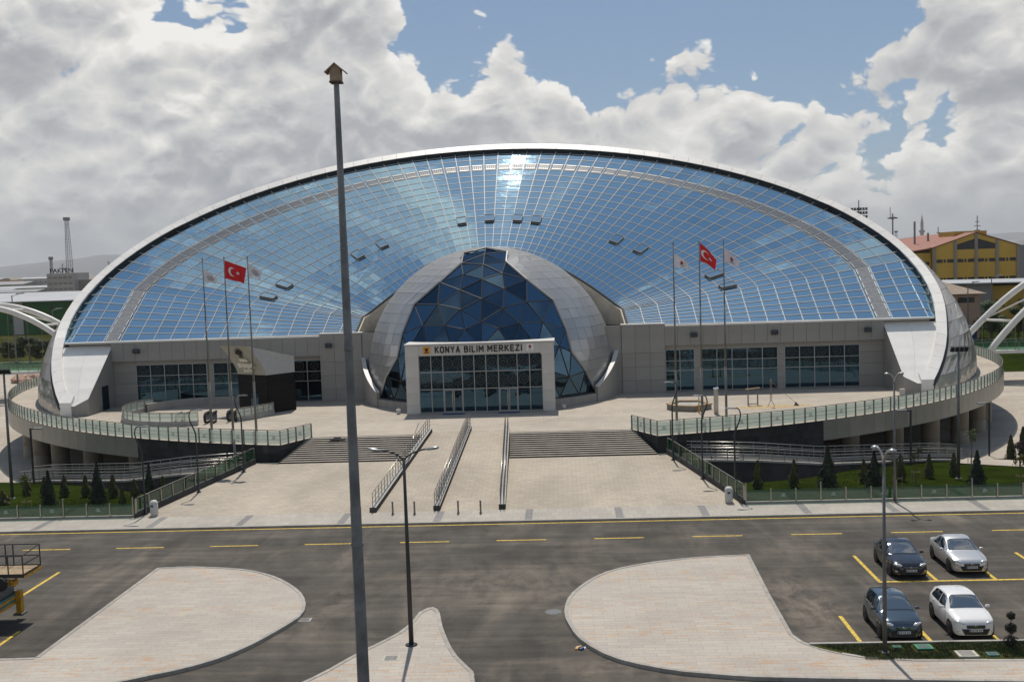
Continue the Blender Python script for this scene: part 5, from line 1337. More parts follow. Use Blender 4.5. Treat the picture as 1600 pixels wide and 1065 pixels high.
# ================================================================== FLAGS
def flag(label, group, hoist, w, h, droop, shrink, mat, design, seed, ph=0):
    """hoist = top corner at the pole; surface grid function"""
    hx, hy, hz = hoist
    def F(u, v, off=0):     # u along fly 0..1, v down the hoist 0..1
        wav = math.sin(u*7.5+v*1.5+ph)*0.16*u+math.sin(u*13+ph*2-v*2)*.05*u
        x = hx+w*u*(0.94-0.1*v*u)+.05*wav
        y = hy-0.35*u+wav+off
        z = hz-h*v*(1-shrink*u)-droop*(u**1.15)-.05*math.sin(u*6+ph)*u
        return Vector((x, y, z))
    t = thing('flag', label, 'flag', hoist, group)
    b = MB(); nu, nv = 22, 10
    vs = [F(i/nu, j/nv) for i in range(nu+1) for j in range(nv+1)]
    b.add(vs, [(i*(nv+1)+j, i*(nv+1)+j+1, (i+1)*(nv+1)+j+1, (i+1)*(nv+1)+j) for i in range(nu) for j in range(nv)])
    b.build('cloth', mat, t, smooth=True)
    ar = w/h
    if design == 'crescent':
        e = MB(); n = 26
        cx, cy, r = .36, .5, .26; ix, ir = .36+.068, .208      # in units of h for the radius
        for off in (-.006, .006):
            # crescent as strip between outer and inner circle
            th0 = R(46)
            prev = None
            for k in range(n+1):
                a = lerp(th0, 2*math.pi-th0, k/n)
                o_ = (cx+r*math.cos(a)/ar, cy+r*math.sin(a))
                # inner point at the matching angle on the inner circle
                b0 = lerp(R(61), 2*math.pi-R(61), k/n); i_ = (ix/1+ir*math.cos(b0)/ar, cy+ir*math.sin(b0))
                cur = (F(*o_, off), F(*i_, off))
                if prev: e.face([prev[0], cur[0], cur[1], prev[1]])
                prev = cur
            sx_, sy_, sr = .655, .5, .13
            star = [(sx_+(sr if k % 2 == 0 else sr*.39)*math.cos(math.pi+k*math.pi/5)/ar, sy_+(sr if k % 2 == 0 else sr*.39)*math.sin(math.pi+k*math.pi/5)) for k in range(10)]
            c = F(sx_, sy_, off)
            for k in range(10): e.face([c, F(*star[k], off), F(*star[(k+1) % 10], off)])
        e.build('crescent_and_star', 'logo_white', t)
    elif design == 'logo':
        for mat2, poly in (('logo_red', [(.5, .28), (.6, .42), (.5, .55), (.42, .42)]), ('letter_black', [(.38, .38), (.5, .56), (.63, .38), (.58, .62), (.5, .72), (.42, .62)]), ('flag_print', [(.36, .78), (.68, .78), (.68, .83), (.36, .83)])):
            e = MB()
            for off in (-.008, .008):
                c = F(sum(p[0] for p in poly)/len(poly), sum(p[1] for p in poly)/len(poly), off)
                for k in range(len(poly)): e.face([c, F(*poly[k], off), F(*poly[(k+1) % len(poly)], off)])
            e.build('printed_emblem', mat2, t)
    else:
        e = MB()
        for v0, u0, u1 in ((.3, .35, .75), (.45, .25, .85), (.58, .3, .8), (.7, .4, .72)):
            for off in (-.008, .008):
                for k in range(5):
                    a, c = lerp(u0, u1, k/5), lerp(u0, u1, (k+.8)/5); e.face([F(a, v0, off), F(c, v0, off), F(c, v0+.07, off), F(a, v0+.07, off)])
        e.build('printed_emblem', 'flag_print', t)
fp = thing('flagpole', 'x', 'flagpole', (0, 0, 0), 'flagpoles on the terrace')
b = MB(); b.tube([(0, 0, 0), (0, 0, 4.6)], [.10, .085], 10); b.tube([(0, 0, 4.6), (0, 0, 9.2)], [.075, .06], 10); b.tube([(0, 0, 9.2), (0, 0, 13.75)], [.05, .036], 8); b.build('shaft', 'steel_dull', fp, smooth=True)
b = MB(); b.lathe([(0, 13.74), (.06, 13.76), (.07, 13.82), (.03, 13.9), (0, 13.9)], n=10); b.build('finial', 'steel', fp)
b = MB(); b.box(-.22, .22, -.22, .22, -.05, .05); b.lathe([(.13, .05), (.13, .25), (.1, .3)], n=10); b.build('base_plate', 'steel', fp)
for i, (x, y, w) in enumerate(((-26.75, 77.95, 'leftmost of the three on the left terrace'), (-25.0, 77.6, 'middle one of the three on the left terrace'), (-23.1, 77.15, 'rightmost of the three on the left terrace'), (8.15, 77.2, 'leftmost of the three on the right terrace'), (10.1, 77.8, 'middle one of the three on the right terrace'), (11.95, 78.4, 'rightmost of the three on the right terrace'))):
    lab = 'tall steel flagpole, '+w
    if i == 0: fp.location = (x, y, ZT); fp['label'] = lab
    else: copy_thing(fp, (x, y, ZT), 0, lab)
flag('drooping white flag with grey print on the leftmost flagpole', None, (-26.7, 77.9, 15.05), 1.15, .95, .75, .55, 'flag_white', 'print', 1, .4)
flag('red flag with white crescent and star spread wide on the left terrace', None, (-24.95, 77.55, 15.6), 1.75, 1.32, .62, .12, 'flag_red', 'crescent', 2, .2)
flag('drooping white flag with grey print right of the wide red flag', None, (-23.05, 77.1, 15.35), 1.15, .95, .7, .45, 'flag_white', 'print', 3, 1.6)
flag('white flag with red and black emblem on the first pole of the right terrace', None, (8.2, 77.15, 15.0), 1.1, .95, .72, .5, 'flag_white', 'logo', 4, .8)
flag('red flag with white crescent hanging folded on the right terrace', None, (10.15, 77.75, 15.75), 1.2, 1.35, 1.25, .45, 'flag_red', 'crescent', 5, 2.2)
flag('white flag with red and black emblem on the last pole of the right terrace', None, (12.0, 78.35, 15.2), 1.1, .95, .85, .5, 'flag_white', 'logo', 6, 2.9)

# ================================================================== THINGS ON THE TERRACE
t = thing('ticket_kiosk', 'black and cream kiosk with a crest and gold lettering on the left terrace', 'kiosk', (-27.4, 93.5, ZT))
A, B_, C_, D_ = (-29.6, 94.1), (-26.5, 92.3), (-24.5, 94.6), (-27.4, 96.6)
items = []
core = MB(); core.prism([(lerp(p[0], -27, .03), lerp(p[1], 94.4, .03)) for p in (A, B_, C_, D_)], ZT, 5.45); core.build('core', 'joint_dark', t)
for (p, q) in ((A, B_), (B_, C_), (C_, D_), (D_, A)):
    for k in range(6):
        for i in range(2 if (p, q) == (A, B_) else 1):
            m_ = 2 if (p, q) == (A, B_) else 1
            x0, y0, x1, y1 = lerp(p[0], q[0], i/m_), lerp(p[1], q[1], i/m_), lerp(p[0], q[0], (i+1)/m_), lerp(p[1], q[1], (i+1)/m_)
            z0, z1 = lerp(ZT, 5.45, k/6), lerp(ZT, 5.45, (k+1)/6); items.append(([(x0, y0, z0+.012), (x1, y1, z0+.012), (x1, y1, z1-.012), (x0, y0, z1-.012)], .03, 'black_clad'))
pieces('cladding_panel', items, t)
b = MB(); d = Vector((B_[0]-A[0], B_[1]-A[1], 0)).normalized(); n_ = Vector((d.y, -d.x, 0)); p = Vector((*A, ZT))+d*1.55+n_*.02
b.slab([p, p+d*.95, p+d*.95+Vector((0, 0, 1.75)), p+Vector((0, 0, 1.75))], .02); b.build('door', 'facade_glass', t)
# cream top: concave front leaning out, sloped side
up = MB(); nseg = 6; prof = []
for k in range(nseg+1):
    v = k/nseg; o_ = n_*(1.05*v**1.6)+Vector((-.75*v**1.3, 0, 0)); z = lerp(5.45, 8.15, v)
    prof.append((Vector((A[0], A[1], z))+o_, Vector((B_[0], B_[1], z))+o_*1.0))
for k in range(nseg): up.face([prof[k][0], prof[k][1], prof[k+1][1], prof[k+1][0]])
front = up.build('crest_panel', 'kiosk_cream', t)
up = MB(); c0, d0 = Vector((*C_, 5.45)), Vector((*D_, 5.45)); c1, d1 = Vector((C_[0], C_[1], 6.9)), Vector((D_[0], D_[1], 6.9))
pr = [q for _, q in prof]; pl_ = [q for q, _ in prof]
up.face([pr[0], c0, c1]+pr[:0:-1]); up.face([pl_[0]]+pl_[1:]+[d1, d0]); up.face([c0, d0, d1, c1]); up.face([pr[-1], c1, d1, pl_[-1]]); up.face([pl_[0], d0, c0, pr[0]])
up.build('upper_block', 'kiosk_side', t)
mid = (prof[3][0]+prof[3][1])/2; rz = math.atan2(d.y, d.x)
fn = lambda v: (lambda kk: (prof[kk][0]+prof[kk][1])/2)(int(round(v*nseg)))
b = MB()
for i in range(26):   # the dark crest, built of feather-like blades
    a = random.Random(i).uniform(-.2, math.pi+.2); r0, r1 = .12, random.Random(i+99).uniform(.32, .5); w = .07
    c = (math.cos(a), math.sin(a)); b.face([(c[0]*r0-c[1]*w, c[1]*r0+c[0]*w, 0), (c[0]*r0+c[1]*w, c[1]*r0-c[0]*w, 0), (c[0]*r1, c[1]*r1, 0)])
b.face([(-.16, -.3, 0), (.16, -.3, 0), (.12, .1, 0), (-.12, .1, 0)])
tilt = R(62)
inst('crest', b.mesh('crest', 'letter_black'), fn(.67)+n_*.24+Vector((0, 0, .15)), parent=t, rot=(R(122), 0, rz), scale=1.35)
for txt, v, cap, wd_, dz, fit, tl in (('KONYA', .5, .26, .05, -.1, .95, 119), ('BÜYÜKŞEHİR', .34, .36, .07, -.2, 2.0, 115), ('BELEDİYESİ', .17, .24, .045, -.16, 1.25, 109)):
    stroke_word(txt, cap, wd_, .1, fn(v)+n_*.10+Vector((0, 0, dz)), d, (R(tl), 0, rz), 'letter_gold', t, depth=.07, fit=fit)
# ring balustrade round the escalator well beside the kiosk
cx_, cy_, rr_ = -32.6, 93.2, 6.9
P = [(cx_+rr_*math.cos(R(a)), cy_+rr_*math.sin(R(a)), ZT+.35) for a in range(150, 292, 9)]
balustrade('well_balustrade', 'curved glass balustrade with steel rail round the escalator well on the left terrace', 'balustrade', P, h=.72, post_h=.74, wires=True, base=(.12, -.4, .05, 'concrete'), post_mat='steel')
P = [(cx_+rr_*math.cos(R(a)), cy_+rr_*math.sin(R(a)), ZT+.35) for a in range(312, 352, 6)]
balustrade('well_balustrade', 'short curved glass balustrade in front of the black kiosk', 'balustrade', P, h=.72, post_h=.74, wires=True, base=(.12, -.4, .05, 'concrete'), post_mat='steel')
b = MB(); b.lathe([(6.5, 0), (6.5, .75), (6.75, .75), (6.75, 0)], (cx_, cy_, ZT), 30, R(20), R(160)); b.build('well_parapet', 'concrete', label='low curved concrete parapet at the back of the escalator well', cat='parapet')
for i, (x, y) in enumerate(((-32.4, 87.0), (-30.1, 87.4), (-28.4, 88.2))):
    t = thing('escalator_head', 'rounded steel escalator newel, %s of the three beside the flagpoles' % ('left', 'middle', 'right')[i], 'escalator', (0, 0, 0)); t.location = (x, y, ZT)
    for s in (-.28, .28):
        b = MB(); b.tube(catmull([(s, .6, .1), (s, -.25, .12), (s, -.5, .45), (s, -.3, .85), (s, .9, .9)], 4), .11, 8); b.build('handrail_belt', 'rubber', t, smooth=True)
        b = MB(); b.box(s-.05, s+.05, -.4, .9, .02, .86); b.build('side_panel', 'chrome', t)
# hexagonal planter bench
t = thing('planter', 'angular low stone planter on the right terrace', 'planter', (10.4, 88.9, ZT))
hx = [(8.55, 88.6), (9.0, 87.4), (10.6, 86.7), (12.2, 88.0), (11.6, 90.3), (9.6, 90.6)]
for i in range(6):
    p, q = Vector(hx[i]), Vector(hx[(i+1) % 6]); c = Vector((10.4, 88.7)); b = MB()
    p2, q2 = p.lerp(c, .22), q.lerp(c, .22); b.prism([tuple(p), tuple(q), tuple(q2), tuple(p2)], ZT, ZT+.42); b.build('side', 'steel_dull', t)
    b = MB(); p3, q3 = p.lerp(c, -.05), q.lerp(c, -.05); b.prism([tuple(p3), tuple(q3), tuple(q2), tuple(p2)], ZT+.423, ZT+.5); b.build('rim', 'timber', t)
b = MB(); b.face([(lerp(x, 10.4, .2), lerp(y, 88.7, .2), ZT+.35) for x, y in hx]); b.build('soil', 'concrete', t)
t = thing('marker_post', 'slim post with orange foot and bright cap by the planter', 'post', (10.9, 86.0, ZT))
b = MB(); b.tube([(10.9, 86, ZT), (10.9, 86, ZT+.65)], .06, 8); b.build('foot', 'orange_post', t)
b = MB(); b.tube([(10.9, 86, ZT+.65), (10.9, 86, ZT+1.3)], .055, 8); b.build('shaft', 'steel', t)
b = MB(); b.lathe([(0, 1.5), (.08, 1.47), (.09, 1.36), (.06, 1.3)], (10.9, 86, ZT), 10); b.build('cap', 'logo_white', t)
t = thing('info_pillar', 'narrow upright steel pillar between the right flagpoles', 'pillar', (12.15, 85.2, ZT))
b = MB(); b.box(12.0, 12.35, 85.1, 85.3, ZT, ZT+2.05); b.build('body', 'steel', t); b = MB(); b.slab([(11.97, 85.05, ZT+2.06), (12.38, 85.05, ZT+2.12), (12.38, 85.35, ZT+2.2), (11.97, 85.35, ZT+2.14)], .05); b.build('cap', 'chrome', t)
# play sculpture: frame, lattice mast with guy rope, sand patch
b = MB(); P = catmull([(14.2, 88.2), (16.2, 87.4), (19.4, 88.0), (20.8, 89.3), (18, 89.6), (15.5, 89.4)], 4, True); b.face([(x, y, ZT+.006) for x, y in P]); b.build('sand_patch', 'sand', kind='structure')
t = thing('small_mast', 'small lattice mast with a guy rope on the right terrace', 'mast', (17.2, 88.4, ZT))
b = MB()
for s in (-1, 1): b.tube([(17.2+s*.3, 88.4, ZT), (17.2+s*.06, 88.4, ZT+.5), (17.2+s*.06, 88.4, ZT+2.2)], .025, 5)
for k in range(7): b.tube([(17.14, 88.4, ZT+.5+k*.24), (17.26, 88.4, ZT+.62+k*.24)], .015, 4)
b.lathe([(0, 2.32), (.07, 2.27), (.07, 2.2), (0, 2.18)], (17.2, 88.4, ZT), 8); b.build('lattice', 'steel_dull', t)
b = MB(); b.tube([(17.2, 88.4, ZT+2.15), (19.3, 88.8, ZT+.25)], .015, 4); b.build('guy_rope', 'steel_dull', t)
b = MB(); b.add([(19.1, 88.6, ZT), (19.6, 88.6, ZT), (19.35, 89.0, ZT), (19.3, 88.75, ZT+.35)], [(0, 1, 3), (1, 2, 3), (2, 0, 3)]); b.build('anchor', 'machine_grey', t)
t = thing('timber_frame', 'small open post frame beside the lattice mast', 'frame', (15.9, 89.6, ZT))
for x in (15.5, 16.3):
    b = MB(); b.box(x-.05, x+.05, 89.55, 89.65, ZT, ZT+1.35); b.build('post', 'steel_dull', t)
b = MB(); b.obox((15.9, 89.6, ZT+1.42), (.6, 0, .05), (0, .12, 0), (0, 0, .04)); b.build('top_beam', 'timber', t)
b = MB(); b.box(15.55, 16.25, 89.56, 89.64, ZT+.1, ZT+.16); b.build('bottom_bar', 'steel_dull', t)
b = MB(); b.slab([(11.6, 90.2, ZT+.1), (12.05, 90.1, ZT+.12), (12.1, 90.35, ZT+.1), (11.65, 90.4, ZT+.09)], .07); b.build('red_box', 'red_small', label='tiny red box lying on the right terrace paving', cat='box')
b = MB(); b.box(29.15, 29.55, 92.6, 92.9, ZT, ZT+.65); b.box(29.2, 29.5, 92.57, 92.6, ZT+.2, ZT+.5); b.build('utility_box', 'bin_white', label='pale utility box at the foot of the right roof leg', cat='utility box')
for lab, x, y in (('small white bucket left of the entrance portal', -14.4, 89.9), ('small white bucket right of the entrance portal', -.1, 90.4)):
    t = thing('bucket', lab, 'bucket', (0, 0, 0)); t.location = (x, y, ZT)
    b = MB(); b.lathe([(0, 0), (.15, 0), (.2, .42), (.18, .42), (.14, .04), (0, .04)], n=14); b.build('pail', 'bin_white', t, smooth=True)
    b = MB(); b.tube([(.19*math.cos(R(a)), -.02, .42+.12*math.sin(R(a))) for a in range(0, 181, 30)], .012, 4); b.build('handle', 'steel', t)
rnd = random.Random(2); b = MB(); N = 9
vs = []
for i in range(N+1):
    for j in range(5):
        u, v = i/N*2-1, j/4*2-1; vs.append((-17.2+u*.7, 77.9+v*.22, 1.86+.28*math.exp(-u*u*2-v*v)*(.7+.6*rnd.random())-.02*abs(u)))
b.add(vs, [(i*5+j, (i+1)*5+j, (i+1)*5+j+1, i*5+j+1) for i in range(N) for j in range(4)]); b.build('black_sack', 'rubber', smooth=False, label='crumpled black sack lying on the left stairs', cat='sack')

# ================================================================== VEHICLES
def kf(keys):
    def f(t):
        if t <= keys[0][0]: return keys[0][1]
        for (a, va), (b_, vb) in zip(keys, keys[1:]):
            if t <= b_: return lerp(va, vb, (t-a)/(b_-a))
        return keys[-1][1]
    return f
def make_car(label, mat, L, W, Hh, sedan, loc, rz=0.0, lower=None, grille='wide', badge='chrome', mirror_mat=None):
    k = Hh/1.47
    if sedan:
        zt = kf([(0, .54), (.012, .69), (.04, .79), (.10, .86), (.2, .93), (.285, .98), (.30, 1.0), (.38, 1.17), (.46, 1.36), (.50, 1.42), (.57, 1.47), (.66, 1.465), (.74, 1.38), (.82, 1.17), (.865, 1.06), (.95, 1.04), (.985, .97), (1, .72)])
        be = kf([(0, .52), (.012, .65), (.04, .74), (.10, .79), (.285, .89), (.5, .92), (.8, .97), (.95, .99), (.985, .92), (1, .68)]); rear = (.70, .86); t_side = (.315, .475, .80, .70)
    else:
        zt = kf([(0, .56), (.012, .71), (.04, .83), (.10, .91), (.2, .98), (.27, 1.02), (.285, 1.05), (.36, 1.21), (.44, 1.38), (.49, 1.45), (.57, 1.485), (.72, 1.48), (.85, 1.43), (.91, 1.37), (.955, 1.16), (.985, .95), (1, .66)])
        be = kf([(0, .54), (.012, .67), (.04, .77), (.10, .83), (.27, .94), (.5, .95), (.8, .99), (.93, 1.02), (.985, .90), (1, .62)]); rear = (.90, .97); t_side = (.31, .465, .90, .84)
    hw = kf([(0, .52), (.008, .68), (.025, .82), (.055, .91), (.11, .965), (.22, 1.0), (.8, 1.0), (.93, .95), (.975, .88), (1, .7)])
    def sec(t):
        w = hw(t)*W/2; z1, zb = zt(t)*k, be(t)*k; gh = max(0, min(1, (z1-zb-.06)/.42)); wr = .665*W/2*min(1, hw(t)*1.02)
        p6x = lerp(w*.86, wr, gh); bot = .2+.06*max(0, (t-.9)*8)+.04*max(0, (.05-t)*20)
        P = [(w*.90, bot), (w*.985, bot+.12), (w, lerp(bot, zb, .55)), (w*.99, zb-.09), (w*.955, zb)]
        P6 = (p6x, z1-lerp(.025, .055, gh)); P += [(lerp(P[4][0], P6[0], .5)+.012*gh, lerp(zb, P6[1], .5)), P6, (p6x*.72, z1-.008), (0, z1)]
        return P
    def S(t, q, s=1, off=0.0):
        def raw(t, q):
            P = sec(t); i = min(7, int(q)); x, z = lerp(P[i][0], P[i+1][0], q-i), lerp(P[i][1], P[i+1][1], q-i); return Vector((s*x, -L/2+t*L, z))
        p = raw(t, q)
        if off:
            e = 1e-3; a = raw(min(1, t+e), q)-raw(max(0, t-e), q); c = raw(t, min(7.999, q+.02))-raw(t, max(0, q-.02)); n = a.cross(c)
            if n.length > 0:
                n.normalize(); ctr = Vector((0, p.y*.55, .5)); n = n if n.dot(p-ctr) > 0 else -n; p = p+n*off
        return p
    T = thing('parked_car', label, 'car', (0, 0, 0), 'cars parked in the marked bays'); T.location = loc; T.rotation_euler = (0, 0, rz); T.scale = (.93, .79, .91)
    ts = sorted(set([0, .006, .012, .025, .04, .07, .10, .15, .2, .245, .27, .285, .30, .33, .36, .40, .44, .465, .49, .53, .57, .62, .66, .70, .74, .78, .82, .85, .865, .88, .91, .93, .955, .97, .985, .995, 1]))
    b = MB(); m = 17
    for t in ts:
        P = sec(t); ring = [Vector((x, -L/2+t*L, z)) for x, z in P]+[Vector((-x, -L/2+t*L, z)) for x, z in P[-2::-1]]; b.v += [tuple(p) for p in ring]
    for i in range(len(ts)-1):
        for j in range(m-1): b.f.append((i*m+j, (i+1)*m+j, (i+1)*m+j+1, i*m+j+1)); b.mi.append(0)
    b.f.append(tuple(range(m-1, -1, -1))); b.mi.append(0); b.f.append(tuple(range((len(ts)-1)*m, len(ts)*m))); b.mi.append(0)
    body = b.build('body', mat, T, clean=True); autosmooth(body, 32)
    def patch(name, mt, t0f, t1f, q0, q1, sides, nu=8, nv=5, off=.008, smooth=True):
        for s in sides:
            b = MB(); vs = []
            for j in range(nv+1):
                q = lerp(q0, q1, j/nv); t0, t1 = t0f(j/nv), t1f(j/nv)
                for i in range(nu+1): vs.append(S(lerp(t0, t1, i/nu), q, s, off))
            fs = [(j*(nu+1)+i, j*(nu+1)+i+1, (j+1)*(nu+1)+i+1, (j+1)*(nu+1)+i) for i in range(nu) for j in range(nv)]
            b.add(vs, fs); b.build(name, mt, T, smooth=smooth)
    # glass
    t0, t1 = (.307, .485) if sedan else (.293, .475)
    b = MB(); nu, nv = 8, 12; vs = []
    for j in range(nv+1):
        f = j/nv*2-1; q = lerp(7.98, 6.12, abs(f)); s = 1 if f >= 0 else -1
        for i in range(nu+1): vs.append(S(lerp(t0, t1, i/nu), q, s, .010))
    b.add(vs, [(j*(nu+1)+i, j*(nu+1)+i+1, (j+1)*(nu+1)+i+1, (j+1)*(nu+1)+i) for i in range(nu) for j in range(nv)]); b.build('windscreen', 'car_glass', T, smooth=True)
    b = MB(); vs = []
    for j in range(nv+1):
        f = j/nv*2-1; q = lerp(7.98, 6.15, abs(f)); s = 1 if f >= 0 else -1
        for i in range(nu+1): vs.append(S(lerp(rear[0]+.01, rear[1]-.005, i/nu), q, s, .010))
    b.add(vs, [(j*(nu+1)+i, j*(nu+1)+i+1, (j+1)*(nu+1)+i+1, (j+1)*(nu+1)+i) for i in range(nu) for j in range(nv)]); b.build('rear_window', 'car_glass', T, smooth=True)
    a0, a1, c0, c1 = t_side; mid = .60
    patch('side_window', 'car_glass', lambda v: lerp(a0+.05, a1+.0, v), lambda v: mid-.008, 4.18, 5.82, (-1, 1))
    patch('side_window', 'car_glass', lambda v: mid+.008, lambda v: lerp(c0, c1, v)-.02, 4.18, 5.82, (-1, 1))
    # seams, lamps, trims
    for tt in (.335, .60, .79): patch('door_seam', 'car_plastic', lambda v, tt=tt: tt-.0016, lambda v, tt=tt: tt+.0016, .9, 4.0, (-1, 1), 1, 5, .004)
    for tt in (.55, .75):
        for s in (-1, 1):
            p = S(tt, 3.35, s, .02); h = MB(); h.obox(p, (.012, 0, 0), (0, .09, 0), (0, 0, .014)); h.build('door_handle', mirror_mat or mat, T)
    patch('sill_trim', 'car_plastic', lambda v: .25, lambda v: .75, .1, .8, (-1, 1), 4, 1, .006)
    for s in (-1, 1):
        hb = MB(); hb.lathe([(0, -1), (.5, -.86), (.86, -.5), (1, 0), (.86, .5), (.5, .86), (0, 1)], n=16); o = hb.build('headlight', 'headlamp', T, smooth=True)
        o.scale = (.235, .13, .085); o.location = (s*.575*W/1.7, -L/2+.19, (be(.03)*k)-.015); o.rotation_euler = (R(-18), s*R(-8), s*R(33))
        hb = MB(); hb.lathe([(0, -1), (.86, -.5), (1, 0), (.86, .5), (0, 1)], n=12); o = hb.build('fog_light', 'headlamp' if grille != 'n' else 'car_plastic', T, smooth=True)
        o.scale = (.085, .05, .05); o.location = (s*.66*W/1.7, -L/2+.115, .40); o.rotation_euler = (0, 0, s*R(30))
    patch('tail_light', 'tail_lamp', lambda v: .955, lambda v: .99, 3.0, 5.6, (-1, 1), 3, 4, .012)
    fy = -L/2-.012
    zg = be(.01)*k
    g = MB(); g.box(-.36 if grille == 'wide' else -.3, .36 if grille == 'wide' else .3, fy-.025, fy+.06, zg-.12, zg+.005); g.build('grille', 'car_plastic', T)
    g = MB(); g.box(-.33, .33, fy-.028, fy-.02, zg-.03, zg-.015); g.box(-.33, .33, fy-.028, fy-.02, zg-.07, zg-.055); g.build('grille_bar', badge, T)
    g = MB(); g.lathe([(0, 0), (.06, 0), (.055, .02), (0, .02)], (0, 0, 0), 14); o = g.build('badge', 'chrome', T); o.location = (0, fy-.02, zg-.02); o.rotation_euler = (R(90), 0, 0); o.scale = (1.2, .75, 1)
    g = MB(); v = [(-.56, fy+.05, .50), (.56, fy+.05, .50), (.44, fy+.03, .27), (-.44, fy+.03, .27)]; g.slab(v[::-1], .05, nrm=Vector((0, -1, 0))); o = g.build('lower_intake', 'car_plastic', T); o.location.y = -.06
    g = MB(); g.box(-.26, .26, fy-.05, fy-.02, .40, .51); g.build('number_plate', 'plate_white', T)
    g = MB(); g.box(-.255, -.215, fy-.054, fy-.051, .405, .505); g.build('plate_band', 'plate_blue', T)
    g = MB()
    for x in (-.17, -.11, -.02, .04, .13, .19): g.box(x-.018, x+.018, fy-.054, fy-.051, .425, .485)
    g.build('plate_marks', 'letter_black', T)
    if lower: patch('bumper_lower', lower, lambda v: 0.0, lambda v: .09, .05, 1.9, (-1, 1), 6, 3, .006)
    for s in (-1, 1):
        p = S(.365, 4.2, s); mm = MB(); mm.lathe([(0, -.09), (.07, -.07), (.1, 0), (.07, .07), (0, .09)], (0, 0, 0), 10)
        o = mm.build('wing_mirror', mirror_mat or mat, T, smooth=True); o.location = (p.x+s*.13, p.y, p.z+.08); o.scale = (1.15, .65, .75)
        for tt in ((.185, .80) if sedan else (.19, .82)):
            y = -L/2+tt*L; x = s*(W/2-.09)
            w = MB(); n = 22; w.lathe([(.17, -.1), (.29, -.1), (.315, -.06), (.315, .06), (.29, .1), (.17, .1)], (0, 0, 0), n)
            o = w.build('wheel', 'rubber', T, smooth=True); ty = o; o.rotation_euler = (0, s*R(90), 0); o.location = (x, y, .315)
            w = MB(); w.lathe([(0, .07), (.05, .09), (.06, .06)], (0, 0, 0), 10); w.lathe([(.17, .1), (.2, .1), (.2, .06), (.17, .05)], (0, 0, 0), n)
            for kk in range(5):
                a = 2*math.pi*kk/5; w.obox((math.cos(a)*.11, math.sin(a)*.11, .07), (math.cos(a)*.07, math.sin(a)*.07, 0), (-math.sin(a)*.025, math.cos(a)*.025, 0), (0, 0, .012))
            o = w.build('wheel_rim', 'rim_alloy', ty)
            w = MB(); w.lathe([(0, 0), (.375, 0), (.375, .03), (0, .03)], (0, 0, 0), n); o = w.build('wheel_arch', 'car_plastic', T); o.rotation_euler = (0, s*R(90), 0); o.location = (s*(W/2-.025), y, .36)
    g = MB(); g.tube([(0, -L/2+(.72 if sedan else .80)*L, zt(.72 if sedan else .8)*k), (0, -L/2+(.76 if sedan else .84)*L, zt(.72)*k+.16)], .006, 4); g.build('aerial', 'car_plastic', T)
    for ch in T.children:
        pass
    return T
make_car('black saloon car parked in the far left bay', 'car_black', 4.45, 1.72, 1.45, True, (15.4, 47.45+2.225*.79, 0), R(-.5), mirror_mat='car_black')
make_car('silver saloon car parked beside the black one', 'car_silver', 4.5, 1.80, 1.47, True, (18.22, 47.8+2.25*.79, 0), R(-.5))
make_car('slate blue hatchback parked in the near left bay behind the lamp post', 'car_teal', 3.86, 1.68, 1.52, False, (12.6, 39.7+1.93*.79, 0), R(-.5), lower='car_plastic', grille='n')
make_car('white hatchback parked in the near right bay', 'car_white', 3.98, 1.71, 1.49, False, (15.32, 39.8+1.99*.79, 0), R(-.5))

# lorry with a work platform at the left edge
T = thing('lift_truck', 'yellow and teal flatbed lorry carrying a boom lift with a cage at the left edge', 'truck', (-25.2, 42.2, 0))
b = MB(); b.box(-26.3, -24.25, 36.5, 44.4, .72, .9); b.build('flatbed', 'timber', T)
for z0, z1, mt in ((.9, 1.02, 'machine_yellow'), (1.02, 1.14, 'machine_teal'), (1.14, 1.26, 'machine_yellow'), (1.26, 1.36, 'machine_teal')):
    for x in (-24.27, -26.33):
        b = MB(); b.box(x, x+.06, 36.5, 44.45, z0-.15, z1-.155); b.build('side_board', mt, T)
    b = MB(); b.box(-26.27, -24.27, 44.4, 44.46, z0-.15, z1-.155); b.build('tail_board', mt, T)
b = MB(); b.box(-25.7, -24.9, 36.5, 44.2, .45, .715); b.build('chassis', 'dark_metal', T)
for x in (-24.42, -26.1):
    for y in (42.2, 38.0):
        w = MB(); w.lathe([(.2, -.13), (.4, -.13), (.45, -.08), (.45, .08), (.4, .13), (.2, .13), (.12, .04), (0, .04)], (0, 0, 0), 22); o = w.build('wheel', 'rubber', T, smooth=True); o.rotation_euler = (0, R(90), 0); o.location = Vector((x, y, .45))-WL[T.name]
b = MB(); b.box(-24.2, -23.98, 44.0, 44.25, .32, 1.32); b.build('outrigger_leg', 'machine_yellow', T)
b = MB(); b.box(-24.3, -23.9, 43.9, 44.35, .24, .32); b.tube([(-24.09, 44.12, .32), (-24.09, 44.12, .6)], .05, 8); b.build('outrigger_foot', 'machine_grey', T)
b = MB(); b.slab([(-25.7, 43.0, 1.5), (-24.35, 43.0, 1.5), (-24.35, 44.2, 1.5), (-25.7, 44.2, 1.5)], .62); b.build('counterweight', 'machine_grey', T)
b = MB(); b.tube([(-25.0, 43.4, 1.5), (-25.0, 43.4, 1.75)], .16, 10); b.build('turntable', 'machine_grey', T)
b = MB(); b.obox((-25.4, 43.4, 1.88), (1.0, 0, .02), (0, .17, 0), (0, 0, .2)); b.build('boom', 'machine_yellow', T)
b = MB(); b.obox((-24.75, 43.35, 2.0), (.1, 0, 0), (0, .2, 0), (0, 0, .16)); b.lathe([(.05, -.14), (.27, -.14), (.3, -.06), (.3, .06), (.27, .14), (.05, .14)], (0, 0, 0), 16); 
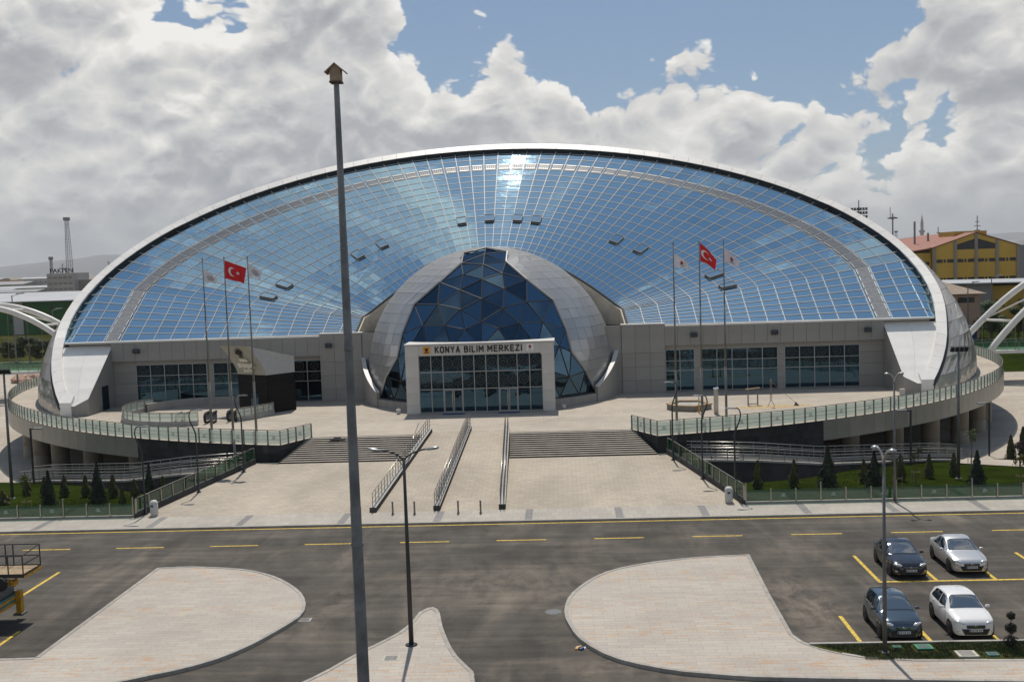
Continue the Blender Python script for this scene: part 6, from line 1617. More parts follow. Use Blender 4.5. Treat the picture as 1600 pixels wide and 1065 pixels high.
w = MB(); w.lathe([(0, -.12), (.27, -.12), (.3, -.06), (.3, .06), (.27, .12), (0, .12)], (0, 0, 0), 18); o = w.build('spare_wheel', 'rubber', T, smooth=True); o.rotation_euler = (R(90), 0, 0); o.location = Vector((-24.3, 43.05, 1.9))-WL[T.name]
b = MB(); b.tube([(-24.0, 43.5, 1.7), (-23.85, 43.55, 1.95), (-24.0, 43.6, 2.2)], .06, 6); b.tube([(-24.4, 43.3, 2.1), (-23.95, 43.3, 2.0), (-23.85, 43.4, 1.7)], .035, 5); b.box(-24.1, -23.8, 43.3, 43.6, 1.75, 1.95); b.build('hoses', 'machine_yellow', T)
# the cage
cx0, cx1, cy0, cy1, cz0, cz1 = -26.4, -23.35, 43.2, 44.7, 2.2, 3.2
b = MB(); b.box(cx0, cx1, cy0, cy1, cz0, cz0+.05); b.build('platform_floor', 'timber', T)
b = MB(); b.box(cx0, cx1, cy0-.03, cy0, cz0-.06, cz0+.1); b.box(cx0, cx1, cy1, cy1+.03, cz0-.06, cz0+.1); b.box(cx1, cx1+.03, cy0, cy1, cz0-.06, cz0+.1); b.build('toe_board', 'dark_metal', T)
b = MB(); b.box(cx1+.032, cx1+.05, cy0, cy1, cz0-.1, cz0+.02); b.build('edge_strip', 'machine_yellow', T)
for y in (cy0, cy1):
    for z in (cz0+.5, cz1-(.12 if y == cy0 else 0)):
        b = MB(); b.tube([(cx0, y, z), (cx1, y, z)], .026, 6); b.build('cage_rail', 'dark_metal', T)
    for x in (cx0, cx0+.9, cx0+1.5, cx1-.65 if y == cy0 else cx1-1.2, cx1):
        b = MB(); b.tube([(x, y, cz0), (x, y, cz1-(.12 if y == cy0 else 0))], .028, 6); b.build('cage_post', 'dark_metal', T)
for z in (cz0+.5, cz1-.06):
    b = MB(); b.tube([(cx1, cy0, z-.06 if z > cz0+.6 else z), (cx1, cy1, z+.06 if z > cz0+.6 else z)], .026, 6); b.build('cage_rail', 'dark_metal', T)

# small things in the road and strip
def cover(label, x, y, r, mat, square=False, z=.004):
    t = thing('drain_cover', label, 'drain cover', (x, y, 0))
    b = MB()
    if square: b.box(x-r, x+r, y-r*.8, y+r*.8, z-.05, z+.006)
    else: b.lathe([(0, z+.004), (r, z+.004), (r, -.05)], (x, y, 0), 24)
    b.build('frame', mat, t)
    b = MB()
    if square:
        for k in range(5): b.box(x-r*.7, x+r*.7, y-r*.6+k*r*.27, y-r*.6+k*r*.27+r*.13, z+.007, z+.012)
    else: b.lathe([(0, z+.01), (r*.78, z+.01), (r*.78, z)], (x, y, 0), 24)
    b.build('grate', 'machine_grey', t)
cover('square drain grate at the tip of the left island', -11.35, 43.45, .28, 'kerb_stone', True)
cover('round manhole cover in the asphalt left of the right island', -.75, 43.9, .36, 'machine_grey')
cover('square access cover in the paving of the splitter island', -6.85, 38.6, .33, 'cover_stone', True, .136)
cover('pale stone cover in the grass strip', 14.3, 38.05, .36, 'cover_stone', True, .2)
cover('green cover in the grass strip below the white car', 13.0, 38.75, .3, 'hatch_green', True, .22)
cover('small green cover in the grass strip by the lamp post', 12.05, 38.85, .14, 'hatch_green', True, .2)
cover('dark teal cover at the right of the grass strip', 15.2, 38.0, .2, 'machine_teal', True, .2)
rnd = random.Random(8); t = thing('debris_heap', 'little heap of blue and yellow rubbish beside the right island kerb', 'rubbish', (.45, 39.6, 0))
for i, mt in enumerate(('machine_yellow', 'blue_box', 'bin_white', 'machine_grey', 'machine_yellow', 'blue_box', 'bin_white')):
    b = MB(); x, y = .45+rnd.uniform(-.28, .2), 39.6+rnd.uniform(-.12, .12); a = rnd.uniform(0, 3); s = rnd.uniform(.025, .06)
    b.obox((x, y, s*.7), (math.cos(a)*s*1.5, math.sin(a)*s*1.5, .01), (-math.sin(a)*s, math.cos(a)*s, 0), (0, .01, s*.6)); b.build('scrap', mt, t)

# ================================================================== PLANTS
def leaf_mesh(name, mats, n, fn, seed, size):
    """crown of n leaf clumps; fn(rng) -> position, outward normal, size factor, material index"""
    r = random.Random(seed); b = MB()
    for _ in range(n):
        p, nrm, sf, mi = fn(r); nrm = Vector(nrm).normalized(); a = nrm.orthogonal().normalized(); a.rotate(Matrix.Rotation(r.uniform(0, 6.28), 3, nrm)); c = nrm.cross(a)
        tilt = Vector((r.uniform(-.6, .6), r.uniform(-.6, .6), r.uniform(-.4, .6))); s = size*sf*r.uniform(.6, 1.3)
        p = Vector(p); a2 = (a+tilt*.6).normalized()*s; c2 = (c-tilt*.4).normalized()*s*.55; b.cur = mi
        b.face([p-a2*.6, p-c2, p+a2, p+c2])
    return b.mesh(name, mats)
def cone_fn(h, r0, z0, gold=0.3, power=.8, layers=0):
    def f(r):
        v = r.random()**.75; a = r.uniform(0, 6.2832); 
        prof = (1-v)**power if layers == 0 else (1-v)*(0.72+.28*abs(math.sin(v*layers*math.pi)))
        if layers == 0: prof = min(1, (v*9+.35))*prof
        k = 1-.45*r.random()**2; lump = 1+.16*math.sin(a*3+v*9)+.12*math.sin(a*5-v*14)
        rad = r0*prof*k*lump+.02
        return (rad*math.cos(a), rad*math.sin(a), z0+v*h), (math.cos(a), math.sin(a), .5), 1, (1 if r.random() < gold*(.4+v) and k > .85 else 0)
    return f
def tree_thing(name, label, cat, group, crown_me, trunk_me):
    t = thing(name, label, cat, (0, 0, 0), group)
    link_obj(bpy.data.objects.new('crown', crown_me), t); link_obj(bpy.data.objects.new('trunk', trunk_me), t); return t
tr = MB(); tr.tube([(0, 0, -.1), (0, 0, .9)], [.04, .015], 6); tr = tr.mesh('trunk', 'bark')
th = [tree_thing('thuja', 'x', 'shrub', 'small thuja shrubs on the lawns', leaf_mesh('crown', ['leaf_conifer', 'leaf_thuja_gold'], 1700, cone_fn(1.35, .34, .05, .45), k, .075), tr) for k in (1, 2)]
tr2 = MB(); tr2.tube([(0, 0, -.1), (0, 0, 2.2)], [.06, .015], 6); tr2 = tr2.mesh('trunk', 'bark')
sp = tree_thing('spruce', 'x', 'tree', 'young spruces on the lawns', leaf_mesh('crown', ['leaf_spruce', 'leaf_conifer'], 3800, cone_fn(2.5, .85, .12, .2, 1, 9), 5, .1), tr2)
lawn_z = lawn_h
used = set()
def put(root, x, y, sc_, label, z=None, rz=None):
    rz = random.uniform(0, 6.28) if rz is None else rz; z = lawn_z(x, y) if z is None else z
    if root.name not in used: used.add(root.name); root.location = (x, y, z); root.rotation_euler = (0, 0, rz); root.scale = (sc_,)*3 if not isinstance(sc_, tuple) else sc_; root['label'] = label; return root
    return copy_thing(root, (x, y, z), rz, label, sc_ if isinstance(sc_, tuple) else float(sc_))
ordn = ['first', 'second', 'third', 'fourth', 'fifth', 'sixth', 'seventh', 'eighth', 'ninth', 'tenth', 'eleventh']
for i, (x, y, s_) in enumerate(((-39.3, 74.0, 1.0), (-37.6, 73.3, 1.05), (-36.0, 73.0, 1.1), (-34.3, 72.7, 1.1), (-32.0, 72.0, 1.15), (-30.3, 71.6, .95), (-28.1, 71.2, 1.1), (-26.7, 71.6, .9), (-27.6, 69.7, .7))):
    put(th[i % 2], x, y, s_, 'small golden-green thuja on the left lawn, %s from the left in the back row' % ordn[i])
put(th[0], -28.2, 64.7, (.8, .8, 1.15), 'narrow dark thuja close behind the left glass fence')
for x, y, s_, w in ((-34.2, 67.2, .95, 'leftmost of the three dark spruces on the left lawn'), (-30.9, 67.2, 1.12, 'middle one of the three dark spruces on the left lawn'), (-27.7, 67.9, 1.0, 'dark spruce on the left lawn nearest the plaza balustrade')):
    put(sp, x, y, (s_*.72, s_*.72, s_), w)
for i, (x, y, s_) in enumerate(((9.5, 66.9, .75), (10.8, 66.3, .8), (12.4, 68.5, 1.35), (14.9, 69.3, 1.3), (19.7, 70.3, 1.15), (22.4, 71.2, 1.3), (24.7, 72.4, 1.2), (26.7, 73.4, 1.2))):
    put(th[i % 2], x, y, (s_*.85, s_*.85, s_), 'small golden-green thuja on the right lawn, %s from the left in the back row' % ordn[i])
for x, y, s_, w in ((16.5, 66.9, 1.1, 'broad dark spruce on the right lawn behind the glass fence'), (19.4, 66.9, .95, 'narrower dark spruce on the right lawn, right of the broad one'), (25.4, 65.9, .95, 'brownish young spruce on the right lawn right of the floodlight mast')):
    put(sp, x, y, (s_*.85, s_*.85, s_), w)
put(th[1], 36.2, 86.9, (1.3, 1.3, 1.6), 'thuja on the far right lawn patch, left one', z=-2.9); put(th[0], 37.9, 88.6, (1.4, 1.4, 1.8), 'thuja on the far right lawn patch, right one', z=-2.8)
def sapling(label, x, y, z, h, mat, seed, stakes=True, crown_r=.4):
    t = thing('sapling', label, 'tree', (0, 0, 0)); t.location = (x, y, z)
    b = MB(); r = random.Random(seed); b.tube([(0, 0, -.1), (.02, 0, h*.5), (0, .02, h*.9)], [.03, .022, .01], 6); tips = []
    for k in range(7):
        a = r.uniform(0, 6.28); z0 = h*r.uniform(.5, .75); e = (crown_r*.8*math.cos(a), crown_r*.8*math.sin(a), z0+h*.22); b.tube([(0, 0, z0), e], [.014, .006], 4); tips.append(e)
    b.build('trunk', 'bark', t)
    def f(rr):
        e = tips[rr.randrange(7)]; k = rr.uniform(.55, 1.15); j = lambda: rr.gauss(0, .09)
        return (e[0]*k+j(), e[1]*k+j(), e[2]+j()), (rr.uniform(-1, 1), rr.uniform(-1, 1), rr.uniform(0, 1)), 1, 0
    link_obj(bpy.data.objects.new('crown', leaf_mesh('crown', [mat], 420, f, seed, .06)), t)
    if stakes:
        for k in range(3):
            a = k*2.1; s = MB(); s.tube([(.32*math.cos(a), .32*math.sin(a), -.1), (.32*math.cos(a), .32*math.sin(a), .95)], .022, 5); s.build('stake', 'timber', t)
        s = MB(); s.tube([(.32*math.cos(k*2.1), .32*math.sin(k*2.1), .85) for k in range(4)], .012, 4); s.build('tie', 'timber', t)
    return t
sapling('staked sapling with a leafy round top by the right path', 31.0, 81.5, -1.9, 2.8, 'leaf_young', 1)
sapling('thin staked sapling left of the right floodlight mast', 22.8, 69.5, -.62, 2.4, 'leaf_conifer', 2)
sapling('thin staked sapling close behind the right lamp post on the lawn', 20.6, 66.2, -.3, 2.2, 'leaf_conifer', 3)
sapling('staked sapling with purple leaves on the far right lawn', 33.4, 78.6, -1.75, 2.3, 'leaf_purple', 4)
sapling('brown staked sapling at the right edge behind the glass fence', 28.6, 67.2, -.55, 2.2, 'leaf_thuja_gold', 5)
sapling('pale green staked sapling at the left edge behind the glass fence', -34.6, 65.0, -.25, 2.6, 'leaf_young', 6)
sapling('purple shrub-like sapling between the far right thujas', 37.0, 88.0, -2.9, 1.6, 'leaf_purple', 7, False, .5)
put(th[1], -38.6, 69.5, (1.3, 1.3, .75), 'squat rounded thuja at the left edge of the left lawn')
# topiary
t = thing('topiary', 'dark topiary of three balls on one stem at the right of the grass strip', 'topiary', (0, 0, 0)); t.location = (16.1, 38.6, .13)
b = MB(); b.tube([(0, 0, 0), (.01, 0, 1.3)], [.025, .015], 6); b.build('trunk', 'bark', t)
for z, r0 in ((.28, .27), (.78, .215), (1.25, .155)):
    def f(rr, z=z, r0=r0):
        u = rr.uniform(-1, 1); a = rr.uniform(0, 6.28); q = math.sqrt(1-u*u); rad = r0*(rr.random()**.25)*(1+.1*math.sin(a*4+u*5)); return (rad*q*math.cos(a), rad*q*math.sin(a), z+rad*u*.95), (q*math.cos(a), q*math.sin(a), u), 1, 0
    link_obj(bpy.data.objects.new('crown', leaf_mesh('crown', ['topiary_dark'], 900, f, int(z*100), .035)), t)

def big_tree(label, x, y, z, h, w, seed, mat='leaf_green'):
    t = thing('broadleaf_tree', label, 'tree', (0, 0, 0), 'broadleaf trees behind the building'); t.location = (x, y, z); r = random.Random(seed)
    b = MB(); b.tube([(0, 0, -.5), (.1, 0, h*.3), (0, .1, h*.55)], [.25, .18, .1], 8); blobs = []
    for k in range(16):
        a = r.uniform(0, 6.28); q = r.uniform(.1, 1)**.6*w*.62; zz = h*r.uniform(.3, .9); q *= 1-.55*max(0, zz/h-.6)*2; c = (q*math.cos(a), q*math.sin(a), zz); blobs.append((c, r.uniform(.16, .3)*w)); b.tube([(0, 0, h*.32), (c[0]*.6, c[1]*.6, lerp(h*.35, zz, .6)), c], [.09, .06, .02], 5)
    b.build('trunk', 'bark', t)
    def f(rr):
        c, rad = blobs[rr.randrange(16)]; u = rr.uniform(-1, 1); a = rr.uniform(0, 6.28); q = math.sqrt(1-u*u); k = rad*rr.random()**.4
        return (c[0]+k*q*math.cos(a), c[1]+k*q*math.sin(a), c[2]+k*u*.8), (q*math.cos(a), q*math.sin(a), u+.3), 1, 0
    link_obj(bpy.data.objects.new('crown', leaf_mesh('crown', [mat], 7000, f, seed, .2)), t)
    return t
big_tree('large broadleaf tree behind the right footbridge arch', 73.6, 185, GZ, 8.8, 4.6, 31)
big_tree('dark broadleaf tree right of the large one behind the arch', 79.5, 188, GZ, 8.6, 5.0, 32)
big_tree('yellowish broadleaf tree beside the pink house', 70.6, 195, GZ, 7.6, 2.6, 33, 'leaf_thuja_gold')
big_tree('broadleaf tree showing between the silver shell and the pink house', 63.6, 178, GZ, 8.6, 3.4, 34)
big_tree('low bushy tree below the footbridge arch at the right edge', 84.5, 180, GZ, 6.6, 4.0, 35)
for i, (x, y, h, w) in enumerate(((-114, 214, 5.4, 4.0), (-110, 212, 5.8, 4.2), (-106.5, 214, 5.2, 3.6), (-103.0, 215, 4.6, 3.2), (-99.5, 216, 4.0, 2.6))):
    big_tree('rounded dark bush below the green hall, %s from the left' % ordn[i], x, y, GZ, h, w, 50+i, 'leaf_conifer')

# ================================================================== FOOTBRIDGES
def footbridge(s, ya, yb, xsa, xsb, span, hgt, dz):
    lab = 'left' if s < 0 else 'right'; mx = lambda x: TCX+s*x
    t = thing('footbridge', '%s footbridge with twin white tubular arches' % lab, 'bridge', (mx(60), ya, ZL))
    def ap(u, near):
        k = 4*u*(1-u); return Vector((mx((xsa if near else xsb)+span*u), (ya+1.0*k) if near else (yb-1.0*k), -1.4+hgt*k))
    for near in (True, False):
        b = MB(); b.tube([ap(i/32, near) for i in range(33)], .42, 12); b.build('arch', 'arch_white', t, smooth=True)
    for i in range(4, 30, 4):
        u = i/32; p, q = ap(u, True), ap(u, False)
        if p.z < 4.6: continue
        b = MB(); b.tube([p, q], .17, 8); b.build('brace', 'arch_white', t, smooth=True)
        if i < 26:
            b = MB(); b.tube([q, ap((i+4)/32, True)], .11, 6); b.build('brace', 'arch_white', t, smooth=True)
        for e, y0 in ((p, ya+.3), (q, yb-.3)):
            b = MB(); b.tube([e, (e.x, y0, dz)], .03, 5); b.build('hanger', 'steel_dull', t)
    b = MB(); a, c = sorted((mx(54.6), mx(110))); b.box(a, c, ya+.2, yb-.2, dz-.4, dz); b.build('deck', 'arch_white', t)
    for y0 in (ya+.35, yb-.35):
        b = MB(); b.tube([(mx(55.2), y0, dz+1.1), (mx(110), y0, dz+1.1)], .035, 6); b.build('handrail', 'steel_dull', t)
        for i in range(30):
            xx = 55.2+i*1.5; b = MB(); b.box(mx(xx)-.03, mx(xx)+.03, y0-.03, y0+.03, dz, dz+1.1); b.build('post', 'steel_dull', t)
            if i < 29:
                p = MB(); e0, e1 = sorted((mx(xx+.05), mx(xx+1.45))); p.box(e0, e1, y0-.008, y0+.008, dz+.08, dz+1.0); p.build('glass_panel', 'fence_glass', t)
footbridge(-1, 148, 153, 58, 57, 40, 12.2, 1.2); footbridge(1, 138, 143, 60, 57.5, 42, 14.5, 1.2)

# ================================================================== BUILDINGS BEHIND
def gable_hall(name, label, x0, x1, y0, y1, z0, ze, zr, wall, roof, cat='building'):
    t = thing(name, label, cat, ((x0+x1)/2, y0, z0)); xm = (x0+x1)/2
    b = MB(); b.add([(x0, y0, z0), (x1, y0, z0), (x1, y0, ze), (xm, y0, zr), (x0, y0, ze), (x0, y1, z0), (x1, y1, z0), (x1, y1, ze), (xm, y1, zr), (x0, y1, ze)], [(0, 1, 2, 3, 4), (9, 8, 7, 6, 5), (0, 4, 9, 5), (1, 6, 7, 2)]); b.build('wall', wall, t)
    b = MB(); e = .6
    b.slab([(x0-e, y0-.3, ze-e*(zr-ze)/(xm-x0)+.15), (xm, y0-.3, zr+.15), (xm, y1, zr+.15), (x0-e, y1, ze-e*(zr-ze)/(xm-x0)+.15)][::-1], .14); b.slab([(xm, y0-.3, zr+.15), (x1+e, y0-.3, ze-e*(zr-ze)/(xm-x0)+.15), (x1+e, y1, ze-e*(zr-ze)/(xm-x0)+.15), (xm, y1, zr+.15)][::-1], .14); b.build('roof', roof, t)
    return t
# yellow hall: gable end faces the camera, long red-roofed flank to the left
Yh = 292.0
t = gable_hall('yellow_hall', 'yellow industrial hall with grey pilasters and a red roof at the right', 101.2, 123.3, Yh, Yh+45, GZ, 14.3, 17.9, 'yellow_wall', 'tile_red')
for i, x in enumerate((101.2, 106.7, 112.25, 117.8, 123.3)):
    b = MB(); b.box(x-.35, x+.35, Yh-.3, Yh-.004, GZ, (14.2, 16.0, 17.8, 16.0, 14.2)[i]); b.build('pilaster', 'pilaster_grey', t)
for zc in (10.6, 5.6):
    for i in range(4):
        for j, (o0, o1) in enumerate(((.7, 2.5), (2.9, 3.5), (4.0, 5.9))):
            b = MB(); xx = 101.2+5.52*i; b.box(xx+o0*.85, xx+o1*.85, Yh-.08, Yh-.006, zc-.45, zc+.45); b.build('window', 'window_black', t)
for P in ([(107.2, 13.6), (111.8, 13.6), (111.8, 16.4), (107.2, 15.0)], [(112.7, 13.6), (117.3, 13.6), (117.3, 15.0), (112.7, 16.4)]):
    b = MB(); b.slab([(x, Yh-.05, z) for x, z in P], .04); b.build('gable_window', 'window_black', t)
b = MB(); b.box(93.5, 100.9, Yh+2, Yh+42, GZ, 12.9); b.build('side_aisle', 'yellow_wall', t)
b = MB(); b.slab([(92.5, Yh+1.5, 13.2), (101.15, Yh+1.5, 14.3), (112, Yh+44, 18.0), (92.5, Yh+44, 15.7)], .2); b.build('aisle_roof', 'tile_red', t)
for x in (95.2, 97.2, 99.2):
    b = MB(); b.box(x-.12, x+.12, Yh+1.85, Yh+1.996, GZ, 12.3); b.build('downpipe', 'ochre_wall', t)
for i in range(5):
    b = MB(); b.box(93.9+i*1.4, 94.8+i*1.4, Yh+1.9, Yh+1.99, 9.6, 10.5); b.build('window', 'window_black', t)
b = MB(); b.box(109.3, 118.2, Yh+8, Yh+20, 15, 18.6); b.build('roof_block', 'ochre_wall', t)
for x, h in ((102.5, 22.0), (106.3, 18.6)):
    b = MB(); b.tube([(x, Yh+20, 14), (x, Yh+20, h)], .3, 8); b.build('chimney', 'mast_steel', t)
# ochre shed with white roof, grey block, pink house
t = thing('ochre_shed', 'long ochre shed with a white corrugated roof in front of the yellow hall', 'building', (95, 232, GZ))
b = MB(); b.box(92.4, 140, 232, 250, GZ, 5.9); b.build('wall', 'ochre_wall', t)
b = MB(); b.slab([(60, 229, 7.0), (140, 231.4, 6.2), (140, 256, 6.2), (60, 256, 7.0)], .25); b.build('roof', 'sheet_roof_white', t)
b = MB(); b.box(84.5, 92.3, 231, 250, GZ, 6.4); b.build('grey_bay', 'pilaster_grey', t)
b = MB(); b.box(60, 84.4, 233, 250, GZ, 6.3); b.build('rear_bay', 'ochre_wall', t)
for x in (93.5, 98.2, 103):
    b = MB(); b.box(x, x+1.6, 231.9, 231.996, 1.4, 2.9); b.build('window', 'window_black', t)
t = thing('pink_house', 'pinkish rendered house with a shallow hipped tile roof behind the right terrace', 'house', (64.5, 205, GZ))
b = MB(); b.box(65.7, 79.5, 205, 217, GZ, 5.6); b.build('wall', 'pink_wall', t)
b = MB(); b.add([(64.7, 204, 5.6), (80.5, 204, 5.6), (80.5, 218, 5.6), (64.7, 218, 5.6), (70, 211, 7.7), (75, 211, 7.7)], [(0, 1, 5, 4), (1, 2, 5), (2, 3, 4, 5), (3, 0, 4), (3, 2, 1, 0)]); b.build('roof', 'tile_brown', t)
for x0, x1 in ((66.4, 69), (71.2, 74.4), (75.4, 78.5)):
    b = MB(); b.box(x0, x1, 204.93, 204.996, 3.9, 4.9); b.build('window', 'window_black', t)
b = MB(); b.box(71.4, 74.1, 204.8, 204.99, 2.3, 2.5)
for x in (71.6, 72.7, 73.8): b.box(x-.12, x+.12, 204.75, 204.98, 2.5, 3.2)
b.build('insulators', 'dark_metal', t)
t = thing('boundary_fence', 'dark mesh fence in front of the pink house', 'fence', (70, 198, GZ))
for i in range(22):
    b = MB(); b.box(54+i*1.8, 54.08+i*1.8, 198, 198.06, GZ, .8); b.build('post', 'dark_metal', t)
for z in (-1.2, -.2, .7):
    b = MB(); b.box(54, 92, 198.01, 198.05, z, z+.05); b.build('rail', 'dark_metal', t)
b = MB(); b.box(71.4, 73.2, 190, 191.8, GZ, .5); o = b.build('blue_container', 'blue_box', label='blue container beside the right footbridge', cat='container')
# left: green hall, sheds, factory with roof letters
t = thing('green_hall', 'long green industrial hall with a white roof at the left', 'building', (-110, 318, GZ))
b = MB(); b.box(-190, -52, 318, 350, GZ, 7.0); b.build('wall', 'green_wall', t)
b = MB(); b.slab([(-191, 317, 7.1), (-51, 317, 7.1), (-51, 352, 9.2), (-191, 352, 9.2)], .3); b.build('roof', 'sheet_roof_white', t)
b = MB(); b.box(-169.2, -166.2, 317.8, 317.99, GZ, 6.8); b.build('white_bay', 'shed_white', t)
for i in range(14):
    for z in (4.2, .6):
        if -170 < -190+i*6.5 < -165: continue
        b = MB(); b.box(-190+i*6.5, -189.3+i*6.5, 317.9, 317.99, z, z+1.2); b.build('window', 'window_black', t)
t = thing('office_factory', 'beige factory office block with dark letters on its roof at the left horizon', 'building', (-290, 600, GZ))
b = MB(); b.box(-298, -282, 600, 620, GZ, 15.6); b.build('wall', 'shed_white', t)
for z in (12.6, 9.2, 6.0):
    for k in range(5):
        b = MB(); b.box(-297.2+k*3, -295+k*3, 599.8, 599.99, z, z+1.1); b.build('window', 'pilaster_grey', t)
b = MB(); b.box(-281.9, -262, 606, 622, GZ, 11.5); b.build('annex', 'pilaster_grey', t)
text('roof_letters', 'PAKPEN', 3.7, (-290.5, 603, 15.9), 'letter_black', t, bold=.05, depth=.15, sx=1.05)
bpy.data.objects['roof_letters'].location = Vector((-290.5, 603, 15.9))-WL[t.name]
rnd = random.Random(77)
def shed(x, y, w, d_, h, group, label):
    t = thing('factory_shed', label, 'building', (x, y, GZ), group)
    b = MB(); b.box(x-w/2, x+w/2, y, y+d_, GZ, h); b.build('wall', 'shed_white' if rnd.random() < .75 else 'pink_wall', t)
    b = MB(); b.add([(x-w/2-.5, y-.5, h), (x+w/2+.5, y-.5, h), (x+w/2+.5, y+d_, h), (x-w/2-.5, y+d_, h), (x-w/2-.5, y+d_/2, h+d_*.06), (x+w/2+.5, y+d_/2, h+d_*.06)], [(0, 1, 5, 4), (4, 5, 2, 3), (1, 2, 5), (0, 4, 3)]); b.build('roof', ('shed_roof', 'tile_brown', 'sheet_roof_white')[rnd.randrange(3)], t)
    for k in range(int(w/7)):
        b = MB(); b.box(x-w/2+2+k*7, x-w/2+5+k*7, y-.1, y-.01, h*.55, h*.55+1.2); b.build('window', 'window_black', t)
for i in range(26):
    y = 420+i*46+rnd.uniform(-10, 10); x = -y*rnd.uniform(.36, .60); 
    if 440 < y < 660 and -330 < x < -250: continue
    shed(x, y, rnd.uniform(25, 70), rnd.uniform(20, 40), rnd.uniform(4, 8.5) if y < 900 else rnd.uniform(6, 12), 'factory sheds on the left plain', 'low pale factory shed on the hazy plain at the left horizon')
for i in range(14):
    y = 380+i*75+rnd.uniform(-10, 10); x = y*rnd.uniform(.40, .56)
    shed(x, y, rnd.uniform(25, 60), rnd.uniform(20, 40), rnd.uniform(5, 10) if y < 900 else rnd.uniform(8, 13), 'factory sheds on the right plain', 'low pale factory shed beyond the yellow hall at the right horizon')
def lattice(label, x, y, h, w0, w1, mat='mast_steel', flagred=False):
    t = thing('lattice_mast', label, 'mast', (x, y, GZ)); n = int(h/(w0*1.1)); 
    for sx_, sy_ in ((-1, -1), (1, -1), (1, 1), (-1, 1)):
        b = MB(); b.tube([(x+sx_*w0, y+sy_*w0, GZ), (x+sx_*w1, y+sy_*w1, h)], .16, 5); b.build('leg', mat, t)
    b = MB()
    for k in range(n):
        z0, z1 = lerp(GZ, h, k/n), lerp(GZ, h, (k+1)/n); a, c = lerp(w0, w1, k/n), lerp(w0, w1, (k+1)/n)
        for (p, q) in (((-1, -1), (1, -1)), ((1, -1), (-1, -1)), ((1, -1), (1, 1)), ((-1, 1), (-1, -1))): b.tube([(x+p[0]*a, y+p[1]*a, z0), (x+q[0]*c, y+q[1]*c, z1)], .07, 4)
    b.build('bracing', mat, t, kind='stuff')
    b = MB(); b.box(x-w1*2, x+w1*2, y-w1*2, y+w1*2, h-1.2, h+.8); b.build('top_platform', mat, t)
    return t
lattice('tall lattice telecom tower at the left horizon', -303, 640, 49.0, 1.9, .75)
lattice('short dark lattice mast left of the telecom tower', -314.5, 640, 25.2, .9, .5)
b = MB(); b.tube([(-293, 610, 15), (-293, 610, 21.5)], .2, 5); b.box(-295, -291, 609.9, 610.1, 18.5, 18.8); b.box(-294.3, -291.7, 609.9, 610.1, 20, 20.3); b.build('roof_antenna', 'mast_steel', label='small antenna on the lettered factory roof', cat='antenna')
b = MB(); b.tube([(-304, 700, GZ), (-304, 700, 22.5)], .3, 5); b.tube([(-304.8, 700, 20), (-304.8, 700, 23.5)], .18, 4); b.build('chimney_stack', 'mast_steel', label='thin chimney just left of the roof rim', cat='chimney')
t = thing('stadium_floodlight', 'stadium floodlight rack rising behind the right roof rim', 'floodlight mast', (116.6, 420, GZ))
b = MB(); b.tube([(116.6, 420, GZ), (116.6, 420, 33.5)], [.5, .2], 8); b.build('pole', 'mast_steel', t)
for r_i in range(4):
    b = MB(); b.box(113.4, 119.8, 419.8, 420.2, 25.0+r_i*1.5, 25.2+r_i*1.5); b.build('crossbar', 'dark_metal', t)
    for k in range(6):
        b = MB(); b.obox((113.9+k*1.1, 419.6, 25.6+r_i*1.5), (.38, 0, 0), (0, .25, 0), (0, 0, .42)); b.build('lamp', 'dark_metal', t)
t = thing('high_mast_lamp', 'high mast with a round lamp crown left of the yellow hall', 'lamp mast', (126.5, 410, GZ))
b = MB(); b.tube([(126.5, 410, GZ), (126.5, 410, 27.5)], [.45, .25], 8); b.tube([(125.6, 410, 26), (125.6, 410, 30)], .12, 4); b.build('pole', 'mast_steel', t)
b = MB(); b.lathe([(.3, 25.4), (1.9, 25.6), (1.9, 25.9), (.4, 26.3)], (126.5, 410, 0), 12); b.build('lamp_crown', 'dark_metal', t)
t = thing('minaret', 'slender pale minaret far off at the right horizon', 'minaret', (352, 1050, GZ))
b = MB(); b.lathe([(2.2, GZ), (2.2, 14), (1.7, 15), (1.7, 27), (2.7, 28.5), (2.7, 30), (1.4, 30.1), (1.35, 36), (1.6, 36.2), (.25, 44), (0, 46)], (352, 1050, 0), 12); b.build('shaft', 'minaret_stone', t)
for lab, x, y, h in (('distant lattice pylon left of the minaret', 405, 1300, 33), ('antenna mast above the ochre roof block', 119.5, 310, 23.0), ('thin mast left of the ochre roof block', 115.5, 330, 20.5)):
    if y > 1000: lattice(lab, x, y, h, 2.6, .8)
    else:
        t = thing('antenna_mast', lab, 'mast', (x, y, 0)); b = MB(); b.tube([(x, y, 10), (x, y, h)], .14, 5); b.build('pole', 'mast_steel', t); b = MB(); b.box(x-.9, x+.9, y-.1, y+.1, h-3, h-2.8); b.box(x-.6, x+.6, y-.1, y+.1, h-1.8, h-1.6); b.lathe([(.1, -4.6), (.9, -4.4), (.9, -4.1), (.1, -3.9)], (x, y, h), 8); b.build('antenna', 'mast_steel', t)
b = MB(); b.lathe([(0, 16), (3, 15.7), (6.5, 14.2), (6.5, GZ)], (151, 360, 0), 20); b.build('storage_tank', 'shed_roof', label='pale domed storage tank at the right edge of the skyline', cat='tank')
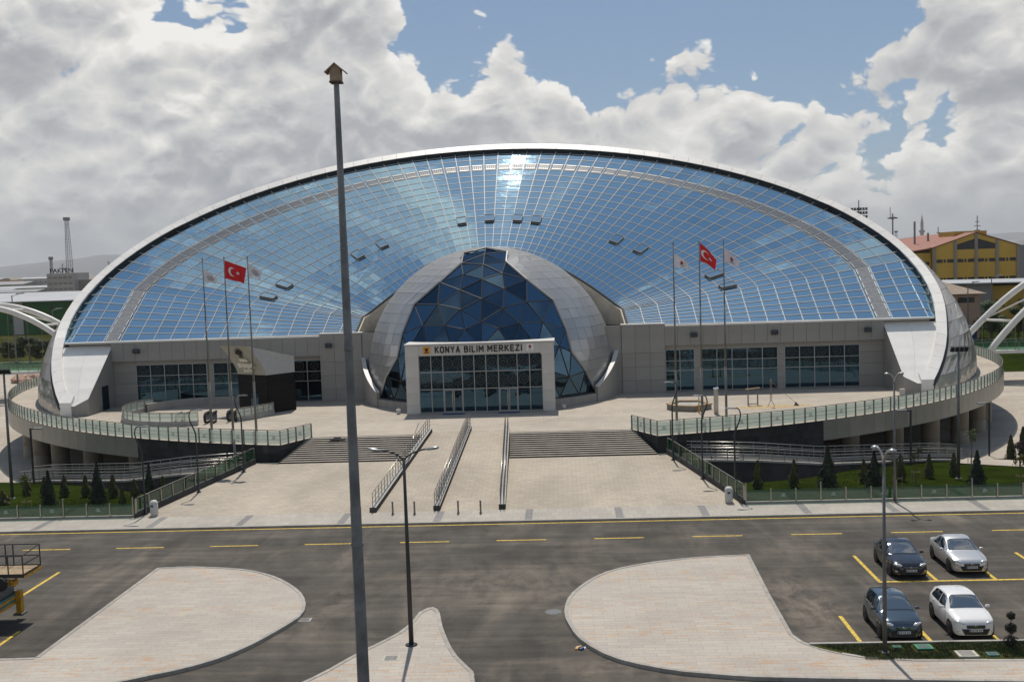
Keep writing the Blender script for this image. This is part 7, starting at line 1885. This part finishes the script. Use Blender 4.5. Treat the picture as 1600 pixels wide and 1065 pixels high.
for lab, x, y, h in (('tall lamp post by the left footbridge', -85.2, 160, 12.0), ('lamp post in front of the green hall', -98.7, 200, 8.2), ('lamp post with wide hood before the ochre shed', 80.5, 202, 8.7), ('thin lamp post right of the pink house', 70.5, 187, 8.2)):
    t = thing('tall_lamp', lab, 'street lamp', (x, y, GZ)); b = MB(); b.tube([(x, y, GZ), (x, y, h)], [.16, .08], 8); b.build('pole', 'lamp_pole_grey', t); b = MB(); b.tube([(x, y, h-.1), (x+1.2, y, h+.2)], .05, 5); b.slab([(x+.8, y-.25, h+.3), (x+1.9, y-.25, h+.35), (x+1.9, y+.25, h+.35), (x+.8, y+.25, h+.3)], .15); b.build('lamp_head', 'lamp_head', t)
for i in range(7):
    x, y = -92+i*1.9, 172+rnd.uniform(-4, 4); t = thing('rock', 'pinkish boulder on the bank beyond the left bridge, %s from the left' % ordn[i], 'rock', (x, y, GZ), 'boulders beyond the left bridge')
    b = MB(); b.lathe([(0, -1.8), (1.3, GZ), (1.5, -2.4), (.9, -1.8), (0, -1.6)], (x, y, 0), 7); b.v = [(a+rnd.uniform(-.35, .35), c+rnd.uniform(-.3, .3), d2+rnd.uniform(-.15, .15)) for a, c, d2 in b.v]; b.build('boulder', 'pink_wall', t, clean=True)
b = MB(); b.box(-200, -52, 178, 316, GZ-.1, ZL-.02); b.build('left_lawn_bank', 'lawn_dry', kind='structure')
b = MB(); b.box(54, 140, 150, 230, GZ-.1, ZL+.02); b.build('right_lawn_bank', 'lawn', kind='structure')

# ================================================================== AIR
mt, g = newmat('haze_air'); o = g.n('ShaderNodeOutputMaterial'); v = g.n('ShaderNodeVolumePrincipled'); v.inputs['Color'].default_value = (.86, .9, .95, 1); v.inputs['Density'].default_value = 0.00006; v.inputs['Anisotropy'].default_value = 0.0
g.link(v.outputs[0], o.inputs['Volume'])
b = MB(); b.box(-13900, 13900, -390, 15900, GZ-1.2, 480); hz = b.build('haze', 'haze_air', kind='stuff', label='thin summer haze over the plain', cat='haze')
